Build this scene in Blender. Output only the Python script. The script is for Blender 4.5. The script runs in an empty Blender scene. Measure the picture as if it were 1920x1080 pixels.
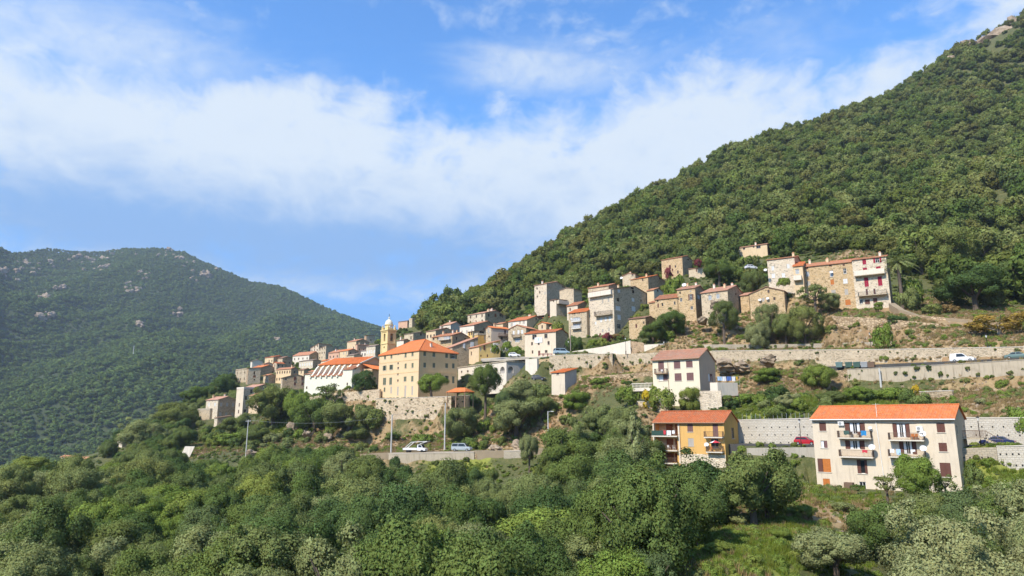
import bpy, math, random
import numpy as np
from mathutils import Vector, Matrix

# ------------------------------------------------------------------ camera, sky, sun, exposure
sc = bpy.context.scene
COL = sc.collection
F = 1280.0                       # focal length in photo pixels (24 mm on a 36 mm frame)
PITCH = math.radians(11.2)
CP, SP = math.cos(PITCH), math.sin(PITCH)

cam_d = bpy.data.cameras.new('camera')
cam_d.sensor_width = 36.0
cam_d.lens = 24.0
cam_d.clip_start = 0.5
cam_d.clip_end = 12000.0
cam = bpy.data.objects.new('camera', cam_d)
COL.objects.link(cam)
cam.location = (0, 0, 0)
cam.rotation_euler = (math.pi / 2 + PITCH, 0, 0)
sc.camera = cam

TRAVEL = Vector((0.79, 0.83, -1.16)).normalized()      # the way the sunlight travels
SUN_EL = math.asin(-TRAVEL.z)
SUN_AZ = math.atan2(-TRAVEL.x, -TRAVEL.y)
sun_d = bpy.data.lights.new('sun', 'SUN')
sun_d.energy = 4.3
sun_d.angle = math.radians(1.2)
sun_d.color = (1.0, 0.91, 0.78)
sun = bpy.data.objects.new('sun', sun_d)
COL.objects.link(sun)
sun.rotation_euler = TRAVEL.to_track_quat('-Z', 'Y').to_euler()
sun.location = (-60, -40, 90)

sc.view_settings.view_transform = 'Standard'
sc.view_settings.look = 'None'
sc.view_settings.gamma = 1.0
sc.view_settings.exposure = 0.5
sc.cycles.use_denoising = True
sc.cycles.max_bounces = 5
sc.cycles.diffuse_bounces = 3
sc.cycles.glossy_bounces = 2
sc.cycles.transmission_bounces = 2
sc.cycles.volume_bounces = 0
sc.cycles.transparent_max_bounces = 6
sc.cycles.use_adaptive_sampling = True
sc.cycles.adaptive_threshold = 0.02
sc.cycles.caustics_reflective = False
sc.cycles.caustics_refractive = False


def at(px, py, Y):
    """the world point at horizontal depth Y that the photo shows at pixel (px, py)"""
    u, v = (px - 960) / F, (540 - py) / F
    k = Y / (CP - v * SP)
    return Vector((k * u, Y, k * (SP + v * CP)))


def proj(x, y, z):
    d = y * CP + z * SP
    return 960 + F * x / d, 540 - F * (z * CP - y * SP) / d


def azel(px, py):
    p = at(px, py, 1.0)
    return math.atan2(p.x, p.y), math.atan2(p.z, math.hypot(p.x, p.y))


# ---- node helper
class NT:
    def __init__(s, tree):
        s.t = tree
        s.n = tree.nodes
        s.l = tree.links

    def add(s, typ, **kw):
        n = s.n.new(typ)
        for k, v in kw.items():
            setattr(n, k, v)
        return n

    def link(s, a, b):
        s.l.new(a, b)

    def put(s, sock, val):
        if hasattr(val, 'is_output') or isinstance(val, bpy.types.NodeSocket):
            s.l.new(val, sock)
        else:
            sock.default_value = val

    def math(s, op, a, b=None, c=None, clamp=False):
        n = s.add('ShaderNodeMath', operation=op)
        n.use_clamp = clamp
        s.put(n.inputs[0], a)
        if b is not None:
            s.put(n.inputs[1], b)
        if c is not None:
            s.put(n.inputs[2], c)
        return n.outputs[0]

    def mix(s, fac, a, b, blend='MIX'):
        n = s.add('ShaderNodeMix', data_type='RGBA', blend_type=blend)
        s.put(n.inputs[0], fac)
        s.put(n.inputs[6], a if not isinstance(a, tuple) else (*a, 1)[:4])
        s.put(n.inputs[7], b if not isinstance(b, tuple) else (*b, 1)[:4])
        return n.outputs[2]

    def ramp(s, fac, stops, interp='LINEAR'):
        n = s.add('ShaderNodeValToRGB')
        n.color_ramp.interpolation = interp
        e = n.color_ramp.elements
        while len(e) > 1:
            e.remove(e[-1])
        e[0].position = stops[0][0]
        e[0].color = (*stops[0][1], 1)
        for p, c in stops[1:]:
            k = e.new(p)
            k.color = (*c, 1)
        s.put(n.inputs[0], fac)
        return n.outputs[0]

    def sstep(s, x, lo, hi):
        n = s.add('ShaderNodeMapRange', interpolation_type='SMOOTHSTEP')
        s.put(n.inputs['Value'], x)
        n.inputs['From Min'].default_value = lo
        n.inputs['From Max'].default_value = hi
        return n.outputs['Result']

    def noise(s, vec, scale, detail=4, rough=0.55, dist=0.0, dim='3D'):
        n = s.add('ShaderNodeTexNoise', noise_dimensions=dim)
        if vec is not None:
            s.link(vec, n.inputs['Vector'])
        n.inputs['Scale'].default_value = scale
        n.inputs['Detail'].default_value = detail
        n.inputs['Roughness'].default_value = rough
        n.inputs['Distortion'].default_value = dist
        return n.outputs['Fac']

    def comb(s, x, y, z=0.0):
        n = s.add('ShaderNodeCombineXYZ')
        s.put(n.inputs[0], x)
        s.put(n.inputs[1], y)
        s.put(n.inputs[2], z)
        return n.outputs[0]


# ---- the sky: Nishita air with procedural cloud banks laid out by compass bearing and height
world = bpy.data.worlds.new('World')
sc.world = world
world.use_nodes = True
w = NT(world.node_tree)
w.n.clear()
wout = w.add('ShaderNodeOutputWorld')
bg = w.add('ShaderNodeBackground')
bg.inputs['Strength'].default_value = 0.10
w.link(bg.outputs[0], wout.inputs[0])
sky = w.add('ShaderNodeTexSky', sky_type='NISHITA')
sky.sun_disc = False
sky.sun_elevation = SUN_EL
sky.sun_rotation = SUN_AZ
sky.altitude = 300
sky.air_density = 1.0
sky.dust_density = 0.4
sky.ozone_density = 2.2
hsv = w.add('ShaderNodeHueSaturation')
hsv.inputs['Hue'].default_value = 0.512
hsv.inputs['Saturation'].default_value = 1.0
hsv.inputs['Value'].default_value = 1.62
w.link(sky.outputs[0], hsv.inputs['Color'])
tc = w.add('ShaderNodeTexCoord')
sep = w.add('ShaderNodeSeparateXYZ')
w.link(tc.outputs['Generated'], sep.inputs[0])
AZ = w.math('ARCTAN2', sep.outputs[0], sep.outputs[1])
EL = w.math('ARCSINE', sep.outputs[2])
cvec = w.comb(AZ, w.math('MULTIPLY', EL, 1.55), 0.0)
cvec2 = w.comb(w.math('MULTIPLY_ADD', EL, -0.55, AZ), w.math('MULTIPLY', EL, 3.2), 3.7)


def blob(px, py, rx, ry, amp, rot=0.0):
    a0, e0 = azel(px, py)
    rx, ry = rx / F, ry / F
    da = w.math('SUBTRACT', AZ, a0)
    de = w.math('SUBTRACT', EL, e0)
    c, s_ = math.cos(rot), math.sin(rot)
    p = w.math('MULTIPLY_ADD', da, c / rx, w.math('MULTIPLY', de, s_ / rx))
    q = w.math('MULTIPLY_ADD', da, -s_ / ry, w.math('MULTIPLY', de, c / ry))
    r2 = w.math('MULTIPLY_ADD', p, p, w.math('MULTIPLY', q, q))
    g = w.math('EXPONENT', w.math('MULTIPLY', r2, -1.0))
    return w.math('MULTIPLY', g, amp)


def total(items):
    t = items[0]
    for i in items[1:]:
        t = w.math('ADD', t, i)
    return t


SKYBLOBS = [  # cloud banks (+) and clear air (-)
    (20, 200, 190, 100, .34, 0), (300, 270, 260, 110, .40, 0), (620, 270, 220, 100, .38, 0), (590, 180, 50, 40, .22, 0), (690, 190, 50, 40, .24, 0), (440, 210, 60, 40, .12, 0),
    (900, 320, 220, 100, .34, 0), (1180, 320, 240, 120, .42, 0), (1400, 230, 200, 100, .42, 0), (1540, 170, 110, 60, .2, 0), (1690, 120, 70, 50, .42, 0), (1900, 30, 110, 60, .30, 0),
    (150, 370, 300, 70, .26, 0), (650, 390, 280, 70, .28, 0), (1050, 420, 200, 80, .34, 0), (350, 440, 420, 60, .26, 0), (820, 500, 260, 70, .26, 0), (560, 530, 200, 40, .16, 0),
    (800, 120, 180, 90, -.30, 0), (520, 100, 170, 80, -.22, 0), (880, 215, 90, 40, -.22, 0), (930, 205, 30, 18, .26, 0),
    (1330, 60, 180, 70, -.16, 0), (1620, 60, 110, 70, -.26, 0), (1780, 50, 70, 50, -.24, 0), (230, 130, 110, 30, -.10, 0), (700, 600, 260, 35, -.16, 0),
]
bias = total([blob(*b) for b in SKYBLOBS])
warp = w.add('ShaderNodeTexNoise')
w.link(cvec, warp.inputs['Vector'])
warp.inputs['Scale'].default_value = 7.0
warp.inputs['Detail'].default_value = 2.0
wadd = w.add('ShaderNodeVectorMath', operation='MULTIPLY_ADD')
w.link(warp.outputs['Color'], wadd.inputs[0])
wadd.inputs[1].default_value = (.09, .09, 0)
w.link(cvec, wadd.inputs[2])
cv = wadd.outputs[0]
n1 = w.noise(cv, 5.0, 5, .55, 0)
n2 = w.noise(cv, 20.0, 6, .62, 0)
puff = w.math('ABSOLUTE', w.math('MULTIPLY_ADD', w.noise(cv, 11.0, 5, .55, 0), 2.0, -1.0))
dens = w.math('MULTIPLY_ADD', n1, 1.05, w.math('ADD', bias, -.12))
dens = w.math('MULTIPLY_ADD', n2, .55, w.math('SUBTRACT', dens, .06))
dens = w.math('MULTIPLY_ADD', puff, -.34, dens)
cover = w.math('POWER', w.sstep(dens, 0.47, 1.10), .9)
cirrus_n = w.noise(cvec2, 3.0, 5, .62, .6)
cir = w.math('ADD', cirrus_n, total([blob(1030, 125, 170, 60, .58), blob(180, 60, 280, 90, .40), blob(1450, 60, 160, 60, .14, -.4), blob(700, 70, 200, 90, -.1)]))
cover2 = w.math('MULTIPLY', w.sstep(cir, .52, 1.05), .66)
mack = w.noise(w.comb(AZ, w.math('MULTIPLY', EL, 1.2), 9.1), 40, 3, .5, .4)
cover2 = w.math('MULTIPLY', cover2, w.math('MULTIPLY_ADD', mack, 1.1, .42), clamp=True)
al = w.math('MAXIMUM', w.math('MULTIPLY', cover, .94), cover2)
# under-lit, thicker cloud reads bluer and greyer
sh = w.math('MULTIPLY_ADD', puff, .42, w.math('MULTIPLY', n2, -.35))
thick = w.sstep(w.math('ADD', sh, total([blob(350, 450, 620, 80, .62), blob(820, 480, 320, 80, .40), blob(150, 395, 280, 55, .22), blob(330, 335, 200, 35, .20), blob(680, 345, 180, 45, .20), blob(1010, 350, 160, 70, .16), blob(120, 255, 160, 30, .14), blob(1250, 330, 120, 60, .08)])), -.12, .62)
cloud_c = w.mix(thick, (5.7, 6.35, 7.0), (2.0, 3.5, 6.1))
low = w.sstep(EL, 0.42, 0.10)
clear = w.mix(1.0, hsv.outputs[0], (.62, 1.12, 1.34), 'MULTIPLY')
clear = w.mix(w.math('MULTIPLY', low, .9), clear, (1.25, 2.85, 6.1))
skyc = w.mix(al, clear, cloud_c)
w.link(skyc, bg.inputs['Color'])
world.cycles.sampling_method = 'MANUAL'
world.cycles.sample_map_resolution = 512


# ------------------------------------------------------------------ mesh and object helpers
class MB:
    """collects faces with metric UVs; build() links them as ONE mesh object"""
    def __init__(s):
        s.v, s.f, s.uv, s.mi = [], [], [], []

    def poly(s, pts, m=0, flip=False):
        pts = [Vector(p) for p in pts]
        if flip:
            pts = pts[::-1]
        eu = (pts[1] - pts[0])
        k = 2
        while eu.length < 1e-6 and k < len(pts):
            eu = pts[k] - pts[0]
            k += 1
        eu.normalize()
        nrm = Vector((0, 0, 0))
        for i in range(len(pts)):
            a, b = pts[i], pts[(i + 1) % len(pts)]
            nrm += a.cross(b)
        if nrm.length < 1e-12:
            return
        nrm.normalize()
        ev = nrm.cross(eu)
        b = len(s.v)
        s.v += [tuple(p) for p in pts]
        s.f.append(tuple(range(b, b + len(pts))))
        s.uv += [(p.dot(eu), p.dot(ev)) for p in pts]
        s.mi.append(m)

    def box(s, x0, x1, y0, y1, z0, z1, m=0):
        a = [(x0, y0, z0), (x1, y0, z0), (x1, y1, z0), (x0, y1, z0), (x0, y0, z1), (x1, y0, z1), (x1, y1, z1), (x0, y1, z1)]
        for q in ((0, 1, 5, 4), (1, 2, 6, 5), (2, 3, 7, 6), (3, 0, 4, 7), (4, 5, 6, 7), (3, 2, 1, 0)):
            s.poly([a[i] for i in q], m)

    def slab(s, quad, th, m=0):
        """a sloping plate: quad is its top, counter-clockwise from above"""
        top = [Vector(p) for p in quad]
        bot = [p - Vector((0, 0, th)) for p in top]
        s.poly(top, m)
        s.poly(bot[::-1], m)
        n = len(top)
        for i in range(n):
            j = (i + 1) % n
            s.poly([bot[i], bot[j], top[j], top[i]], m)

    def wavy(s, quad, th, period=.34, amp=.07, m=0):
        """a pantile plate: quad a,b (eave left, right), c,d (ridge right, left); ribs run eave to ridge"""
        a, b, c, d = [Vector(p) for p in quad]
        n = max(2, int((b - a).length / period * 4))
        eu, up = (b - a).normalized(), ((d + c) / 2 - (a + b) / 2).normalized()
        lv = (d - a).dot(up)
        tops = []
        for i in range(n + 1):
            t = i / n
            o = Vector((0, 0, amp * (math.sin(2 * math.pi * t * (b - a).length / period))))
            tops.append((a.lerp(b, t) + o, d.lerp(c, t) + o))
        for i in range(n):
            p, q = tops[i], tops[i + 1]
            bi = len(s.v)
            s.v += [tuple(p[0]), tuple(q[0]), tuple(q[1]), tuple(p[1])]
            s.f.append((bi, bi + 1, bi + 2, bi + 3))
            s.uv += [(x.dot(eu), x.dot(up)) for x in (p[0], q[0], q[1], p[1])]
            s.mi.append(m)
            s.poly([p[0] - Vector((0, 0, th)), q[0] - Vector((0, 0, th)), q[0], p[0]], m)
        D = Vector((0, 0, th))
        s.poly([d - D, c - D, b - D, a - D], m)
        s.poly([b - D, c - D, tops[-1][1], tops[-1][0]], m)
        s.poly([d - D, a - D, tops[0][0], tops[0][1]], m)

    def tube(s, pts, rads, n=7, m=0, cap=True):
        pts = [Vector(p) for p in pts]
        if not hasattr(rads, '__len__'):
            rads = [rads] * len(pts)
        rings = []
        for i, p in enumerate(pts):
            d = (pts[min(i + 1, len(pts) - 1)] - pts[max(i - 1, 0)]).normalized()
            e = d.orthogonal().normalized() if abs(d.z) < .95 else Vector((1, 0, 0))
            e = (e - d * e.dot(d)).normalized()
            g = d.cross(e)
            rings.append([p + (e * math.cos(2 * math.pi * k / n) + g * math.sin(2 * math.pi * k / n)) * rads[i] for k in range(n)])
        for i in range(len(rings) - 1):
            for k in range(n):
                s.poly([rings[i][k], rings[i][(k + 1) % n], rings[i + 1][(k + 1) % n], rings[i + 1][k]], m)
        if cap:
            s.poly(rings[-1], m)
            s.poly(rings[0][::-1], m)

    def lathe(s, prof, n=16, m=0, cx=0, cy=0):
        for (r0, z0), (r1, z1) in zip(prof, prof[1:]):
            for k in range(n):
                a0, a1 = 2 * math.pi * k / n, 2 * math.pi * (k + 1) / n
                P = [(cx + r0 * math.cos(a0), cy + r0 * math.sin(a0), z0), (cx + r0 * math.cos(a1), cy + r0 * math.sin(a1), z0),
                     (cx + r1 * math.cos(a1), cy + r1 * math.sin(a1), z1), (cx + r1 * math.cos(a0), cy + r1 * math.sin(a0), z1)]
                if r0 < 1e-5:
                    P = [P[0], P[2], P[3]]
                elif r1 < 1e-5:
                    P = P[:3]
                s.poly(P, m)

    def data(s, name, mats, smooth=False):
        me = bpy.data.meshes.new(name)
        me.from_pydata(s.v, [], s.f)
        uvl = me.uv_layers.new(name='UVMap')
        uvl.data.foreach_set('uv', np.array(s.uv, dtype=np.float32).ravel())
        if not isinstance(mats, (list, tuple)):
            mats = [mats]
        for m in mats:
            me.materials.append(m)
        if len(mats) > 1:
            me.polygons.foreach_set('material_index', s.mi)
        if smooth:
            me.polygons.foreach_set('use_smooth', [True] * len(s.f))
        me.update()
        return me

    def build(s, name, mats, parent=None, smooth=False):
        return link(name, s.data(name, mats, smooth), parent)


def link(name, data, parent=None, loc=None, rz=None):
    o = bpy.data.objects.new(name, data)
    COL.objects.link(o)
    if parent is not None:
        o.parent = parent
    if loc is not None:
        o.location = loc
    if rz is not None:
        o.rotation_euler = (0, 0, rz)
    return o


def tag(o, label, cat, group=None):
    o['label'] = label
    o['category'] = cat
    if group:
        o['group'] = group
    return o


def struct(o):
    o['kind'] = 'structure'
    return o


# ------------------------------------------------------------------ materials
MATS = {}


def new_mat(name):
    m = bpy.data.materials.new(name)
    m.use_nodes = True
    t = NT(m.node_tree)
    bs = t.n.get('Principled BSDF')
    bs.inputs['Roughness'].default_value = .85
    bs.inputs['Specular IOR Level'].default_value = .25
    MATS[name] = m
    return m, t, bs


def bump(t, bs, h, strength=.5, dist=.05):
    b = t.add('ShaderNodeBump')
    b.inputs['Strength'].default_value = strength
    b.inputs['Distance'].default_value = dist
    t.put(b.inputs['Height'], h)
    t.link(b.outputs[0], bs.inputs['Normal'])


def sc_col(c, k):
    return tuple(min(1, x * k) for x in c)


def plain(name, col, rough=.8, metal=0.0, var=.12, scale=1.5, spec=.25):
    m, t, bs = new_mat(name)
    tcn = t.add('ShaderNodeTexCoord')
    n = t.noise(tcn.outputs['Object'], scale, 4)
    t.link(t.mix(n, sc_col(col, 1 - var), sc_col(col, 1 + var)), bs.inputs['Base Color'])
    bs.inputs['Roughness'].default_value = rough
    bs.inputs['Metallic'].default_value = metal
    bs.inputs['Specular IOR Level'].default_value = spec
    return m


def plaster(name, col, stain=.35, stain_col=None):
    """weathered render: blotches, rain streaks and fine grain"""
    col = (min(col[0], .78) * .98, col[1] * .92, col[2] * .82)
    if stain_col:
        stain_col = sc_col(stain_col, .80)
    m, t, bs = new_mat(name)
    uvn = t.add('ShaderNodeUVMap')
    uvs = uvn.outputs[0]
    oi = t.add('ShaderNodeObjectInfo')
    vec = t.add('ShaderNodeVectorMath', operation='ADD')
    t.link(uvs, vec.inputs[0])
    t.link(t.comb(t.math('MULTIPLY', oi.outputs['Random'], 71.0), 0., 0.), vec.inputs[1])
    big = t.noise(vec.outputs[0], .35, 5, .6, .4)
    mp = t.add('ShaderNodeMapping')
    mp.inputs['Scale'].default_value = (2.2, .22, 1)
    t.link(vec.outputs[0], mp.inputs['Vector'])
    streak = t.noise(mp.outputs[0], 1.0, 5, .65)
    fine = t.noise(vec.outputs[0], 9, 3, .6)
    sc_ = stain_col or sc_col(col, .55)
    f1 = t.math('MULTIPLY', t.sstep(big, .48, .78), stain)
    c = t.mix(f1, col, sc_)
    f2 = t.math('MULTIPLY', t.sstep(streak, .48, .74), min(1, stain * 1.3))
    c = t.mix(f2, c, sc_col(sc_, .85))
    c = t.mix(t.math('MULTIPLY', fine, .22), c, sc_col(col, .78))
    t.link(c, bs.inputs['Base Color'])
    bump(t, bs, fine, .25, .02)
    return m


def stone(name, ca, cb, mortar, sx=2.0, sz=3.2, mw=.10, patch=None):
    """rubble masonry: cells of varied tone, pale joints, real relief through bump"""
    ca, cb, mortar = [(q[0] * .96, q[1] * .875, q[2] * .75) for q in (ca, cb, mortar)]
    patch = patch and sc_col(patch, .8)
    m, t, bs = new_mat(name)
    uvn = t.add('ShaderNodeUVMap')
    mp = t.add('ShaderNodeMapping')
    mp.inputs['Scale'].default_value = (sx, sz, 1)
    t.link(uvn.outputs[0], mp.inputs['Vector'])
    vo = t.add('ShaderNodeTexVoronoi', feature='F1')
    vo.inputs['Scale'].default_value = 1
    t.link(mp.outputs[0], vo.inputs['Vector'])
    ve = t.add('ShaderNodeTexVoronoi', feature='DISTANCE_TO_EDGE')
    ve.inputs['Scale'].default_value = 1
    t.link(mp.outputs[0], ve.inputs['Vector'])
    sp = t.add('ShaderNodeSeparateColor')
    t.link(vo.outputs['Color'], sp.inputs[0])
    c = t.mix(sp.outputs[0], ca, cb)
    c = t.mix(t.math('MULTIPLY', t.math('GREATER_THAN', sp.outputs[1], .8), .7), c, sc_col(ca, .55))
    big = t.noise(uvn.outputs[0], .28, 5, .62, .5)
    c = t.mix(t.math('MULTIPLY', t.sstep(big, .45, .72), .6), c, patch or sc_col(cb, 1.12))
    j = t.sstep(ve.outputs[0], mw, .02)
    c = t.mix(t.math('MULTIPLY', j, .75), c, mortar)
    t.link(c, bs.inputs['Base Color'])
    h = t.math('MINIMUM', ve.outputs[0], .22)
    bump(t, bs, t.math('MULTIPLY', h, 4.0), .9, .08)
    return m


def block_wall(name, ca, cb, mortar, bw=.55, bh=.3):
    ca, cb, mortar = [(q[0] * .80, q[1] * .765, q[2] * .70) for q in (ca, cb, mortar)]
    m, t, bs = new_mat(name)
    uvn = t.add('ShaderNodeUVMap')
    br = t.add('ShaderNodeTexBrick')
    nz = t.add('ShaderNodeTexNoise')
    t.link(uvn.outputs[0], nz.inputs['Vector'])
    nz.inputs['Scale'].default_value = 1.7
    vm = t.add('ShaderNodeVectorMath', operation='MULTIPLY_ADD')
    t.link(nz.outputs['Color'], vm.inputs[0])
    vm.inputs[1].default_value = (.22, .14, 0)
    t.link(uvn.outputs[0], vm.inputs[2])
    t.link(vm.outputs[0], br.inputs['Vector'])
    br.inputs['Scale'].default_value = 1
    br.inputs['Brick Width'].default_value = bw
    br.inputs['Row Height'].default_value = bh
    br.inputs['Mortar Size'].default_value = .035
    br.inputs['Mortar Smooth'].default_value = .3
    br.inputs['Bias'].default_value = 0
    br.inputs['Color1'].default_value = (*ca, 1)
    br.inputs['Color2'].default_value = (*cb, 1)
    br.inputs['Mortar'].default_value = (*mortar, 1)
    big = t.noise(uvn.outputs[0], .22, 5, .6, .4)
    c = t.mix(t.math('MULTIPLY', t.sstep(big, .45, .75), .4), br.outputs['Color'], sc_col(ca, .62))
    mp = t.add('ShaderNodeMapping')
    mp.inputs['Scale'].default_value = (1.6, .2, 1)
    t.link(uvn.outputs[0], mp.inputs['Vector'])
    st = t.noise(mp.outputs[0], 1, 4, .6)
    c = t.mix(t.math('MULTIPLY', t.sstep(st, .55, .8), .35), c, sc_col(ca, .5))
    t.link(c, bs.inputs['Base Color'])
    bump(t, bs, t.math('SUBTRACT', 1.0, br.outputs['Fac']), .7, .04)
    return m


def tiles(name, ca, cb, old=.25, oldc=(.30, .20, .13), rib=True):
    """terracotta pantiles: every tile its own tone, lichen patches"""
    ca, cb, oldc = [(q[0] * .80, q[1] * .68, q[2] * .64) for q in (ca, cb, oldc)]
    m, t, bs = new_mat(name)
    uvn = t.add('ShaderNodeUVMap')
    mp = t.add('ShaderNodeMapping')
    mp.inputs['Scale'].default_value = (1 / .34, 1 / .45, 1)
    t.link(uvn.outputs[0], mp.inputs['Vector'])
    vo = t.add('ShaderNodeTexVoronoi', feature='F1')
    vo.inputs['Scale'].default_value = 1
    vo.inputs['Randomness'].default_value = 0
    t.link(mp.outputs[0], vo.inputs['Vector'])
    sp = t.add('ShaderNodeSeparateColor')
    t.link(vo.outputs['Color'], sp.inputs[0])
    c = t.mix(sp.outputs[0], ca, cb)
    c = t.mix(t.math('MULTIPLY', t.math('GREATER_THAN', sp.outputs[1], .86), .6), c, oldc)
    oi = t.add('ShaderNodeObjectInfo')
    vec = t.add('ShaderNodeVectorMath', operation='ADD')
    t.link(uvn.outputs[0], vec.inputs[0])
    t.link(t.comb(t.math('MULTIPLY', oi.outputs['Random'], 53.0), 0., 0.), vec.inputs[1])
    big = t.noise(vec.outputs[0], .5, 6, .65, .3)
    c = t.mix(t.math('MULTIPLY', t.sstep(big, .42, .70), min(1, old * 1.5)), c, oldc)
    mp2 = t.add('ShaderNodeMapping')
    mp2.inputs['Scale'].default_value = (1.6, .25, 1)
    t.link(vec.outputs[0], mp2.inputs['Vector'])
    c = t.mix(t.math('MULTIPLY', t.sstep(t.noise(mp2.outputs[0], 1.0, 5, .65), .5, .75), .55), c, sc_col(oldc, .75))
    t.link(c, bs.inputs['Base Color'])
    sx = t.add('ShaderNodeSeparateXYZ')
    t.link(mp.outputs[0], sx.inputs[0])
    ribs = t.math('SINE', t.math('MULTIPLY', sx.outputs[0], 2 * math.pi))
    if rib:
        bump(t, bs, t.math('MULTIPLY_ADD', ribs, .5, t.math('FRACT', sx.outputs[1])), .6, .07)
    return m


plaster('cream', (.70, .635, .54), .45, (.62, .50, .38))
plaster('cream_shaded', (.60, .52, .43), .25)  # darker copy of the cream front for the side wall, shade put into the colour
plaster('convent_cream', (.75, .59, .395), .25, (.74, .58, .36))
plaster('convent_side', (.77, .565, .335), .25, (.66, .47, .24))  # warmer copy for the shaded convent side, its tone painted in; also trim
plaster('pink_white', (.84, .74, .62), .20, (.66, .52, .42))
plaster('pink_shade', (.62, .52, .44), .2)  # darkened twin of the pinkish front plaster, carries the right wall's shade
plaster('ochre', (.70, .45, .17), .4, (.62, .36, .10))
plaster('ochre_shaded', (.62, .40, .13), .25)  # deeper ochre for the right-hand face, its shade worked into the colour
plaster('white_plaster', (.76, .72, .66), .4, (.52, .48, .44))
plaster('grey_plaster', (.52, .50, .49), .3)
plaster('warm_plaster', (.70, .57, .40), .4)
plaster('yellow_plaster', (.80, .58, .24), .3, (.62, .42, .2))
plaster('concrete', (.50, .45, .37), .6, (.30, .24, .17))
plaster('grey_concrete', (.44, .42, .38), .45)
plaster('church_white', (.84, .80, .72), .22, (.62, .56, .48))
plaster('church_peach', (.80, .56, .38), .2, (.66, .44, .3))
plaster('tower_yellow', (.84, .65, .36), .22, (.60, .42, .2))
plaster('pink_stucco', (.64, .42, .32), .4)
stone('stone_light', (.52, .45, .35), (.66, .58, .46), (.70, .64, .54))
stone('stone_grey', (.46, .40, .31), (.60, .53, .42), (.62, .56, .46))
stone('stone_ochre', (.50, .38, .22), (.66, .52, .34), (.70, .60, .46), patch=(.62, .42, .22))
stone('stone_brown', (.38, .29, .20), (.54, .42, .30), (.54, .44, .34))
stone('stone_dark', (.36, .30, .22), (.50, .43, .33), (.52, .46, .36))
stone('stone_pale', (.62, .56, .48), (.74, .69, .60), (.76, .72, .65))
stone('rampart', (.52, .43, .32), (.68, .60, .48), (.66, .60, .50), 1.3, 1.9, .08, (.46, .34, .24))
stone('terrace_stone', (.48, .42, .33), (.64, .57, .46), (.62, .57, .48), 2.4, 4.2, .1)
stone('dry_stone', (.42, .33, .23), (.60, .50, .37), (.24, .18, .12), 1.5, 2.2, .16)
block_wall('white_block', (.74, .70, .63), (.66, .62, .55), (.56, .53, .47), .55, .3)
block_wall('beige_block', (.60, .54, .44), (.50, .45, .37), (.40, .36, .30), .6, .3)
tiles('tile_orange', (.84, .32, .11), (.68, .22, .07), .30, (.58, .30, .16))
tiles('tile_new', (.86, .30, .09), (.74, .22, .065), .22, (.62, .28, .13))
tiles('tile_red', (.70, .25, .10), (.54, .18, .07), .35, (.48, .26, .15))
tiles('tile_faded', (.68, .34, .18), (.54, .25, .13), .45, (.46, .34, .24))
tiles('tile_pink', (.68, .42, .29), (.56, .31, .20), .45, (.52, .42, .32))
tiles('tile_brown', (.42, .26, .16), (.34, .21, .14), .5, (.36, .30, .24))
tiles('tile_grey', (.42, .36, .30), (.36, .30, .25), .4, (.30, .27, .24))
plain('shutter_brown', (.13, .055, .04), .7)
plain('shutter_purple', (.17, .09, .085), .7)
plain('shutter_green', (.14, .15, .10), .7)
plain('shutter_red', (.30, .012, .04), .6)
plain('shutter_white', (.66, .66, .64), .6)
plain('shutter_grey', (.42, .38, .33), .7)
plain('wood_orange', (.48, .16, .035), .6, scale=4, var=.3)
plain('door_brown', (.26, .10, .05), .7)
plain('frame_white', (.74, .72, .68), .6)
plain('trim_pale', (.66, .60, .50), .8)
plain('trim_brown', (.34, .22, .14), .8)
plain('iron', (.05, .045, .04), .6, .3)
plain('rust_iron', (.17, .11, .075), .8)
plain('metal_white', (.78, .77, .74), .45)
plain('metal_grey', (.34, .35, .35), .5, .3)
plain('pole_grey', (.52, .51, .48), .8)
plain('pole_wood', (.30, .25, .20), .9)
plain('dish_white', (.72, .72, .71), .5)
plain('asphalt', (.075, .073, .07), .9, var=.3, scale=.6)
plain('road_pale', (.30, .235, .155), .95, var=.2, scale=.6)
plain('bark', (.13, .10, .075), .95, var=.4, scale=3)
plain('bark_pale', (.28, .24, .20), .95, var=.3, scale=3)
plain('rock', (.42, .35, .28), .95, var=.35, scale=.8)
plain('rock_warm', (.46, .32, .21), .95, var=.35, scale=.8)
plain('clay', (.48, .22, .11), .9)
plain('plastic_blue', (.03, .22, .48), .5)
plain('plastic_green', (.06, .11, .09), .5)
plain('plastic_teal', (.13, .20, .19), .5)
plain('fabric_white', (.80, .80, .80), .9)
plain('fabric_blue', (.10, .18, .46), .9)
plain('fabric_lightblue', (.42, .58, .76), .9)
plain('fabric_yellow', (.75, .45, .05), .9)
plain('fabric_red', (.55, .05, .07), .9)
plain('awning_green', (.035, .075, .06), .8)
plain('rubber', (.02, .02, .02), .8)


def glass(name, col, rough=.12):
    m, t, bs = new_mat(name)
    bs.inputs['Base Color'].default_value = (*col, 1)
    bs.inputs['Roughness'].default_value = rough
    bs.inputs['Specular IOR Level'].default_value = .5
    return m


glass('pane', (.022, .024, .026), .15)
glass('pane_light', (.30, .33, .36), .2)
glass('car_glass', (.02, .025, .03), .06)


def paint(name, col):
    m, t, bs = new_mat(name)
    bs.inputs['Base Color'].default_value = (*col, 1)
    bs.inputs['Roughness'].default_value = .3
    bs.inputs['Coat Weight'].default_value = .5
    return m


paint('paint_red', (.42, .012, .02))
paint('paint_blue', (.02, .03, .10))
paint('paint_white', (.76, .76, .75))
paint('paint_silver', (.36, .40, .42))
paint('paint_green', (.12, .18, .16))
paint('paint_dark', (.05, .05, .055))
paint('paint_skyblue', (.40, .52, .58))


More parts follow.
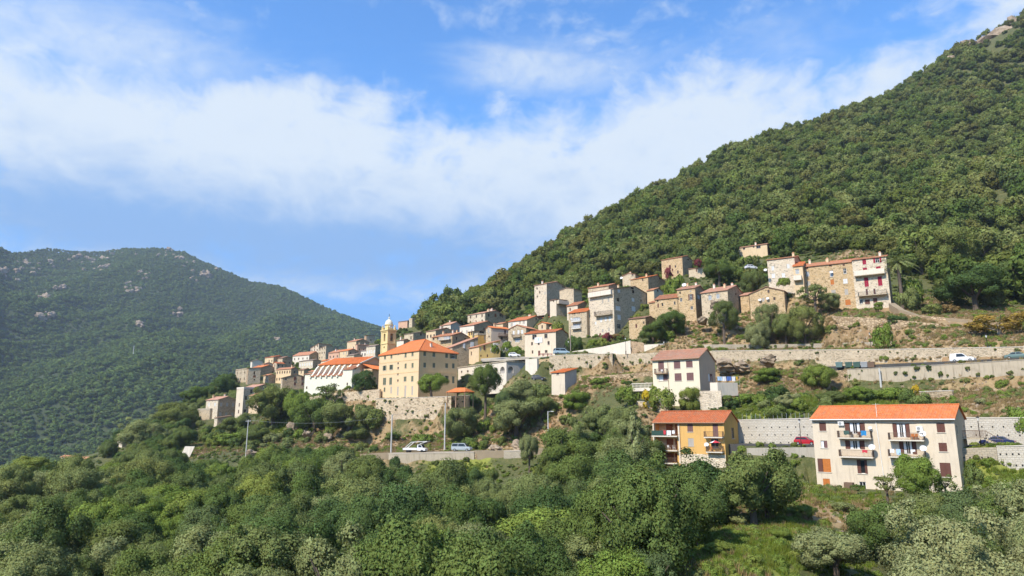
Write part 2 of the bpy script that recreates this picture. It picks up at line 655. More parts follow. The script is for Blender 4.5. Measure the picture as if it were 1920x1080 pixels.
def foliage(name, cols, trans=.32):
    """leaf stuff: tone varies from plant to plant and from clump to clump"""
    if name.startswith('leaf'):
        cols = [(q[0] * 2.0, q[1] * 1.9, q[2] * 1.65) for q in cols]
    m, t, bs = new_mat(name)
    oi = t.add('ShaderNodeObjectInfo')
    geo = t.add('ShaderNodeNewGeometry')
    isl = geo.outputs['Random Per Island']
    c = t.ramp(oi.outputs['Random'], [(i / max(1, len(cols) - 1), k) for i, k in enumerate(cols)])
    ncl = t.noise(geo.outputs['Position'], .55, 3, .6)
    hs = t.add('ShaderNodeHueSaturation')
    t.put(hs.inputs['Hue'], t.math('MULTIPLY_ADD', isl, .03, .485))
    t.put(hs.inputs['Value'], t.math('MULTIPLY', t.math('MULTIPLY_ADD', isl, .55, .72), t.math('MULTIPLY_ADD', ncl, .8, .6)))
    t.link(c, hs.inputs['Color'])
    t.n.remove(bs)
    d = t.add('ShaderNodeBsdfDiffuse')
    tr = t.add('ShaderNodeBsdfTranslucent')
    mx = t.add('ShaderNodeMixShader')
    mx.inputs[0].default_value = trans
    t.link(hs.outputs[0], d.inputs[0])
    t.link(t.mix(.5, hs.outputs[0], (.14, .17, .03)), tr.inputs[0])
    t.link(d.outputs[0], mx.inputs[1])
    t.link(tr.outputs[0], mx.inputs[2])
    t.link(mx.outputs[0], t.n['Material Output'].inputs[0])
    return m


foliage('leaf_olive', [(.085, .11, .042), (.115, .14, .055), (.135, .155, .075), (.09, .12, .038), (.13, .145, .055)])
foliage('leaf_oak', [(.045, .075, .028), (.065, .10, .032), (.085, .115, .035), (.055, .09, .035), (.10, .12, .04), (.07, .10, .045)])
foliage('leaf_dark', [(.035, .06, .025), (.05, .08, .03), (.04, .07, .032)])
foliage('leaf_bright', [(.115, .155, .038), (.10, .145, .034), (.14, .165, .045)])
foliage('leaf_grey', [(.15, .17, .085), (.175, .19, .10), (.13, .155, .07)])
foliage('leaf_hill', [(.09, .088, .032), (.05, .078, .022), (.075, .105, .03), (.10, .125, .038), (.06, .085, .03), (.125, .135, .05), (.05, .08, .025), (.10, .105, .038), (.07, .09, .022), (.13, .15, .06), (.045, .07, .022)])
foliage('leaf_far', [(.05, .08, .025), (.065, .10, .03), (.055, .085, .03), (.08, .11, .035)])
foliage('leaf_rust', [(.13, .09, .045), (.15, .105, .05)])
foliage('leaf_purple', [(.12, .03, .045), (.16, .045, .05)])
foliage('leaf_autumn', [(.15, .125, .035), (.18, .13, .035)])
foliage('leaf_dead', [(.15, .11, .085), (.13, .095, .08)], .1)
foliage('flower_white', [(.66, .60, .60), (.72, .68, .66)], .1)
foliage('flower_yellow', [(.50, .36, .03), (.55, .38, .04)], .1)
foliage('grass_dry', [(.30, .21, .10), (.36, .26, .13), (.24, .18, .08)], .15)
foliage('grass_green', [(.20, .25, .035), (.15, .22, .035), (.26, .28, .06)], .3)
foliage('palm_leaf', [(.27, .29, .11), (.22, .26, .09)], .2)
M = MATS
# ------------------------------------------------------------------ where the houses stand
HOUSES = []
FOOT = 4.0


def solve(xl, xc, xr, ye, yb, Y, deg, L=None, R=None):
    """near corner C at the eave, left face of length L, right face of length R"""
    a = math.radians(deg)
    C = at(xc, ye, Y)
    zb = at(xc, yb, Y).z
    D = C.y * CP + C.z * SP
    ul, ur = (xl - 960) / F, (xr - 960) / F
    if L is None:
        L = (C.x - ul * D) / max(.15, math.cos(a) + ul * CP * math.sin(a))
    if R is None:
        den = math.sin(a) - ur * CP * math.cos(a)
        R = (ur * D - C.x) / den if den > .04 else 8.0
    L = min(max(L, 2.5), 34)
    R = min(max(R, 2.5), 33)
    return dict(a=a, C=C, zb=zb, H=C.z - zb, L=L, R=R, rect=(xl, min(ye, yb) - 12, xr, yb), Y=Y)


def h(name, label, geom, walls, roof, F_=(), S_=(), chim=0, cat='house', foot=FOOT, ctrl=True, **kw):
    g = solve(*geom, **kw)
    if name not in ('stone_shed', 'ruined_house', 'utility_hut', 'arcade_building') and 'blank' not in label and 'small tiled' not in label:
        st = max(1, round(g['H'] / 3.0))
        if not F_ and g['L'] > 4:
            F_ = [('g', max(1, int(g['L'] / 3)), st, .8, 1.3, 'dark', .3)]
        if not S_ and g['R'] > 4:
            S_ = [('g', max(1, int(g['R'] / 3.4)), st, .8, 1.2, 'dark', .4)]
    g.update(name=name, label=label, walls=walls, roof=roof, F=F_, S=S_, chim=chim, cat=cat, foot=foot, ctrl=ctrl)
    HOUSES.append(g)
    return g


def G(c, r, w_, h_, kind, skip=.12):
    return ('g', c, r, w_, h_, kind, skip)


SL, SG, SO, SB, SD, SPALE = 'stone_light', 'stone_grey', 'stone_ochre', 'stone_brown', 'stone_dark', 'stone_pale'
# --- lower west end
h('stone_house', 'lowest stone house at the left end of the village, faded pink hipped-looking gable roof', (387, 409.5, 444, 749, 786, 290, 40), (SPALE, SB), ('x', 'tile_pink', .34), [G(2, 2, 1, 1.5, 'white')], [G(3, 2, 1, 1.4, 'grey')], 2)
h('stone_shed', 'low brown stone lean-to below the leftmost village house', (405, 408, 434, 783, 801, 280, 50), (SPALE, SB), ('sy', 'tile_brown', .16), (), (), L=4)
h('stone_shed', 'small flat annex with rail left of the lowest village house', (371, 394, 397, 768, 786, 292, 40), (SG, SG), ('flat', 'concrete', 0), (), ())
h('terrace_house', 'tall narrow cream house with white roof terrace near the left end', (444, 457.5, 477, 728, 778, 285, 42), ('cream', SL), ('flat', 'white_plaster', 0), [G(1, 4, .9, 1.4, 'dark')], [G(2, 4, 1, 1.6, 'dark', .3)])
h('stone_house', 'stone house with pale pink roof right behind the cream terrace house', (455, 478, 513, 726, 762, 296, 40), (SPALE, SB), ('x', 'tile_pink', .34), (), [(496, 727, 5, 6, 'open'), (502, 740, 4, 5, 'dark')])
h('stone_house', 'small cream house with orange roof between terrace house and big tree', (468, 487, 490, 741, 772, 278, 35), ('warm_plaster', SB), ('x', 'tile_faded', .34), [G(2, 2, .9, 1.5, 'grey')], (), R=8)
h('ruined_house', 'grey roofless stone house at the far left edge of the upper cluster', (442, 463, 466, 692, 716, 345, 45), (SG, SB), ('flat', 'stone_dark', 0), [G(3, 2, .9, 1.3, 'dark')], (), R=7)
h('stone_house', 'brown stone house with balcony and three dark openings in one column, left cluster', (463, 466, 489, 690, 720, 338, 55), (SB, SL), ('sy', 'tile_brown', .1), (), [(477, 699, 3, 6, 'dark'), (477, 706, 5, 4, 'door'), (477, 712, 3, 3, 'dark')])
h('plastered_house', 'pinkish house with small orange roof behind the brown balcony house', (468, 489, 492, 689, 705, 358, 40), ('warm_plaster', SB), ('x', 'tile_orange', .36), (), (), R=9)
h('plastered_house', 'white gabled house standing highest at the left end', (470, 473, 493, 677, 694, 385, 50), ('white_plaster', 'white_plaster'), ('x', 'tile_grey', .36), (), [G(2, 1, .9, 1.1, 'dark')])
h('stone_house', 'low gabled house just right of the white gabled one', (492, 495, 514, 682, 699, 372, 48), ('cream', 'warm_plaster'), ('x', 'tile_pink', .34), (), [G(2, 1, .9, 1.2, 'dark')])
h('stone_house', 'square pink-stone house against the dark mountain, left cluster', (497, 513, 517, 669, 684, 402, 38), ('warm_plaster', SB), ('x', 'tile_red', .25), [G(3, 1, .9, 1.2, 'dark')], (), R=8)
h('stone_house', 'brown stone gabled house right of the square pink one', (516, 530, 548, 671, 688, 400, 42), (SL, SB), ('x', 'tile_brown', .34), [G(2, 1, .9, 1.2, 'dark')], [G(2, 1, .8, 1.1, 'dark')])
h('stone_house', 'stone house with dull red roof in the middle of the left cluster', (512, 519, 534, 681, 700, 362, 46), (SL, SG), ('y', 'tile_red', .34), (), [G(2, 2, .8, 1.1, 'dark')])
h('plastered_house', 'sunlit yellow house with two rows of windows and orange roof, left cluster', (518, 546, 559, 691, 716, 340, 36), ('convent_cream', SB), ('x', 'tile_faded', .4), [G(6, 2, .9, 1.3, 'dark', .1)], (), 1)
h('stone_house', 'wide brown gabled stone house with four dark windows left of the church', (527, 530, 581, 708, 728, 308, 62), (SL, SB), ('x', 'tile_brown', .3), (), [(553, 710, 4, 8, 'shutb'), (567, 710, 4, 8, 'shutb'), (553, 720, 4, 6, 'shutb'), (567, 720, 4, 6, 'shutb'), (536, 711, 4, 3, 'dark')])
h('stone_house', 'narrow house with orange roof touching the left end of the church', (579, 590, 600, 696, 722, 286, 38), ('warm_plaster', SB), ('x', 'tile_faded', .36), [G(1, 2, .8, 1.4, 'dark')], ())
h('plastered_house', 'pale green-white house with long orange roof below the tall grey house', (549, 580, 584, 665, 678, 424, 32), ('white_plaster', SB), ('x', 'tile_faded', .5), [G(4, 1, .9, 1.2, 'dark')], (), R=10)
h('tall_house', 'tallest grey house of the left cluster with mono-pitch roof', (583, 598, 622, 644, 676, 436, 40), (SPALE, SG), ('sx', 'tile_pink', .28), [G(3, 4, .9, 1.4, 'dark', .05)], [G(3, 3, .8, 1.2, 'dark', .3)])
h('stone_house', 'grey house joined to the front of the tallest left cluster house', (598, 611.5, 625, 648, 674, 424, 42), (SL, SG), ('sx', 'tile_grey', .16), [G(3, 3, .8, 1.2, 'dark', .1)], ())
h('stone_house', 'white windowed house with flat grey roof under the tallest left house', (561, 587, 602, 675, 690, 388, 38), (SPALE, SB), ('x', 'tile_grey', .22), [G(6, 1, .9, 1.6, 'white', 0)], ())
h('stone_house', 'pink house with orange roof just right of the tall grey house', (616, 636, 640, 660, 676, 392, 36), ('pink_stucco', SB), ('x', 'tile_faded', .4), [G(3, 1, .9, 1.2, 'dark')], (), 1, R=9)
h('stone_house', 'tan house with sloping orange roof and grey windows above the church roof', (637, 653, 672, 657, 676, 380, 40), ('warm_plaster', 'pink_stucco'), ('x', 'tile_orange', .36), [G(3, 2, .9, 1.3, 'grey')], (), 1)
h('stone_house', 'low stone house with grey roof directly above the church roof', (650, 664, 678, 665, 680, 350, 42), (SL, SG), ('x', 'tile_grey', .28), (), [G(2, 1, .8, 1, 'dark')])
h('plastered_house', 'small white house above the church roof with bright wall', (677, 687, 690, 657, 672, 352, 35), ('white_plaster', 'grey_plaster'), ('x', 'tile_grey', .25), [G(2, 1, .9, 1.3, 'dark')], (), R=8)
h('stone_house', 'grey stone house with row of white shutters left of the bell tower', (687, 704, 716, 648, 670, 335, 38), (SPALE, SD), ('x', 'tile_grey', .3), [G(4, 1, .8, 1.5, 'white', 0), ], (), 0)
h('stone_house', 'orange roofed house on the village skyline left of the bell tower', (651, 668, 692, 639, 654, 440, 42), ('warm_plaster', SB), ('x', 'tile_faded', .34), [G(3, 1, .9, 1.2, 'dark')], (), 1)
h('stone_house', 'pink-brown walled house in the row left of the bell tower', (667, 670, 694, 646, 664, 402, 52), ('pink_stucco', 'pink_stucco'), ('y', 'tile_brown', .2), (), [G(3, 1, .8, 1.1, 'dark')], 2)
h('ruined_house', 'small ruined stone house on the skyline just left of the tower', (683, 687, 704, 629, 645, 452, 48), (SB, SL), ('sy', 'tile_brown', .1), (), [G(1, 1, .9, 1.2, 'dark')])
# --- behind the convent
h('stone_house', 'big brown stone house with white shutters right behind the convent', (845, 848, 896, 650, 690, 240, 60), (SL, SD), ('sy', 'tile_pink', .40), (), [(870, 648, 4, 9, 'white'), (885, 647, 6, 11, 'white'), (884, 660, 5, 4, 'grey')], L=9)
h('stone_house', 'brown stone house with glazed balcony and orange roof behind the convent', (810, 848, 880, 628, 652, 256, 40), (SO, SB), ('x', 'tile_faded', .30), [(813, 634, 3, 5, 'dark'), (821, 635, 3, 4, 'dark'), (838, 633, 12, 9, 'glazed')], (), 3)
h('stone_house', 'grey stone house with long brown roof above the glazed balcony house', (799, 817, 857, 619, 640, 278, 42), ('warm_plaster', SD), ('x', 'tile_brown', .26), [G(3, 1, .9, 1.3, 'dark')], (), 2)
h('stone_house', 'flat grey stone house above the left part of the convent roof', (758, 775, 802, 624, 642, 292, 44), (SL, SD), ('x', 'tile_grey', .18), (), [(789, 627, 3, 5, 'dark'), (789, 620, 2, 3, 'dark')])
h('plastered_house', 'low white house with dark roof peeping over the convent roof by the tower', (744, 757, 768, 637, 655, 268, 40), ('white_plaster', SB), ('x', 'tile_brown', .25), (), (), 1)
h('plastered_house', 'white house with blank grey gable high behind the convent', (827, 845, 866, 608, 624, 302, 40), ('white_plaster', 'grey_plaster'), ('x', 'tile_pink', .42), [G(3, 1, .9, 1.4, 'grey')], (), 1)
h('stone_house', 'low pale house under a very long orange-brown roof, middle of the village', (862, 889, 938, 609, 632, 284, 40), ('white_plaster', SD), ('x', 'tile_faded', .3), [G(3, 1, .9, 1.3, 'grey')], (), 1)
h('stone_house', 'long grey stone house with row of chimneys at the forest edge', (877, 909.6, 948, 586, 606, 312, 42), (SPALE, SD), ('x', 'tile_pink', .27), (), [(916.5, 591, 3, 6, 'dark'), (929, 591, 3, 6, 'door'), (938.5, 591, 4, 6, 'dark'), (942, 591, 2, 6, 'dark')], 5)
h('plastered_house', 'yellow house with covered roof terrace in the middle of the village', (877, 886, 914, 621, 648, 262, 48), ('yellow_plaster', 'warm_plaster'), ('sy', 'tile_brown', .14), [(880, 624, 2.5, 6, 'dark'), (884, 623, 2.5, 6, 'dark')], [(903, 624, 9, 7, 'dark')])
h('plastered_house', 'narrow ochre block wedged below the roof terrace house', (893, 896, 914, 627, 655, 250, 55), ('ochre', 'ochre_shaded'), ('flat', 'concrete', 0), (), [(909, 634, 3, 7, 'grey')])
h('stone_house', 'grey-brown house with orange roof and rusty balcony beside the ochre block', (911, 921, 954, 614, 646, 248, 58), (SL, 'pink_shade'), ('y', 'tile_orange', .34), [(916, 621, 3, 6, 'shutg'), (917, 631, 2.5, 3, 'dark')], [(947, 623, 3.5, 8, 'shutb'), (941, 634, 4, 6, 'dark')], 1)
h('plastered_house', 'low yellow house with sloping roofline left of the white oleanders', (895, 898, 938, 649, 672, 232, 58), ('warm_plaster', 'yellow_plaster'), ('sy', 'tile_faded', .3), (), [(901, 655, 2.5, 7, 'grey'), (908, 652, 3, 9, 'shutb'), (902, 667, 2.5, 4, 'dark'), (914, 667, 2.5, 5, 'shutb')], L=7)
h('plastered_house', 'white house with pale green shutters and red roof, centre of the village', (953, 988, 1021, 599, 626, 268, 38), ('white_plaster', 'warm_plaster'), ('x', 'tile_red', .36), [(959.5, 609, 4, 7, 'grey'), (965, 608, 4, 7, 'white'), (975, 604, 3, 5, 'grey'), (982, 604, 4, 5, 'grey')], [(1005, 598, 2.5, 4, 'dark')], 2)
h('stone_house', 'grey stone gable-fronted house with balcony below the white house', (953, 986.5, 1011, 614.5, 655, 243, 36), (SG, SD), ('y', 'tile_faded', .34), [(963, 624, 3.5, 7, 'white'), (972, 623, 4, 8, 'white'), (979, 622, 4, 7, 'white'), (970, 638, 9, 7, 'glazed')], ())
h('stone_house', 'house with wide orange roof right of the white house, wall mostly hidden', (1009, 1024, 1064, 606, 630, 255, 50), ('warm_plaster', SB), ('y', 'tile_orange', .3), (), (), 1)
h('stone_house', 'small tiled roof house half hidden below the bushy forest edge', (1018, 1030, 1042, 594, 606, 275, 40), (SB, SB), ('x', 'tile_red', .3), (), ())
h('terrace_house', 'cream-topped stone house with white banner and red tables terrace', (984, 1042, 1064, 621, 669, 222, 34), ('cream', SD), ('x', 'tile_red', .30), [(1002, 632, 8, 9, 'dark'), (1023.5, 630, 6, 8, 'dark'), (997.5, 644.5, 3.5, 6, 'dark'), (1010, 644.5, 3.5, 5, 'dark'), (1028.5, 643, 4, 7, 'dark'), (998.5, 660, 3, 6, 'dark'), (1011, 662, 4, 9, 'shutb'), (1024, 659, 5, 5, 'dark')], (), 1)
h('stone_house', 'small stone house with two white balconies and bright orange roof', (1066, 1100, 1123, 583, 628, 234, 38), (SG, SD), ('x', 'tile_orange', .40), [(1081, 599, 13, 8, 'glazed'), (1081, 612, 13, 9, 'glazed'), (1071, 598, 2.5, 5, 'white'), (1077, 586, 2, 2, 'dark'), (1086, 586, 2, 2, 'dark')], [(1114, 616, 4, 6, 'dark')], 1)
h('plastered_house', 'cream house with orange roof just above the two-balcony house', (1063, 1083, 1107, 571, 596, 252, 40), ('cream', SB), ('x', 'tile_faded', .4), [(1069, 580, 2.5, 6, 'shutb')], ())
h('plastered_house', 'cream house with brown glazed loggia on the upper left of the village', (1031, 1043, 1064, 561, 588, 258, 50), ('cream', SG), ('sy', 'tile_brown', .05), [(1038, 565, 2, 3, 'dark')], [(1053, 564, 15, 7, 'glazedb')])
h('stone_house', 'tall plain grey stone house standing alone at forest edge, upper left of big house', (1002, 1025, 1062, 531, 572, 276, 42), (SPALE, SG), ('x', 'tile_pink', .26), [(1007, 541, 2, 4, 'dark'), (1007.5, 556, 2, 4, 'dark'), (1012, 548, 2, 5, 'dark'), (1022, 549, 2, 4, 'grey')], [(1030, 534, 2.5, 4, 'grey'), (1030, 547, 2.5, 4, 'grey'), (1055, 533, 2, 3, 'dark')], 1)
h('stone_house', 'blank grey stone barn between the plain tall house and the big house', (1049, 1075.5, 1091, 541, 566, 268, 38), (SL, SG), ('y', 'tile_grey', .22), (), ())
h('tall_house', 'huge five-storey grey stone house with wide gable in the village centre', (1104, 1150, 1228, 541, 628, 228, 44), (SPALE, SG), ('x', 'tile_brown', .20), [(1130, 565, 3, 8, 'grey'), (1141, 562, 3, 8, 'grey'), (1127, 600, 4, 8, 'white'), (1135.5, 598, 3.5, 8, 'white'), (1143, 597, 3.5, 8, 'white'), (1117, 606, 3, 6, 'white'), (1130, 620, 3, 6, 'grey'), (1142, 618, 3, 6, 'grey')],
  [(1160, 546, 4, 6, 'white'), (1187, 547, 4, 6, 'dark'), (1159, 562, 5, 7, 'dark'), (1187, 562, 5, 7, 'white'), (1202, 564, 3, 5, 'dark'), (1159, 578, 9, 8, 'white'), (1188, 579, 7, 9, 'white'), (1202, 580, 2.5, 6, 'dark'), (1161, 595, 6, 9, 'white'), (1161, 612, 7, 9, 'open'), (1189, 594, 6, 6, 'open'), (1185, 532, 5, 4, 'dark'), (1215, 561, 3, 5, 'dark')], 1)
h('stone_house', 'low cream-walled house with brown tiles peeping over the huge stone house', (1103, 1141, 1164, 535, 556, 246, 38), (SL, SB), ('x', 'tile_faded', .3), [G(5, 1, .8, 1, 'dark')], (), 1)
h('stone_house', 'small gabled stone house on the upper slope above the huge stone house', (1167, 1191, 1213, 514, 532, 288, 40), (SL, SB), ('y', 'tile_faded', .28), [(1186, 513, 3, 3, 'dark')], (), 1)
h('stone_house', 'stone house with bright red-orange roof above the huge stone house', (1182, 1215, 1249, 519, 542, 264, 42), (SO, SB), ('x', 'tile_orange', .26), [(1205, 525, 2.5, 4, 'dark')], [(1237, 522, 2.5, 4, 'dark')], 1)
h('plastered_house', 'tiny white gabled house right of the huge stone house', (1213, 1226, 1243, 543, 565, 240, 45), ('warm_plaster', 'white_plaster'), ('x', 'tile_faded', .34), (), [(1233, 545, 2.5, 4, 'dark')])
h('stone_house', 'low ochre stone outhouse with brown roof below the huge stone house', (1179, 1210, 1229, 595, 632, 214, 36), (SO, SB), ('x', 'tile_brown', .22), [(1193, 611, 3, 7, 'shutb'), (1207, 605, 3, 5, 'dark')], ())
h('stone_house', 'isolated square stone house highest above the village centre', (1240, 1279, 1298, 481, 514, 276, 40), (SO, SD), ('x', 'tile_faded', .26), [(1256, 501, 4, 8, 'shutb'), (1266.5, 499.5, 3, 4.5, 'dark'), (1271, 510, 3, 6, 'dark')], [(1290, 487, 3, 4, 'dark')])
h('stone_shed', 'low stone outbuilding with shrub on roof right of the isolated stone house', (1291, 1325, 1330, 500, 516, 264, 34), (SL, SB), ('sy', 'tile_pink', .12), [(1306, 507, 2.5, 5, 'shutb')], (), R=6)
h('plastered_house', 'long low house with one chimney alone in the forest above the village', (1370, 1438, 1443, 457, 478, 268, 35), ('warm_plaster', SB), ('x', 'tile_pink', .26), [(1379, 468, 3, 4, 'dark'), (1395, 466, 4, 4, 'dark'), (1413, 462, 3, 3, 'dark'), (1422, 463, 8, 5, 'dark')], (), 1, R=8)
h('stone_house', 'ochre stone house with orange roof and white railing, left of the tree-hidden row', (1228, 1270, 1273, 557, 598, 206, 33), (SO, SB), ('x', 'tile_faded', .4), [(1242, 571, 3, 6, 'dark'), (1265, 568, 3, 6, 'open'), (1233, 558, 3, 4, 'dark'), (1234, 573, 3, 8, 'shutb')], (), R=9)
h('stone_house', 'ochre stone house with pink roof next to the grey-fronted stone house', (1269, 1303, 1321, 539, 598, 203, 36), (SO, SB), ('x', 'tile_pink', .32), [(1295.5, 557, 5, 11, 'openb'), (1277, 562, 4, 7, 'open'), (1297, 577, 5, 6, 'open'), (1275, 549, 3, 4, 'dark'), (1295, 546, 3, 3, 'grey')], [(1310, 557, 4, 7, 'white')], 2)
h('stone_house', 'grey-fronted stone house with pink roof above the round lone tree', (1314.5, 1364, 1396, 543, 600, 194, 40), (SL, SD), ('x', 'tile_pink', .34), [(1331, 558, 6, 9, 'openl'), (1346, 555, 6, 9, 'openl'), (1333.5, 576, 4, 8, 'dark'), (1344, 547, 3, 2, 'grey')], [(1380, 552, 3, 4, 'dark')], 3)
h('stone_house', 'rubble stone house with two satellite dishes and uneven gable', (1405, 1470, 1489, 545, 590, 188, 32), (SO, SB), ('y', 'tile_brown', .34), [(1441, 546, 4, 6, 'dark'), (1431, 562, 5, 7, 'grey'), (1452, 560, 4, 6, 'dark')], ())
h('stone_house', 'pale square stone house with four faint white windows, left of the long house', (1438, 1489, 1503, 481, 545, 191, 33), (SPALE, 'pink_stucco'), ('x', 'tile_faded', .22), [(1449, 503, 5, 8, 'white'), (1478, 499, 5, 8, 'white'), (1450, 517, 6, 8, 'white'), (1469, 516, 6, 8, 'white')], (), 1)
h('plastered_house', 'narrow link house with white balconies and orange roof in the upper right row', (1489, 1504.5, 1506, 497, 552, 188, 31), ('warm_plaster', SB), ('x', 'tile_orange', .4), [(1495, 509, 7, 9, 'glazed'), (1496, 522, 9, 8, 'glazed')], (), R=9)
h('stone_house', 'long ochre stone house with chimneys in the middle of the upper right row', (1503, 1601, 1605, 490, 574, 184, 31), (SO, SB), ('x', 'tile_faded', .34), [(1514.5, 513.5, 6, 9, 'openl'), (1559, 513, 7, 12, 'openl'), (1584, 508, 6, 10, 'open'), (1513, 503, 5, 3, 'shutb'), (1582, 497, 4, 3, 'shutb'), (1557, 498, 5, 3, 'shutb'), (1560.5, 529, 7, 10, 'orange'), (1585, 527, 8, 9, 'white'), (1516.5, 531, 6, 8, 'grey'), (1537, 548, 6, 8, 'dark'), (1563, 548.5, 8, 10, 'grey'), (1587, 547, 7, 10, 'grey'), (1590, 567, 10, 11, 'orange')], (), 3, R=10)
h('tall_house', 'pale stone house with crimson shutters at the right end of the upper row', (1597, 1661, 1667, 480, 573, 179, 33), (SPALE, SD), ('x', 'tile_faded', .24), [(1620.5, 491, 7, 10, 'red'), (1645, 488, 8, 9, 'openr'), (1622, 506, 8, 8, 'red'), (1647, 503.5, 9, 8, 'red'), (1624.5, 529, 8, 18, 'red'), (1650, 527, 8, 18, 'red'), (1625.5, 548.5, 5, 14, 'doorw'), (1640, 548, 5, 14, 'doorw'), (1614.5, 565.5, 7, 8, 'open'), (1626.5, 566, 9, 9, 'shutb'), (1641, 563, 8, 9, 'shutb')], (), 1, R=9)
h('stone_house', 'narrow stone house squeezed between two-balcony house and huge stone house', (1108, 1119, 1131, 573, 606, 238, 42), (SL, SB), ('x', 'tile_faded', .3), (), ())
h('stone_house', 'low house with faded roof just left of the white house with green shutters', (930, 943, 955, 606, 622, 272, 42), ('warm_plaster', SB), ('x', 'tile_faded', .32), (), ())
h('stone_house', 'small grey house behind the gable-fronted stone house', (1006, 1015, 1028, 590, 606, 280, 42), (SL, SG), ('x', 'tile_red', .32), (), ())
h('stone_house', 'little house with orange roof under the tall grey house of left cluster', (600, 611, 622, 676, 690, 395, 42), ('warm_plaster', SB), ('x', 'tile_orange', .34), (), ())
h('stone_house', 'small tan house with brown roof right of the sunlit yellow house', (560, 570, 584, 693, 712, 335, 42), ('warm_plaster', SB), ('x', 'tile_brown', .34), (), ())
h('stone_house', 'small stone house below the dull red roof in the left cluster', (494, 504, 517, 703, 718, 345, 42), (SL, SB), ('x', 'tile_faded', .3), (), ())
h('stone_house', 'stone house with pink roof tucked behind the rubble house with two dishes', (1388, 1404, 1421, 552, 580, 198, 40), (SO, SB), ('x', 'tile_pink', .3), (), ())
h('stone_house', 'tan house with orange roof above the ochre stone outhouse', (1218, 1229, 1242, 566, 592, 226, 42), (SO, SB), ('x', 'tile_faded', .32), (), ())
# --- the three big houses in front
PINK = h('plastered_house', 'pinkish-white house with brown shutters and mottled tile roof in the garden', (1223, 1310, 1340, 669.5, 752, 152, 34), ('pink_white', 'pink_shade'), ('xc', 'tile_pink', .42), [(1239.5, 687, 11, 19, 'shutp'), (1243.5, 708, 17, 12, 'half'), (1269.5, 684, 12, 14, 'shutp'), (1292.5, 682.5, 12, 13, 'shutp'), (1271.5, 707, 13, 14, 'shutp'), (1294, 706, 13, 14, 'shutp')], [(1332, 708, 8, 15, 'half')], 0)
YEL = h('apartment_building', 'ochre yellow house with red tile roof and stacked loggias above the olive trees', (1226, 1357, 1383, 790, 872, 127, 35), ('ochre', 'ochre_shaded'), ('xc', 'tile_red', .46), [(1294, 802, 11, 15, 'shutp'), (1341.5, 807, 10, 24, 'shutp'), (1295.5, 829, 11, 14, 'shutg'), (1340, 831, 14, 17, 'dark')], [(1374, 812, 5, 20, 'dark')], 0)
CRM = h('apartment_building', 'large cream apartment house with long orange roof and four balconies at lower right', (1522, 1788, 1808, 783, 929, 97, 40), ('cream', 'cream_shaded'), ('xc', 'tile_orange', .36),
  [(1542.5, 800, 13, 16, 'shutb'), (1764, 802, 16, 17, 'shutb'), (1768, 838.5, 16, 17, 'shutb'), (1773, 881, 20, 27, 'shutb'), (1545, 833, 13, 14, 'half'), (1545.5, 872.5, 24, 25, 'orange2'), (1616, 875, 18, 26, 'halfd'), (1550.5, 912.5, 13, 16, 'orange'), (1618, 914.5, 13, 15, 'plant'), (1685, 876, 10, 22, 'shutb'),
   (1603, 803, 37, 22, 'french'), (1603, 834, 37, 17, 'french'), (1690, 807, 32, 26, 'french'), (1702.5, 839, 32, 25, 'french')], [], 0)
CONV = h('convent_building', 'big cream-yellow four-storey building with bright orange hipped roof on stone rampart', (711.5, 786.5, 858, 656, 746, 214, 47), ('convent_cream', 'convent_side'), ('hip', 'tile_new', .60),
  [(722, 668, 3.6, 8, 'green'), (734, 667, 3.6, 8, 'green'), (760.5, 664, 3.6, 9, 'green'), (773.5, 663, 3.6, 9, 'green'), (746.5, 661, 3, 3, 'dark'), (721.5, 690, 6, 9, 'half2'), (734, 688.5, 6, 9, 'half2'), (746.5, 681, 3, 3, 'dark'), (746.5, 690, 3, 4, 'dark'), (760.5, 686, 3.6, 9, 'green'), (773.5, 685, 3.6, 9, 'green'),
   (721, 715, 6, 13, 'green'), (732.5, 714.5, 5, 13, 'green'), (746, 701, 3, 4, 'dark'), (746, 713.5, 2.5, 4, 'dark'), (759.5, 710.5, 5, 9, 'green'), (773, 710, 4, 10, 'green'), (721, 730.5, 3, 8, 'green'), (733.5, 731, 3, 12, 'grey'), (746, 733, 3, 16, 'grey'), (760, 733, 3.4, 20, 'grey'), (773, 732, 3, 16, 'grey')],
  [(796.4, 662.5, 5, 9.5, 'green'), (813.6, 663, 5, 9.5, 'green'), (837.5, 664, 5, 9.5, 'green'), (850, 665, 7, 9.5, 'openg'), (796.4, 684.5, 5, 9, 'green'), (813.6, 685, 5, 9, 'green'), (837.5, 685.5, 5, 9, 'green'), (850, 686, 4.4, 9, 'green'), (796, 712, 5, 12, 'green'), (813, 712, 5, 12, 'green'), (838, 711, 6, 13, 'half2'), (850, 712, 4.4, 13, 'green')], 2, cat='building')
UTIL = h('utility_hut', 'small square cream hut with bright orange lean-to roof below the stone terrace', (1034, 1059, 1081, 697, 735, 178, 38), ('cream', 'grey_plaster'), ('sy', 'tile_new', .22), [(1045.5, 700.5, 5, 4.5, 'dark')], (), 0)
ARCH = h('arcade_building', 'white flat building with two arched openings under the flowered terrace', (859, 949.6, 986, 678, 712, 212, 56), ('white_plaster', 'grey_plaster'), ('deck', 'concrete', 0), [(865.5, 697, 2.5, 4, 'dark'), (877, 696, 3, 4, 'dark')], [], 0, cat='building')
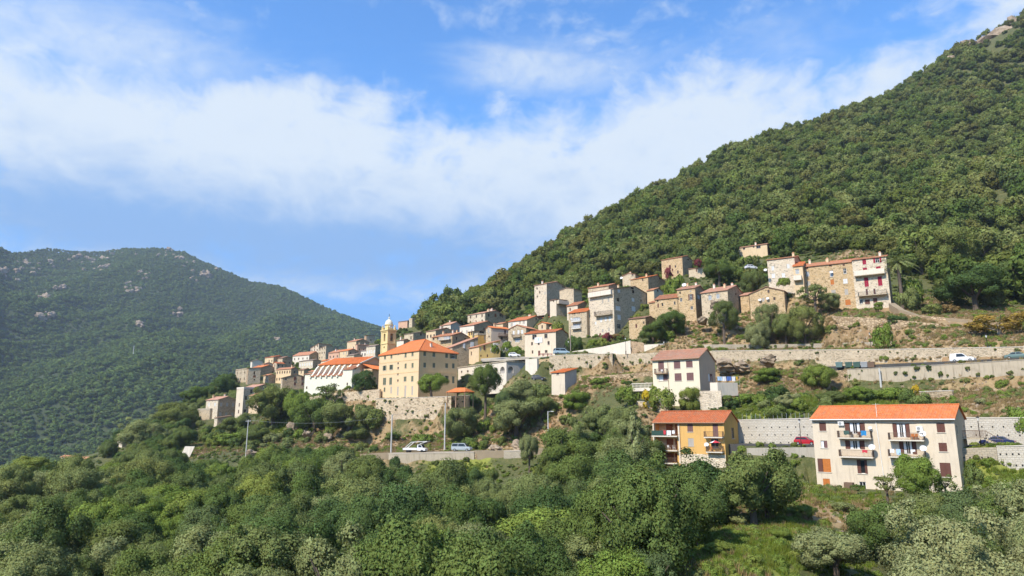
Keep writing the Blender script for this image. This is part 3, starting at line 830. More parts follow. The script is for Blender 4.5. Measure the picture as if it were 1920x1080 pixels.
# --- far hillside below, at the left
h('plastered_house', 'left one of two small orange-roofed houses among trees, far left', (114, 141, 152, 858, 868, 300, 38), ('white_plaster', SB), ('x', 'tile_faded', .4), [G(3, 1, .9, 1.2, 'dark')], ())
h('plastered_house', 'right one of two small orange-roofed houses among trees, far left', (147, 170, 184, 861, 870, 290, 38), ('cream', SB), ('x', 'tile_faded', .4), [G(2, 1, .9, 1.2, 'dark')], ())
h('stone_house', 'small pale house half hidden by olive trees at left, below the village edge', (222, 231, 238, 815, 838, 262, 40), ('cream', SB), ('x', 'tile_brown', .3), [G(2, 2, .8, 1.2, 'dark')], ())
h('ruined_house', 'ruined stone house with brown roof on the skyline right of bell tower', (747, 764, 770, 601, 614, 390, 40), ('pink_stucco', SB), ('x', 'tile_brown', .15), (), (), R=6)
h('ruined_house', 'broken pale stone wall tower on the skyline beside the ruined house', (767, 773, 779, 598, 612, 385, 45), (SL, SL), ('flat', 'stone_light', 0), (), ())

# church: long nave, low aisle with buttress fins, and the bell tower
NAVE = solve(599, 676, 728, 680, 736, 246, 27)
TOWER = solve(715.5, 727.5, 742.5, 617, 745, 236, 47)
KEEP = [g['rect'] + (g['Y'],) for g in HOUSES] + [(585, 660, 712, 738, 235), (712, 590, 745, 660, 230)]

# ------------------------------------------------------------------ retaining walls (column, row of top, row of foot, distance)
WALLS = []


def wl(*a, **k):
    WALLS.append((a, k))


wl('rampart_wall', 'tall pitted stone rampart carrying the cream-yellow convent building', [(705, 748, 815, 213), (846, 743.5, 812, 202), (884, 741.5, 780, 221)], 'rampart', 1.2, 'trim_pale', 3)
wl('terrace_wall', 'old stone wall below the church and its round tree', [(560, 748, 772, 246), (620, 738, 765, 238), (712, 729.5, 762, 228)], 'rampart', .8, None, 3)
wl('road_wall', 'pale concrete wall below the parked van and tipper truck', [(700, 855, 872, 176), (735, 851, 878, 173), (889, 848, 873, 168.5)], 'concrete', .5, 'trim_pale', 2)
wl('road_wall', 'rough stone wall right of the pale concrete van wall', [(889.5, 851.5, 868, 168.7), (944, 849.5, 866, 166)], 'dry_stone', .6)
wl('road_wall', 'concrete block wall with small arch, right end of the van terrace', [(944.5, 846.5, 871, 165.6), (985, 845, 871, 163)], 'beige_block', .6, 'trim_pale')
wl('terrace_wall', 'stone bastion wall with square end left of the pinkish house', [(1030, 667, 712, 204), (1148, 663, 703, 193), (1154, 664, 695, 201)], 'terrace_stone', .8, 'trim_pale')
wl('terrace_wall', 'stone retaining wall between the bastion and the pinkish house', [(1148, 665, 700, 200), (1232, 661, 699, 190), (1335, 658, 690, 180)], 'terrace_stone', .8)
wl('road_wall', 'long stone retaining wall along the upper road', [(1335.5, 658.5, 692, 179.8), (1460, 657, 691, 169), (1660, 655.5, 688, 155), (1800, 653, 682, 145), (1960, 650, 680, 135)], 'terrace_stone', .8, 'trim_pale')
wl('garden_wall', 'long white garden wall sloping up in front of the huge stone house', [(1073, 659, 666, 207), (1130, 650, 664, 202), (1182, 638.5, 661, 198)], 'white_plaster', .3, None, 1)
wl('garden_wall', 'short brown stone wall joining the two white garden walls', [(1182.5, 639, 662, 198.2), (1207, 643, 661, 196)], 'stone_brown', .5)
wl('garden_wall', 'short white garden wall above the roof of the pinkish house', [(1207.5, 646.5, 660, 195.8), (1246, 644, 659.5, 193)], 'white_plaster', .3, None, 1)
wl('garden_wall', 'tan rendered terrace wall above the roof ridge of the pinkish house', [(1250, 649, 661, 192), (1335, 645.5, 660, 186)], 'concrete', .4)
wl('terrace_wall', 'lower stone terrace wall between rubble house and upper road', [(1335.5, 646, 661, 186), (1500, 645, 659, 175), (1672, 640, 656, 162)], 'beige_block', .5, None, 1.5)
wl('road_wall', 'stained concrete wall supporting the upper road above the gardens', [(1588, 693, 735, 150), (1700, 688, 735, 141.5), (1800, 682.5, 735, 134), (1960, 672, 735, 123)], 'concrete', .6, 'grey_concrete', 3)
wl('road_wall', 'reddish rough stone end of the concrete wall', [(1566, 695, 730, 153), (1587.5, 693.5, 735, 150.2)], 'dry_stone', .6)
wl('road_wall', 'long white block wall behind the lower road and cream apartment house', [(1382, 788, 838, 134), (1530, 784.5, 840, 125.5), (1700, 783, 840, 116), (1830, 783.5, 842, 109.5), (2000, 784, 842, 101)], 'white_block', .5, 'trim_pale', 2)
wl('road_wall', 'brick-built wall below the lower road at the right edge', [(1800, 840.5, 885, 100.5), (1868, 838.5, 885, 97.2)], 'beige_block', .5, None, 3)
wl('road_wall', 'white block wall below the blue saloon car at the right edge', [(1868.3, 837.5, 884, 97), (2000, 835, 884, 91)], 'white_block', .5, 'trim_pale', 3)
wl('road_wall', 'low grey parapet wall below the lower road left of the cream house', [(1400, 840, 862, 122), (1528, 838.5, 874, 112)], 'grey_concrete', .45, None, 3)
wl('garden_wall', 'white garden wall with laundry line right of the pinkish house', [(1331, 717.5, 734, 150.5), (1345, 717, 735, 149.5), (1383, 717.5, 733, 152)], 'white_plaster', .25, None, 1)
wl('garden_wall', 'stone footing wall under the laundry terrace', [(1311, 733, 755, 149), (1352, 732.5, 756, 147)], 'stone_pale', .4)
wl('garden_wall', 'low stone wall at the foot of the pinkish house', [(1180, 752.5, 764, 158), (1252, 754.5, 763, 149)], 'stone_light', .4, 'trim_pale')
wl('terrace_wall', 'dry stone field terrace below the stone bastion', [(1085, 708, 720, 181), (1225, 697, 716, 170)], 'dry_stone', .6)
wl('terrace_wall', 'dark stone garden terrace wall above the cream house roof', [(1724, 735, 752, 131), (1785, 732.5, 752, 126)], 'stone_dark', .5, 'trim_pale')
wl('terrace_wall', 'pale buttress wall between arcade and ochre stone face', [(985, 673.5, 707, 207), (1007, 672.5, 706, 204)], 'white_plaster', .8)
wl('terrace_wall', 'ochre stone face under the flowered terrace', [(1007.3, 674, 706, 207), (1034, 672, 704, 205)], 'stone_ochre', .8)
wl('terrace_wall', 'low wall of stones crossing the dry slope under the crimson shutter house', [(1560, 592, 600, 172), (1660, 598, 607, 165), (1760, 607, 618, 158)], 'dry_stone', .7)
wl('terrace_wall', 'rubble terrace edge beside the footpath on the dry slope', [(1690, 588, 594, 168), (1800, 598, 606, 160), (1870, 603, 612, 155)], 'dry_stone', .7)


ROADS = [('upper_road', [(1560, 690, 158), (1660, 686, 150), (1800, 680, 140.5), (1980, 671, 129)], 5.5, 'asphalt'),
         ('lower_road', [(1380, 834, 131), (1520, 836, 122.3), (1700, 837, 112.6), (1840, 837.5, 105.6), (2000, 837, 98)], 6.4, 'asphalt'),
         ('van_road', [(690, 852, 180), (735, 850, 176.5), (890, 847, 172), (985, 844.5, 167), (1080, 836, 160)], 6, 'road_pale'),
         ('footpath', [(1672, 570, 177), (1690, 582, 172), (1720, 592, 168), (1790, 600, 161), (1860, 606, 156)], 1.6, 'road_pale', .25)]

# ------------------------------------------------------------------ terrain
CTRL = []                         # (x, y, z)


def gp(px, py, Y, hgt=0.0):
    p = at(px, py, Y)
    CTRL.append((p.x, p.y, p.z - hgt))
    return p


for x, y, z in ((0, 0, -1.75), (-14, 0, -2), (14, 0, -2), (0, -30, 1), (-60, -20, -4), (60, -20, 3), (0, 7, -4.5), (-20, 8, -6.5), (20, 8, -6), (0, 20, -12), (-40, 22, -16), (40, 22, -14),
                (0, 40, -17.5), (-45, 42, -20), (-110, 45, -27), (45, 42, -16.5), (90, 45, -12), (140, 60, 2), (-200, 100, -40)):
    CTRL.append((x, y, z))
for r in ((60, 1060, 74, 6), (300, 1060, 70, 6), (500, 1060, 66, 6.5), (900, 1060, 62, 6.5), (1100, 1060, 62, 6), (1280, 1060, 62, .3), (1400, 1040, 64, .2), (1600, 1060, 56, 5), (1880, 1060, 52, 5),
          (60, 980, 100, 6), (300, 980, 98, 6), (500, 980, 92, 6), (900, 960, 95, 6.5), (1150, 960, 90, 6.5), (1330, 1000, 78, .3), (1450, 960, 86, .2), (1550, 950, 90, 0), (1720, 980, 76, 5), (1880, 950, 78, 4),
          (40, 915, 135, 5.5), (300, 900, 130, 6), (600, 880, 130, 5.5), (800, 900, 130, 6), (1000, 900, 120, 6), (1130, 900, 112, 6), (1250, 900, 116, 5), (1400, 890, 110, 5), (1480, 905, 103, 0), (1860, 905, 91, 0), (1700, 948, 90, 0), (1600, 945, 95, 0),
          (735, 849, 177, 0), (880, 846, 173, 0), (985, 846, 168, 0), (1080, 838, 160, 0), (700, 853, 182, 0),
          (760, 876, 172, 0), (900, 874, 167, 0), (1000, 872, 160, 0),
          (740, 812, 203, 0), (840, 810, 198, 0), (900, 795, 203, 0), (960, 800, 186, 0), (1040, 800, 174, 0), (930, 770, 205, 0), (1000, 745, 198, 0), (1150, 790, 152, 0), (1120, 760, 165, 0), (1200, 770, 150, 0), (1210, 840, 132, 2),
          (480, 850, 202, 0), (600, 810, 226, 0), (560, 836, 210, 0), (350, 838, 225, 0), (420, 815, 258, 0), (640, 780, 232, 0), (540, 790, 240, 0), (690, 760, 228, 0), (480, 810, 240, 0), (300, 862, 205, 2), (600, 752, 250, 0),
          (240, 815, 270, 5), (330, 775, 300, 5), (420, 725, 335, 6), (440, 703, 365, 5), (200, 860, 230, 5), (100, 885, 190, 5), (30, 905, 170, 5),
          (-150, 950, 200, 5), (-300, 960, 160, 5)):
    gp(*r)
# the far side of the spur falls away to the valley
for px, py, Y in ((0, 985, 330), (100, 970, 390), (250, 930, 430), (350, 870, 440), (430, 780, 470), (520, 720, 540), (-300, 1000, 400), (0, 985, 560), (200, 960, 650), (400, 900, 720), (600, 830, 800), (700, 760, 700), (-400, 985, 650)):
    gp(px, py, Y)
# forested flank and its crest
for r in ((1200, 450, 350, 7), (1500, 400, 300, 7), (1400, 330, 420, 7), (1700, 300, 390, 7), (1850, 300, 380, 7), (1750, 420, 255, 7), (1880, 440, 240, 7), (1880, 520, 196, 5), (1760, 520, 196, 4), (1000, 530, 330, 6), (1100, 490, 340, 6), (1300, 440, 320, 7), (1600, 440, 232, 6), (1480, 450, 255, 6), (1900, 180, 480, 6), (900, 562, 350, 5)):
    gp(*r)
RIDGE = [(2400, -260, 700), (2150, -110, 650), (1920, 26, 620), (1800, 92, 605), (1700, 152, 590), (1570, 213, 560), (1400, 268, 530), (1300, 325, 510), (1200, 378, 490), (1100, 430, 470), (1000, 487, 450), (900, 548, 430), (830, 583, 412), (775, 612, 402), (720, 630, 440), (640, 655, 475), (560, 667, 465), (490, 676, 435)]
for px, py, Y in RIDGE:
    p = gp(px, py, Y, 5.5 if px > 780 else 3)
    CTRL.append((p.x * 1.0, p.y + 110, p.z - 75))
    if px > 780:
        CTRL.append((p.x, p.y + 300, p.z - 260))
# road benches and the slopes between them
for r in ((1592, 690, 152, 0), (1750, 683, 142, 0), (1920, 676, 131, 0), (2080, 668, 122, 0), (1345, 692, 172, 0), (1480, 696, 158, 0), (1420, 694, 165, 0),
          (1920, 648, 138, 0), (1660, 652, 160, 0), (1500, 650, 171, 0), (1340, 652, 181, 0), (1230, 655, 193, 0), (1100, 662, 204, 0), (1060, 665, 210, 0),
          (1700, 600, 172, 0), (1850, 615, 153, 0), (1900, 580, 170, 0), (1780, 590, 170, 0), (1560, 610, 176, 0), (1420, 620, 185, 0), (1300, 630, 195, 0),
          (1600, 733, 144, 0), (1900, 733, 120, 0), (1500, 740, 143, 0), (1750, 745, 130, 0), (1420, 745, 148, 0), (1150, 712, 184, 0), (1080, 735, 174, 0),
          (1400, 833, 126, 0), (1510, 836, 119, 0), (1830, 838, 104, 0), (1915, 837, 99, 0), (2050, 836, 93, 0), (1400, 783, 136, 0), (1520, 781, 129, 0), (1850, 783, 112, 0), (2050, 783, 101, 0), (1700, 775, 120, 0),
          (1900, 880, 96, 0)):
    gp(*r)
for g in HOUSES:
    if not g['ctrl']:
        continue
    ca, sa = math.cos(g['a']), math.sin(g['a'])
    X, Yv = Vector((ca, -sa, 0)), Vector((sa, ca, 0))
    for s_, t_ in ((0, 0), (-1, 0), (0, 1), (-1, 1)):
        p = g['C'] + X * (g['L'] * s_) + Yv * (g['R'] * t_)
        CTRL.append((p.x, p.y, g['zb'] + (-.55 + .10 * g['R'] * t_)))
for g in (NAVE,):
    ca, sa = math.cos(g['a']), math.sin(g['a'])
    for s_, t_ in ((0, -4), (-20, -4), (-20, 12), (0, 12)):
        CTRL.append((g['C'].x + ca * s_ + sa * t_, g['C'].y - sa * s_ + ca * t_, g['zb'] + .3))

for a_, k_ in WALLS:
    if a_[0] == 'garden_wall':
        continue
    pts = a_[2]
    for (x0, t0, b0, Y0), (x1, t1, b1, Y1) in zip(pts, pts[1:]):
        A0, A1 = at(x0, t0, Y0), at(x1, t1, Y1)
        B0, B1 = at(x0, b0, Y0), at(x1, b1, Y1)
        d = A1 - A0
        d.z = 0
        ln = d.length
        d.normalize()
        nr = Vector((-d.y, d.x, 0))
        n = max(1, int(ln / 5))
        for i in range(n + 1):
            f_ = i / n
            p, q = A0.lerp(A1, f_), B0.lerp(B1, f_)
            CTRL.append((q.x - nr.x * .9, q.y - nr.y * .9, q.z))
            CTRL.append((p.x + nr.x * 1.3, p.y + nr.y * 1.3, p.z - .25))
for a_ in ROADS[:3]:
    cs = [at(*q) for q in a_[1]]
    for q0, q1 in zip(cs, cs[1:]):
        d = (q1 - q0)
        n = max(2, int(d.length / 4))
        d.z = 0
        d.normalize()
        for i in range(n):
            p = q0.lerp(q1, i / n)
            for s_ in (-2.2, 0, 2.2):
                CTRL.append((p.x - d.y * s_, p.y + d.x * s_, p.z - .35))
P = np.array(CTRL)
rngn = np.random.default_rng(5)
XY = P[:, :2] + rngn.normal(0, 1e-3, (len(P), 2))
Kx = -np.sqrt(((XY[:, None, :] - XY[None, :, :]) ** 2).sum(-1) + .6)
n_ = len(P)
A = np.zeros((n_ + 1, n_ + 1))
A[:n_, :n_] = Kx + np.eye(n_) * .3
A[:n_, n_] = 1
A[n_, :n_] = 1
rbf_w = np.linalg.solve(A, np.concatenate([P[:, 2], [0]]))


def vnoise(x, y, seed=0):
    """smooth value noise, numpy"""
    xi, yi = np.floor(x).astype(np.int64), np.floor(y).astype(np.int64)
    fx, fy = x - xi, y - yi
    fx, fy = fx * fx * (3 - 2 * fx), fy * fy * (3 - 2 * fy)

    def hsh(a, b):
        n = (a * 374761393 + b * 668265263 + seed * 144665) & 0x7fffffff
        n = ((n ^ (n >> 13)) * 1274126177) & 0x7fffffff
        return ((n ^ (n >> 16)) & 0xffff) / 65535.0
    return (hsh(xi, yi) * (1 - fx) + hsh(xi + 1, yi) * fx) * (1 - fy) + (hsh(xi, yi + 1) * (1 - fx) + hsh(xi + 1, yi + 1) * fx) * fy


def fbm(x, y, oct=4, seed=0):
    s, a = 0, .5
    for i in range(oct):
        s = s + a * (vnoise(x, y, seed + i) - .5)
        x, y, a = x * 2.03 + 7.1, y * 2.03 - 3.3, a * .5
    return s


# crest of the far mountain: (photo column, photo row, distance)
CREST = [(-1500, 520, 2300), (-700, 470, 2200), (-300, 430, 2000), (0, 461, 1900), (30, 473, 2000), (98, 463, 2250), (140, 469, 2300), (190, 470, 2350), (240, 464, 2400), (310, 465, 2450), (352, 473, 2450), (380, 487, 2420), (420, 503, 2400), (480, 527, 2380), (530, 534, 2360), (570, 552, 2330), (610, 572, 2300), (660, 592, 2250), (710, 610, 2200), (760, 640, 2150), (850, 700, 2100), (1000, 760, 2050), (1300, 790, 2000), (3000, 790, 2000)]
c_az = np.array([(c[0] - 960) / F for c in CREST])
c_tan = np.array([at(960, c[1], 1).z for c in CREST])
c_Y = np.array([c[2] for c in CREST], float)
c_tan = np.array([at(c[0], c[1], 1).z for c in CREST])


def mountain(x, y):
    yy = np.maximum(y, 1.0)
    q = x / yy
    # photo column shifts with height: u = x / (y cp + z sp); a small correction is enough
    q = q / (1.0 + .2 * .18)
    Yr = np.interp(q, c_az, c_Y)
    zr = np.interp(q, c_az, c_tan) * Yr - 5
    t = (y - 650) / (Yr - 650)
    tt = np.clip(t, 0, 1)
    prof = -150 + (zr + 150) * (tt ** 1.12)
    spur = fbm(x / 420 + 3, y / 620, 5, 11)
    gull = np.abs(fbm(x / 230, y / 700 + 9, 4, 23))
    env = np.clip(4 * tt * (1 - tt), 0, 1)
    prof = prof + env * (spur * 250 - gull * 130 + 16)
    prof = np.where(t > 1, zr - (y - Yr) * .55, prof)
    near = at(100, 600, 1).z
    # a nearer dark spur at the left
    sx, sy = -560 - (y - 1150) * .25, 1150
    r2 = ((x + 560) / 330) ** 2 + ((y - 1120) / 330) ** 2
    prof = prof + 42 * np.exp(-r2)
    return np.where(y < 640, -400, prof)


RPTS = []
for a_ in ROADS[:3]:
    cs = [at(*q) for q in a_[1]]
    for q0, q1 in zip(cs, cs[1:]):
        n = max(2, int((q1 - q0).length / 1.5))
        RPTS += [tuple(q0.lerp(q1, i / n)) for i in range(n)]
RPTS = np.array(RPTS)


def cpt(g, s_, t_):
    ca, sa = math.cos(g['a']), math.sin(g['a'])
    return g['C'].x + ca * s_ + sa * t_, g['C'].y - sa * s_ + ca * t_


FLAT = [([tuple(at(704, 748, 213.6).xy), tuple(at(845, 743.6, 202.4).xy), tuple(at(884, 741.6, 221).xy), cpt(CONV, 0, CONV['R']), cpt(CONV, -2, CONV['R']), cpt(CONV, -CONV['L'], 2), cpt(CONV, -CONV['L'] - 3, 0)], at(846, 743.5, 202).z - .4),
        ([cpt(CRM, -CRM['L'] - 2, 2), cpt(CRM, -CRM['L'] - 2, -5), cpt(CRM, 1, -5), cpt(CRM, 1, 2)], CRM['zb'] + .15)]


def H(x, y):
    x = np.atleast_1d(np.asarray(x, float))
    y = np.atleast_1d(np.asarray(y, float))
    out = np.empty_like(x)
    for i in range(0, len(x), 20000):
        xs, ys = x[i:i + 20000], y[i:i + 20000]
        d = -np.sqrt((xs[:, None] - XY[None, :, 0]) ** 2 + (ys[:, None] - XY[None, :, 1]) ** 2 + .6)
        out[i:i + 20000] = d @ rbf_w[:-1] + rbf_w[-1]
    r = np.hypot(x, y)
    rough = np.clip((r - 20) / 100, 0, 1)
    out = out + fbm(x / 9, y / 9, 3, 3) * (.55 + .6 * np.clip((r - 200) / 80, 0, 1)) * rough + fbm(x / 45, y / 45, 3, 8) * 5.0 * np.clip((r - 260) / 150, 0, 1)
    for poly, zf in FLAT:
        ins = np.zeros(x.shape, bool)
        for i in range(len(poly)):
            (ax, ay), (bx, by) = poly[i], poly[(i + 1) % len(poly)]
            ins ^= ((ay > y) != (by > y)) & (x < (bx - ax) * (y - ay) / (by - ay + 1e-9) + ax)
        out = np.where(ins, np.minimum(out, zf), out)
    nr_ = np.nonzero((y > 85) & (y < 186) & (r < 230))[0]
    for i in range(0, len(nr_), 4000):
        k = nr_[i:i + 4000]
        d2 = (x[k, None] - RPTS[None, :, 0]) ** 2 + (y[k, None] - RPTS[None, :, 1]) ** 2
        j_ = d2.argmin(1)
        dm = np.sqrt(d2[np.arange(len(k)), j_])
        out[k] = np.where(dm < 5.4, np.minimum(out[k], RPTS[j_, 2] - .05), out[k])
    lim = np.where(y > 500, -120.0, -60.0)
    out = np.maximum(out, lim)
    m = mountain(x, y)
    far = np.clip((r - 900) / 200, 0, 1)
    out = out * (1 - far) + np.minimum(out, -60) * far
    return np.maximum(out, m)


def Hz(x, y):
    return float(H([x], [y])[0])


# one polar sheet, fine where the photo looks
az = np.concatenate([np.linspace(-math.pi, -1.0, 24, endpoint=False), np.linspace(-1.0, -.70, 20, endpoint=False), np.linspace(-.70, .70, 430, endpoint=False), np.linspace(.70, 1.0, 20, endpoint=False), np.linspace(1.0, math.pi, 24, endpoint=False)])
rr = np.concatenate([np.geomspace(1.2, 60, 40, endpoint=False), np.geomspace(60, 320, 250, endpoint=False), np.geomspace(320, 700, 70, endpoint=False), np.geomspace(700, 2700, 170, endpoint=False), np.geomspace(2700, 3600, 6)])
nA, nR = len(az), len(rr)
RR, AA = np.meshgrid(rr, az, indexing='ij')
gx, gy = (RR * np.sin(AA)).ravel(), (RR * np.cos(AA)).ravel()
gz = H(gx, gy)
gverts = np.stack([gx, gy, gz], 1)
centre = len(gverts)
gverts = np.vstack([gverts, [[0, 0, -1.75]]])
i0 = np.arange(nR - 1)[:, None] * nA
j = np.arange(nA)[None, :]
j1 = (np.arange(nA)[None, :] + 1) % nA
quads = np.stack([i0 + j, i0 + nA + j, i0 + nA + j1, i0 + j1], -1).reshape(-1, 4)[:, ::-1]
me = bpy.data.meshes.new('ground')
nq = len(quads)
tris = np.stack([np.full(nA, centre), np.arange(nA), (np.arange(nA) + 1) % nA], -1)[:, ::-1]
me.vertices.add(len(gverts))
me.vertices.foreach_set('co', gverts.ravel())
me.loops.add(nq * 4 + nA * 3)
me.loops.foreach_set('vertex_index', np.concatenate([quads.ravel(), tris.ravel()]).astype(np.int32))
me.polygons.add(nq + nA)
me.polygons.foreach_set('loop_start', np.concatenate([np.arange(nq) * 4, nq * 4 + np.arange(nA) * 3]).astype(np.int32))
me.polygons.foreach_set('use_smooth', [True] * (nq + nA))
me.update(calc_edges=True)

# ground cover: how bare and dry the soil is (1) against undergrowth (0)
BARE = [(1700, 610, 165, 22, 1), (1850, 640, 145, 16, 1), (1560, 620, 175, 15, .9), (1440, 640, 182, 14, .8), (1330, 620, 195, 14, .8), (1740, 560, 180, 12, .9), (1900, 600, 160, 14, 1), (1480, 385, 300, 8, .9), (1600, 440, 228, 8, .8),
        (1530, 945, 92, 9, .85), (1430, 985, 82, 7, .9), (1290, 1050, 64, 5, .9), (1500, 885, 103, 6, .6), (1860, 740, 122, 12, 1), (1780, 730, 130, 7, .7), (1900, 760, 115, 9, 1), (900, 810, 198, 13, 1), (980, 815, 180, 10, .9), (770, 830, 186, 14, 1), (640, 800, 226, 14, .9),
        (560, 830, 210, 12, .8), (420, 830, 240, 13, .9), (380, 845, 218, 9, .8), (1150, 700, 186, 14, 1), (1080, 720, 178, 9, .8), (1420, 700, 160, 14, .9), (1500, 705, 152, 10, .9), (1200, 690, 185, 12, .9), (40, 950, 118, 6, .8), (270, 940, 112, 5, .8), (1230, 770, 145, 8, .7), (1080, 840, 150, 6, .8), (1130, 800, 150, 6, .7), (1040, 790, 176, 8, .8), (760, 822, 196, 11, .9), (690, 805, 214, 9, .8), (820, 818, 192, 8, .9), (480, 835, 222, 9, .7), (1885, 84, 600, 26, 1), (1840, 104, 594, 18, .9), (1720, 545, 180, 10, .8), (1690, 505, 186, 8, .6), (1380, 1000, 78, 4, .8), (1310, 1060, 62, 4, .9)]
bare = np.zeros(len(gverts))
for px, py, Y, r_, amp in BARE:
    p = at(px, py, Y)
    bare = np.maximum(bare, amp * np.exp(-((gverts[:, 0] - p.x) ** 2 + (gverts[:, 1] - p.y) ** 2) / (r_ * r_)))
at_b = me.attributes.new('bare', 'FLOAT', 'POINT')
at_b.data.foreach_set('value', bare.astype(np.float32))
GRASS = [(1400, 1010, 78, 9, 1), (1340, 1050, 66, 7, 1), (1480, 1000, 78, 6, .8), (860, 880, 168, 8, 1), (1880, 890, 95, 7, .8), (1470, 890, 106, 6, .6), (300, 850, 215, 10, .7), (480, 820, 235, 12, .7), (1560, 930, 96, 5, .5), (1450, 770, 138, 8, .8), (1600, 760, 132, 8, .8)]
gr_ = np.zeros(len(gverts))
for px, py, Y, r_, amp in GRASS:
    p = at(px, py, Y)
    gr_ = np.maximum(gr_, amp * np.exp(-((gverts[:, 0] - p.x) ** 2 + (gverts[:, 1] - p.y) ** 2) / (r_ * r_)))
at_g = me.attributes.new('grass', 'FLOAT', 'POINT')
at_g.data.foreach_set('value', gr_.astype(np.float32))

m, t, bs = new_mat('ground_cover')
geo = t.add('ShaderNodeNewGeometry')
pos = geo.outputs['Position']
ab = t.add('ShaderNodeAttribute', attribute_name='bare').outputs['Fac']
ag = t.add('ShaderNodeAttribute', attribute_name='grass').outputs['Fac']
nb = t.noise(pos, .045, 6, .62, .4)
nm = t.noise(pos, .35, 6, .65, .3)
nf = t.noise(pos, 2.2, 5, .65)
soil = t.ramp(nm, [(.25, (.17, .11, .058)), (.45, (.28, .185, .095)), (.62, (.35, .25, .13)), (.8, (.25, .21, .085))])
soil = t.mix(t.sstep(nf, .52, .72), soil, (.17, .16, .065))
soil = t.mix(t.math('MULTIPLY', t.sstep(t.noise(pos, .16, 5, .6), .55, .7), .6), soil, (.38, .20, .10))
soil = t.mix(t.math('MULTIPLY', t.sstep(t.noise(pos, .9, 4, .6), .60, .68), .8), soil, (.38, .32, .235))
under = t.ramp(t.math('MULTIPLY_ADD', nf, .5, t.math('MULTIPLY', nm, .5)), [(.3, (.045, .05, .018)), (.45, (.075, .085, .026)), (.55, (.11, .11, .04)), (.7, (.20, .16, .07))])
grass = t.ramp(nm, [(.3, (.12, .15, .03)), (.6, (.24, .25, .05)), (.75, (.32, .28, .08))])
fb = t.sstep(t.math('MULTIPLY_ADD', t.math('SUBTRACT', nm, .5), .9, ab), .22, .48)
fg = t.sstep(t.math('MULTIPLY_ADD', t.math('SUBTRACT', nm, .5), .9, ag), .25, .5)
c = t.mix(fb, under, soil)
c = t.mix(fg, c, grass)
# outcrops of pale granite high on the far mountain and on steep faces
sz_ = t.add('ShaderNodeSeparateXYZ')
t.link(pos, sz_.inputs[0])
farm = t.sstep(sz_.outputs[1], 560, 700)
rk = t.math('MULTIPLY', t.sstep(t.math('ADD', t.noise(pos, .011, 7, .68, .5), t.math('MULTIPLY', t.sstep(sz_.outputs[2], 200, 700), .12)), .66, .72), farm)
c = t.mix(farm, c, (.05, .066, .024))
c = t.mix(t.math('MULTIPLY', rk, .35), c, (.26, .23, .18))
t.link(c, bs.inputs['Base Color'])
bump(t, bs, t.math('MULTIPLY_ADD', nf, .4, nm), .8, .35)
me.materials.append(m)
ground = struct(link('ground', me))
# ------------------------------------------------------------------ windows
WCACHE = {}
LEAF = dict(shutb='shutter_brown', shutp='shutter_purple', shutg='shutter_grey', green='shutter_green', red='shutter_red', white='shutter_white', grey='shutter_grey', orange='wood_orange', door='door_brown')


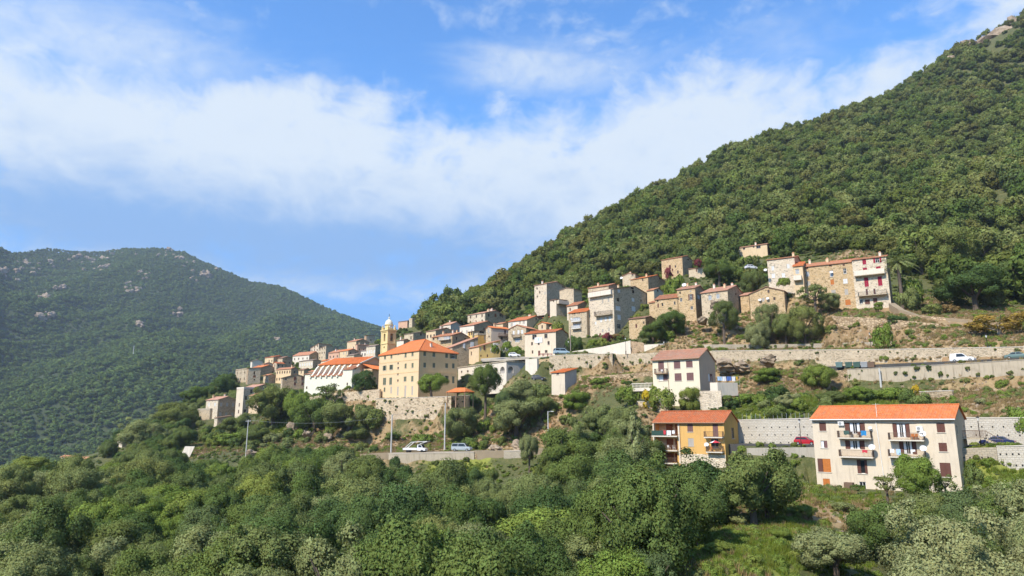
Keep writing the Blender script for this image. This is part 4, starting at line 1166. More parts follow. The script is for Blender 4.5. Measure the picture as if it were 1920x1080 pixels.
def window_parts(kind, w_, h_):
    key = (kind, w_, h_)
    if key in WCACHE:
        return WCACHE[key]
    parts = []
    hw = w_ / 2
    b = min(.07, w_ * .1)
    white = kind in ('open', 'openl', 'glazed', 'plant', 'doorw', 'french', 'half', 'openr', 'openb', 'openg', 'halfd')
    fr = MB()
    fy0, fy1 = .10, .16
    fr.box(-hw, -hw + b, fy0, fy1, 0, h_)
    fr.box(hw - b, hw, fy0, fy1, 0, h_)
    fr.box(-hw + b, hw - b, fy0, fy1, h_ - b, h_)
    fr.box(-hw + b, hw - b, fy0, fy1, 0, b)
    if kind in ('open', 'openl', 'openr', 'openb', 'openg', 'dark', 'plant', 'french', 'doorw') and w_ > .5:
        fr.box(-.03, .03, fy0 + .005, fy1, b, h_ - b)
        if h_ > 1.2 and kind != 'french':
            fr.box(-hw + b, hw - b, fy0 + .01, fy1 - .01, h_ * .62 - .02, h_ * .62 + .02)
    if kind in ('glazed', 'glazedb'):
        n = max(3, int(w_ / .7))
        for i in range(1, n):
            x = -hw + w_ * i / n
            fr.box(x - .035, x + .035, fy0 - .02, fy1, b, h_ - b)
        fr.box(-hw + b, hw - b, fy0 - .01, fy1 - .01, h_ * .4, h_ * .4 + .07)
    fm = 'frame_white' if (white or kind == 'white') else 'trim_brown'
    if kind in LEAF and kind not in ('white',):
        fm = LEAF[kind]
    parts.append(('window', fr.data('window_frame', M[fm]), 0))
    pn = MB()
    pn.poly([(-hw + b * .5, .14, b * .5), (hw - b * .5, .14, b * .5), (hw - b * .5, .14, h_ - b * .5), (-hw + b * .5, .14, h_ - b * .5)])
    light = kind in ('openl', 'glazed')
    if kind not in LEAF:
        parts.append(('pane', pn.data('pane', M['pane_light' if light else 'pane']), 1))

    def leaf(x0, x1, mat, y0=.03, y1=.075, z0=.01, name='shutter'):
        q = MB()
        q.box(x0, x1, y0, y1, z0, h_ - .01)
        q.box(x0 + .02, x1 - .02, y0 - .012, y0 - .001, h_ * .48, h_ * .54)
        parts.append((name, q.data(name, M[mat]), 1))
    if kind in LEAF:
        nm = 'door_leaf' if kind == 'door' else 'shutter'
        leaf(-hw + .012, -.008, LEAF[kind], name=nm)
        leaf(.008, hw - .012, LEAF[kind], name=nm)
    if kind in ('openr', 'openb', 'openg', 'open') and w_ < 2.2:
        mt = dict(openr='shutter_red', openb='shutter_brown', openg='shutter_green', open='shutter_grey')[kind]
        if kind != 'open':
            leaf(-hw - w_ * .48, -hw - .02, mt, -.06, -.015)
            leaf(hw + .02, hw + w_ * .48, mt, -.06, -.015)
    if kind in ('half', 'half2'):
        mt = 'shutter_purple' if kind == 'half' else 'shutter_green'
        leaf(.03, hw - .012, mt)
        if kind == 'half2':
            leaf(-hw - w_ * .12, -hw + w_ * .2, mt, -.02, .03)
        else:
            q = MB()
            q.box(-hw + .1, -.06, .125, .135, .1, h_ - .1)
            parts.append(('curtain', q.data('curtain', M['fabric_white']), 1))
    if kind == 'halfd':
        leaf(-hw + .01, -hw + w_ * .38, 'shutter_brown')
        leaf(hw - w_ * .18, hw + .1, 'shutter_brown', -.05, .0)
    if kind == 'orange2':
        leaf(-hw + .01, -hw + w_ * .38, 'shutter_brown')
        leaf(-hw + w_ * .40, hw - .01, 'wood_orange')
    if kind == 'french':
        leaf(-hw + .01, -hw + w_ * .23, 'shutter_brown')
        leaf(hw - w_ * .23, hw - .01, 'shutter_brown')
        q = MB()
        q.box(-hw + w_ * .25, -hw + w_ * .40, .125, .135, .08, h_ - .1)
        q.box(hw - w_ * .40, hw - w_ * .28, .125, .135, .08, h_ - .1)
        parts.append(('curtain', q.data('curtain', M['fabric_white']), 1))
    if kind == 'doorw':
        leaf(-hw + .13, hw - .13, 'shutter_brown', .08, .099, .05, 'door_leaf')
    if kind == 'plant':
        q = MB()
        rnd = random.Random(4)
        for i in range(60):
            x, y, z = rnd.uniform(-.3, .3), rnd.uniform(-.1, .1), rnd.uniform(.02, .5)
            q.poly([(x - .08, y, z), (x + .08, y + .03, z), (x + .05, y - .05, z + .12), (x - .05, y, z + .1)])
        parts.append(('pot_plant', q.data('pot_plant', M['leaf_bright']), 1))
    if kind not in ('door', 'doorw', 'french', 'glazed', 'glazedb') and w_ > .75:
        q = MB()
        q.box(-hw - .08, hw + .08, -.09, .1, -.09, -.004)
        parts.append(('sill', q.data('sill', M['trim_pale']), 1))
    WCACHE[key] = parts
    return parts


def put_window(root, kind, w_, h_, loc, rz):
    first = None
    for nm, dat, lvl in window_parts(kind, w_, h_):
        if lvl == 0:
            n0 = 'door' if kind in ('door', 'doorw') else 'window'
            first = link(n0, dat, root, loc, rz)
        else:
            link(nm, dat, first)
    return first


# ------------------------------------------------------------------ walls with real openings
def wall_face(mb, O, ex, length, z0, z1, holes, m=0, depth=.24):
    """O: left foot of the face seen from outside, ex: unit vector to the right; holes (x0,x1,za,zb[,depth,backmat])"""
    O, ex = Vector(O), Vector(ex)
    inn = Vector((-ex.y, ex.x, 0))
    xs = sorted({0.0, length, *[v for h_ in holes for v in h_[:2]]})
    zs = sorted({z0, z1, *[v for h_ in holes for v in h_[2:4]]})

    def P3(x, z, d=0):
        return O + ex * x + inn * d + Vector((0, 0, z))
    for i in range(len(xs) - 1):
        for k in range(len(zs) - 1):
            cx, cz = (xs[i] + xs[i + 1]) / 2, (zs[k] + zs[k + 1]) / 2
            if any(h_[0] < cx < h_[1] and h_[2] < cz < h_[3] for h_ in holes):
                continue
            mb.poly([P3(xs[i], zs[k]), P3(xs[i + 1], zs[k]), P3(xs[i + 1], zs[k + 1]), P3(xs[i], zs[k + 1])], m)
    for h_ in holes:
        x0, x1, a, b = h_[:4]
        d = h_[4] if len(h_) > 4 else depth
        mb.poly([P3(x0, a), P3(x0, a, d), P3(x0, b, d), P3(x0, b)][::-1], m)
        mb.poly([P3(x1, a, d), P3(x1, a), P3(x1, b), P3(x1, b, d)][::-1], m)
        mb.poly([P3(x0, b), P3(x0, b, d), P3(x1, b, d), P3(x1, b)][::-1], m)
        mb.poly([P3(x0, a, d), P3(x0, a), P3(x1, a), P3(x1, a, d)][::-1], m)
        if len(h_) > 5:
            mb.poly([P3(x0, a, d), P3(x1, a, d), P3(x1, b, d), P3(x0, b, d)], h_[5])


def onface(g, face, px, py):
    d = at(px, py, 1.0)
    ca, sa = math.cos(g['a']), math.sin(g['a'])
    X, Yv = Vector((ca, -sa, 0)), Vector((sa, ca, 0))
    C = g['C']
    N = Yv if face == 'F' else X
    t_ = C.dot(N) / d.dot(N)
    Pw = d * t_
    s_ = (Pw - C).dot(X if face == 'F' else Yv)
    return s_, Pw.z - g['zb']


def ztop(g, x, y):
    k, _, p = g['roof']
    Hh, L, R = g['H'], g['L'], g['R']
    if k in ('x', 'xc'):
        return Hh + p * (R / 2 - abs(y - R / 2))
    if k == 'y':
        return Hh + p * (L / 2 - abs(x + L / 2))
    if k == 'sx':
        return Hh + p * x
    if k == 'sy':
        return Hh + p * y
    return Hh


rw = random.Random(12)


def face_windows(g, face):
    out = []
    ln = g['L'] if face == 'F' else g['R']
    for it in g[face]:
        if it[0] == 'g':
            _, c_, r_, w_, h_, kind, skip = it
            st = g['H'] / r_
            for i in range(c_):
                for k in range(r_):
                    if rw.random() < skip:
                        continue
                    s_ = ln * (i + .5) / c_ + rw.uniform(-.1, .1)
                    z = st * (k + .5) - h_ * .45
                    out.append((s_ - (ln if face == 'F' else 0), z + h_ / 2, w_, h_, kind))
        else:
            px, py, wp, hp, kind = it
            s_, z = onface(g, face, px, py)
            sa_, _ = onface(g, face, px - wp / 2, py)
            sb_, _ = onface(g, face, px + wp / 2, py)
            _, za = onface(g, face, px, py + hp / 2)
            _, zb = onface(g, face, px, py - hp / 2)
            out.append((s_, z, max(.5, abs(sb_ - sa_)), max(.5, zb - za), kind))
    return out


def build_house(g):
    root = bpy.data.objects.new(g['name'], None)
    COL.objects.link(root)
    root.empty_display_size = .5
    root.location = (g['C'].x, g['C'].y, g['zb'])
    root.rotation_euler = (0, 0, -g['a'])
    tag(root, g['label'], g['cat'])
    g['root'] = root
    L, R, Hh, ft = g['L'], g['R'], g['H'], g['foot']
    k, rmat, p = g['roof']
    fr_holes, sd_holes = [], []
    for face, holes in (('F', fr_holes), ('S', sd_holes)):
        ln = L if face == 'F' else R
        for s_, z, w_, h_, kind in face_windows(g, face):
            w_, h_ = round(w_, 1), round(h_, 1)
            q = s_ + L if face == 'F' else s_
            q = min(max(q, w_ / 2 + .12), ln - w_ / 2 - .12)
            if w_ > ln - .3:
                continue
            z0 = max(z - h_ / 2, .05)
            top = ztop(g, q - L, 0) if face == 'F' else ztop(g, 0, q)
            base_top = min(ztop(g, -L, 0), ztop(g, 0, 0)) if face == 'F' else min(ztop(g, 0, 0), ztop(g, 0, R))
            ok = z0 + h_ < base_top - .08
            if not ok and z0 + h_ > top - .15:
                z0 = top - h_ - .2
                ok = z0 + h_ < base_top - .08
            clash = any(q - w_ / 2 < b + .05 and q + w_ / 2 > a - .05 and z0 < d + .05 and z0 + h_ > c - .05 for a, b, c, d, *_ in holes)
            if clash or z0 < .0:
                continue
            if ok:
                holes.append((q - w_ / 2, q + w_ / 2, z0, z0 + h_))
                off = 0.0
            else:
                off = -.17
            if face == 'F':
                put_window(root, kind, w_, h_, (q - L, off, z0), 0)
            else:
                put_window(root, kind, w_, h_, (-off, q, z0), math.pi / 2)
    fr_holes += g.get('loggia', [])
    sd_holes += g.get('arches', [])
    fr_holes += g.get('arches_f', [])
    mb = MB()
    base_f = min(ztop(g, -L, 0), ztop(g, 0, 0))
    base_s = min(ztop(g, 0, 0), ztop(g, 0, R))
    wall_face(mb, (-L, 0, 0), (1, 0, 0), L, -ft, base_f, fr_holes, 0)
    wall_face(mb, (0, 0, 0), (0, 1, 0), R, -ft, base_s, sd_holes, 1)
    base_b = min(ztop(g, -L, R), ztop(g, 0, R))
    base_l = min(ztop(g, -L, 0), ztop(g, -L, R))
    wall_face(mb, (0, R, 0), (-1, 0, 0), L, -ft, base_b, [], 0)
    wall_face(mb, (-L, R, 0), (0, -1, 0), R, -ft, base_l, [], 1)
    # gable and wedge tops
    for (A_, B_, base, mi) in (((-L, 0), (0, 0), base_f, 0), ((0, 0), (0, R), base_s, 1), ((0, R), (-L, R), base_b, 0), ((-L, R), (-L, 0), base_l, 1)):
        mid = ((A_[0] + B_[0]) / 2, (A_[1] + B_[1]) / 2)
        prof = [(*A_, ztop(g, *A_)), (*mid, ztop(g, *mid)), (*B_, ztop(g, *B_))]
        if max(q[2] for q in prof) > base + .02:
            pts = [(*A_, base), (*B_, base)] + [q for q in prof[::-1] if q[2] > base + .01]
            if len(pts) >= 3:
                mb.poly(pts, mi)
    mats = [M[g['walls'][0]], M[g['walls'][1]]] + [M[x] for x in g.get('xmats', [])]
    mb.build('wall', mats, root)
    # roof
    rf = MB()
    o = .3 if g['Y'] > 160 else .42
    oy = o * p
    th = .16
    near = g['Y'] < 260
    plate = (lambda q: rf.wavy(q, th)) if near else (lambda q: rf.slab(q, th))
    e = .06
    if k in ('x', 'xc'):
        zt = Hh + p * R / 2 + e
        ov = .25
        plate([(-L - ov, -o, Hh - oy + e), (ov, -o, Hh - oy + e), (ov, R / 2, zt), (-L - ov, R / 2, zt)])
        plate([(ov, R + o, Hh - oy + e), (-L - ov, R + o, Hh - oy + e), (-L - ov, R / 2, zt), (ov, R / 2, zt)])
        rf.tube([(-L - ov, R / 2, zt + .03), (ov, R / 2, zt + .03)], .12, 6)
    elif k == 'y':
        zt = Hh + p * L / 2 + e
        ov = .25
        plate([(o, -ov, Hh - oy + e), (o, R + ov, Hh - oy + e), (-L / 2, R + ov, zt), (-L / 2, -ov, zt)])
        plate([(-L - o, R + ov, Hh - oy + e), (-L - o, -ov, Hh - oy + e), (-L / 2, -ov, zt), (-L / 2, R + ov, zt)])
        rf.tube([(-L / 2, -ov, zt + .03), (-L / 2, R + ov, zt + .03)], .12, 6)
    elif k == 'sx':
        plate([(-L - o, R + .25, Hh - p * (L + o) + e), (-L - o, -.25, Hh - p * (L + o) + e), (o, -.25, Hh + p * o + e), (o, R + .25, Hh + p * o + e)])
    elif k == 'sy':
        plate([(-L - .25, -o, Hh - oy + e), (.25, -o, Hh - oy + e), (.25, R + o, Hh + p * (R + o) + e), (-L - .25, R + o, Hh + p * (R + o) + e)])
    elif k == 'hip':
        zt = Hh + p * min(L, R) / 2 + e
        z0 = Hh - oy + e
        dl = (L - R) / 2
        if dl >= 0:
            r0, r1 = (-L + R / 2, R / 2, zt), (-R / 2, R / 2, zt)
        else:
            r0, r1 = (-L / 2, L / 2, zt), (-L / 2, R - L / 2, zt)
        c = [(-L - o, -o, z0), (o, -o, z0), (o, R + o, z0), (-L - o, R + o, z0)]
        if dl >= 0:
            rf.poly([c[0], c[1], r1, r0])
            rf.poly([c[1], c[2], r1])
            rf.poly([c[2], c[3], r0, r1])
            rf.poly([c[3], c[0], r0])
            hips = ((c[0], r0), (c[1], r1), (c[2], r1), (c[3], r0), (r0, r1))
        else:
            rf.poly([c[0], c[1], r0])
            rf.poly([c[1], c[2], r1, r0])
            rf.poly([c[2], c[3], r1])
            rf.poly([c[3], c[0], r0, r1])
            hips = ((c[0], r0), (c[1], r0), (c[2], r1), (c[3], r1), (r0, r1))
        for a_, b_ in hips:
            rf.tube([Vector(a_) + Vector((0, 0, .03)), Vector(b_) + Vector((0, 0, .03))], .13, 6)
        for i in range(4):
            a_, b_ = Vector(c[i]), Vector(c[(i + 1) % 4])
            D = Vector((0, 0, .22))
            rf.poly([a_ - D, b_ - D, b_, a_])
        rf.poly([Vector(q) - Vector((0, 0, .22)) for q in c[::-1]])
    elif k == 'flat':
        rf.box(-L, 0, 0, R, Hh - .3, Hh - .12)
        t_ = .28
        rf.box(-L - .04, .04, -.04, t_, Hh - .118, Hh + .55)
        rf.box(-L - .04, .04, R - t_, R + .04, Hh - .118, Hh + .55)
        rf.box(-t_, .04, t_ + .001, R - t_ - .001, Hh - .118, Hh + .55)
        rf.box(-L - .04, -L + t_, t_ + .001, R - t_ - .001, Hh - .118, Hh + .55)
    elif k == 'deck':
        rf.box(-L - .1, .22, -.22, R + .1, Hh, Hh + .3)
    rname = {'flat': 'parapet', 'deck': 'roof_slab'}.get(k, 'roof')
    rf.build(rname, M[rmat], root)
    # eaves board under tiled roofs of the nearer houses
    rc = random.Random(int(g['C'].x * 13) & 0xffff)
    for i in range(g['chim']):
        if k in ('x', 'xc', 'hip'):
            x, y = -L * rc.uniform(.08, .92), R * rc.choice((.3, .42, .5, .55))
        elif k == 'y':
            x, y = -L * rc.choice((.4, .5, .6)), R * rc.uniform(.15, .85)
        else:
            x, y = -L * rc.uniform(.2, .8), R * rc.uniform(.3, .8)
        z = ztop(g, x, y) if k != 'hip' else Hh + p * min(-x, L + x, y, R - y)
        c = MB()
        c.box(x - .3, x + .3, y - .3, y + .3, z - .6, z + 1.0)
        c.box(x - .38, x + .38, y - .38, y + .38, z + 1.001, z + 1.1)
        co = c.build('chimney', M['white_plaster' if rc.random() < .5 else 'warm_plaster'], root)
        c2 = MB()
        c2.box(x - .2, x + .2, y - .2, y + .2, z + 1.101, z + 1.4)
        c2.build('chimney_pot', M['clay'], co)
    return root


def local(g, p):
    return g['root_m'] @ Vector(p)


def W(g, x, y, z):
    """house coordinates to world"""
    ca, sa = math.cos(g['a']), math.sin(g['a'])
    return Vector((g['C'].x + ca * x + sa * y, g['C'].y - sa * x + ca * y, g['zb'] + z))


def balcony(g, face, x0p, x1p, yslab, depth=1.1, rail=1.0, kind='bars', slab='trim_pale', railmat='rust_iron'):
    """a cantilevered balcony of house g between two photo columns; returns (s0, s1, z)"""
    s0, z = onface(g, face, x0p, yslab)
    s1, _ = onface(g, face, x1p, yslab)
    lim = (-g['L'], 0) if face == 'F' else (0, g['R'])
    s0, s1 = max(s0, lim[0] + .02), min(s1, lim[1] - .02)
    b = MB()
    b.box(s0, s1, -depth, -.003, z - .18, z)
    for s_ in (s0 + .25, s1 - .25):
        b.box(s_ - .08, s_ + .08, -depth * .8, -.004, z - .34, z - .181)
    bo = b.build('balcony', M[slab], g['root'])
    r = MB()
    if kind == 'solid':
        r.box(s0, s1, -depth, -depth + .1, z + .003, z + rail)
        r.box(s0, s0 + .1, -depth + .101, -.004, z + .003, z + rail)
        r.box(s1 - .1, s1, -depth + .101, -.004, z + .003, z + rail)
    else:
        r.box(s0, s1, -depth, -depth + .05, z + rail - .05, z + rail)
        r.box(s0, s1, -depth, -depth + .04, z + .08, z + .12)
        for s_ in (s0, s1 - .05):
            r.box(s_, s_ + .05, -depth + .051, -.004, z + rail - .05, z + rail)
            r.box(s_, s_ + .05, -depth + .051, -.004, z + .08, z + .12)
        n = int((s1 - s0) / .13)
        for i in range(n + 1):
            x = s0 + (s1 - s0 - .03) * i / n
            r.box(x, x + .03, -depth + .01, -depth + .035, z + .001, z + rail - .051)
        n = int(depth / .13)
        for i in range(1, n):
            for s_ in (s0 + .01, s1 - .04):
                y = -depth + depth * i / n
                r.box(s_, s_ + .03, y, y + .03, z + .001, z + rail - .051)
    r.build('railing', M[railmat], bo)
    if face == 'S':
        bo.rotation_euler = (0, 0, math.pi / 2)
    return s0, s1, z


# the ochre house has deep loggias at its left end; the arcade its two arches
def hole(g, face, x0p, x1p, y0p, y1p):
    s0, z1 = onface(g, face, x0p, y0p)
    s1, z1b = onface(g, face, x1p, y0p)
    _, z0 = onface(g, face, x1p, y1p)
    off = g['L'] if face == 'F' else 0
    return s0 + off, s1 + off, z0, (z1 + z1b) / 2


YEL['xmats'] = ['cream', 'cream']
YEL['loggia'] = []
_y0 = hole(YEL, 'F', 1227, 1270, 793, 818)
for a_, b_ in ((795, 817), (822, 844), (849, 868)):
    x0, x1, z0, z1 = hole(YEL, 'F', 1228, 1270, a_, b_)
    YEL['loggia'].append((max(.25, x0), x1, max(z0, .05), z1, 1.9, 2))
ARCH['arches_f'] = [hole(ARCH, 'F', 937.5, 946.5, 687.5, 700)]
ARCH['arches'] = [hole(ARCH, 'S', 952.5, 962.5, 687, 700)]
for q in ('arches_f', 'arches'):
    a_ = ARCH[q][0]
    ARCH[q] = [(a_[0], a_[1], a_[2], a_[3], .9, 2)]
ARCH['xmats'] = ['stone_dark']

for g in HOUSES:
    build_house(g)

# ---- details of the arcade: the round heads of its arches
for face, key in (('F', 'arches_f'), ('S', 'arches')):
    x0, x1, z0, z1 = ARCH[key][0][:4]
    if face == 'F':
        x0, x1 = x0 - ARCH['L'], x1 - ARCH['L']
    r_ = (x1 - x0) / 2
    cx = (x0 + x1) / 2
    b = MB()
    n = 10
    for side in (0, 1):
        for i in range(n // 2):
            t0 = math.pi * (side * .5 + i / n)
            t1 = math.pi * (side * .5 + (i + 1) / n)
            pa = (cx + r_ * math.cos(t0), z1 - r_ + r_ * math.sin(t0))
            pb = (cx + r_ * math.cos(t1), z1 - r_ + r_ * math.sin(t1))
            cnr = (x1, z1) if side == 0 else (x0, z1)
            b.poly([(pa[0], .01, pa[1]), (cnr[0], .01, cnr[1]), (pb[0], .01, pb[1])], 0)
            b.poly([(pa[0], .01, pa[1]), (pb[0], .01, pb[1]), (pb[0], .6, pb[1]), (pa[0], .6, pa[1])], 0)
    ao = b.build('arch_head', M['white_plaster' if face == 'F' else 'grey_plaster'], ARCH['root'])
    if face == 'S':
        ao.rotation_euler = (0, 0, math.pi / 2)
    q = MB()
    q.box(x0, x1, .25, .33, z0, z0 + .9)
    for i in range(9):
        x = x0 + (x1 - x0) * (i + .5) / 9
        q.box(x - .03, x + .03, .27, .31, z0 + .901, z1 - .1)
    qo = q.build('arch_grille', M['shutter_grey'], ARCH['root'])
    if face == 'S':
        qo.rotation_euler = (0, 0, math.pi / 2)

# ---- convent trim: string courses, cornice, downpipe
b = MB()
cL, cR = CONV['L'], CONV['R']
for yb_ in (674, 697):
    _, z = onface(CONV, 'S', 800, yb_)
    b.box(-.02, .07, -.07, cR + .05, z - .14, z + .14)
    b.box(-cL - .05, -.021, -.07, .02, z - .10, z + .10)
b.build('string_course', M['convent_side'], CONV['root'])
b = MB()
b.box(-cL - .25, .25, -.25, -.001, CONV['H'] - .42, CONV['H'] - .19)
b.box(.001, .25, .0, cR + .25, CONV['H'] - .42, CONV['H'] - .19)
b.build('cornice', M['trim_brown'], CONV['root'])
b = MB()
b.tube([(.09, -.09, .2), (.09, -.09, CONV['H'] - .3)], .08, 6)
b.build('downpipe', M['trim_brown'], CONV['root'])

# ---- balconies of the houses
BALC = {}
BALC['cr1'] = balcony(CRM, 'F', 1574, 1636, 820, 1.15)
BALC['cr2'] = balcony(CRM, 'F', 1577, 1640, 855, 1.15)
BALC['cr3'] = balcony(CRM, 'F', 1669, 1735, 824, 1.15)
BALC['cr4'] = balcony(CRM, 'F', 1669, 1737, 855, 1.15)
BALC['pk'] = balcony(PINK, 'F', 1230, 1253, 700.5, 1.1, slab='trim_brown')
BALC['ye'] = balcony(YEL, 'F', 1323, 1357.5, 819, 1.0)
BALC['ye2'] = balcony(YEL, 'F', 1327, 1357.5, 846.5, 1.0)


def byl(frag):
    return next(g for g in HOUSES if frag in g['label'])


RED = byl('crimson')
balcony(RED, 'F', 1603, 1660, 518.5, 1.2, 1.3, 'solid', 'concrete', 'white_plaster')
balcony(RED, 'F', 1610, 1664, 556, 1.4, 1.0, 'bars', 'concrete', 'iron')
BIG = byl('huge five-storey')
balcony(BIG, 'F', 1118, 1149, 593, 1.3, 1.3, 'bars', 'concrete', 'iron')
balcony(BIG, 'F', 1106, 1149, 558, 1.1, 1.5, 'solid', 'white_plaster', 'white_plaster')
TB = byl('two white balconies')
balcony(TB, 'F', 1074, 1090, 604, 1.0, 1.0, 'bars', 'trim_pale', 'metal_white')
balcony(TB, 'F', 1074, 1090, 617, 1.0, 1.0, 'bars', 'trim_pale', 'metal_white')
LK = byl('narrow link house')
balcony(LK, 'F', 1489, 1504, 526, 1.2, 1.2, 'solid', 'white_plaster', 'white_plaster')
GF = byl('gable-fronted house with balcony')
balcony(GF, 'F', 962, 978, 632.5, 1.0, 1.0, 'bars', 'concrete', 'rust_iron')
balcony(byl('rusty balcony'), 'S', 934, 950, 630, 1.1, 1.0, 'bars', 'rust_iron', 'rust_iron')
balcony(byl('glazed balcony and orange'), 'F', 826, 846, 638.5, 1.2, 1.0, 'bars', 'concrete', 'metal_white')
balcony(byl('brown glazed loggia'), 'S', 1044, 1063, 569, 1.2, 1.3, 'solid', 'concrete', 'cream')

# ---- the ochre house: loggia slabs, rails and posts
g = YEL
for i, (x0, x1, z0, z1, dpt, _) in enumerate(g['loggia']):
    x0, x1 = x0 - g['L'], x1 - g['L']
    b = MB()
    b.box(x0 - .5, x1 + .1, -.75, -.003, z0 - .22, z0)
    bo = b.build('balcony', M['trim_pale'], g['root'])
    if i == 0:
        r = MB()
        r.box(x0 - .5, x0 + 3.1, -.75, -.70, z0 + .02, z0 + .95)
        r.build('canvas_screen', M['awning_green'], bo)
        r = MB()
        r.box(x0 + 3.12, x1 + .1, -.75, -.71, z0 + .9, z0 + .95)
    else:
        r = MB()
        r.box(x0 - .5, x1 + .1, -.75, -.71, z0 + .9, z0 + .95)
    k = 0
    while x0 + 3.2 * (i == 0) + k * .14 < x1 + .05:
        xx = x0 + 3.2 * (i == 0) + k * .14
        r.box(xx, xx + .025, -.745, -.72, z0 + .001, z0 + .899)
        k += 1
    r.build('railing', M['rust_iron'], bo)
    put_window(g['root'], 'door', 1.3, 2.1, (x0 + 2.1, dpt - .18, z0 + .02), 0)
    put_window(g['root'], 'door', .9, 2.1, (x1 - .7, dpt - .18, z0 + .02), 0)
b = MB()
b.box(-g['L'] - .01, -g['L'] + .24, -.72, -.004, -3, g['H'] - .45)
b.build('pier', M['cream'], g['root'])
lx1 = g['loggia'][0][1] - g['L']
b = MB()
b.box(lx1 + .06, lx1 + .34, -.03, -.004, .0, g['H'] - .1)
b.build('corner_strip', M['trim_pale'], g['root'])
_, zst = onface(YEL, 'F', 1300, 851)
b = MB()
b.box(lx1 + .36, -.01, -.05, -.004, -4, zst)
b.build('stone_plinth', M['stone_pale'], g['root'])

# ---- the cream house: landing and stair to the road on its right side, gutter, downpipe
g = CRM
b = MB()
_, zl = onface(CRM, 'S', 1800, 821)
b.box(.003, 2.6, g['R'] - 4.2, g['R'] - .6, zl - .22, zl)
n = 7
for i in range(n):
    b.box(2.6 + i * .3, 2.6 + i * .3 + .32, g['R'] - 2.6, g['R'] - .8, zl - .2 - i * .17 - .3, zl - .2 - i * .17)
lo = b.build('landing', M['concrete'], g['root'])
b = MB()
for y in (g['R'] - 4.2, g['R'] - .64):
    b.box(.01, 2.6, y, y + .04, zl + .95, zl + 1.0)
    for i in range(18):
        b.box(.05 + i * .145, .08 + i * .145, y, y + .03, zl + .002, zl + .949)
b.tube([(2.6, g['R'] - 2.6, zl + 1), (4.7, g['R'] - 2.6, zl - .4)], .04, 6)
for i in range(8):
    b.tube([(2.65 + i * .28, g['R'] - 2.6, zl + .95 - i * .19), (2.65 + i * .28, g['R'] - 2.6, zl - .1 - i * .19)], .02, 5)
b.build('railing', M['rust_iron'], lo)
b = MB()
zg = g['H'] - .42 * g['roof'][2] - .1
b.tube([(-g['L'] - .2, -.47, zg), (.2, -.47, zg)], .09, 7)
b.tube([(-g['L'] * .52, -.47, zg), (-g['L'] * .52, -.08, zg - .5), (-g['L'] * .50, -.08, .3)], .055, 6)
b.build('gutter', M['metal_white'], g['root'])
b = MB()
b.box(-g['L'] + 4.1, -g['L'] + 5.3, -1.0, -.004, -.3, 1.0)
b.build('store_door', M['rust_iron'], g['root'])
for g in (PINK, YEL):
    b = MB()
    zg = g['H'] - .42 * g['roof'][2] - .1
    b.tube([(-g['L'] - .2, -.47, zg), (.2, -.47, zg)], .08, 7)
    b.tube([(-g['L'] * (.66 if g is PINK else .62), -.08, zg - .3), (-g['L'] * (.66 if g is PINK else .62), -.08, .1)], .05, 6)
    b.build('gutter', M['trim_brown'], g['root'])

# ---- the house with the red-table terrace has a lower storey of rubble in front
g = byl('white banner')
sA, zA = onface(g, 'F', 984, 637)
b = MB()
zA2 = zA
holes = []
b.box(-g['L'] - .3, -.25 * g['L'] * .0 - 1.2, -.06, -.003, -3, .02)
b.build('plinth', M['stone_ochre'], g['root'])

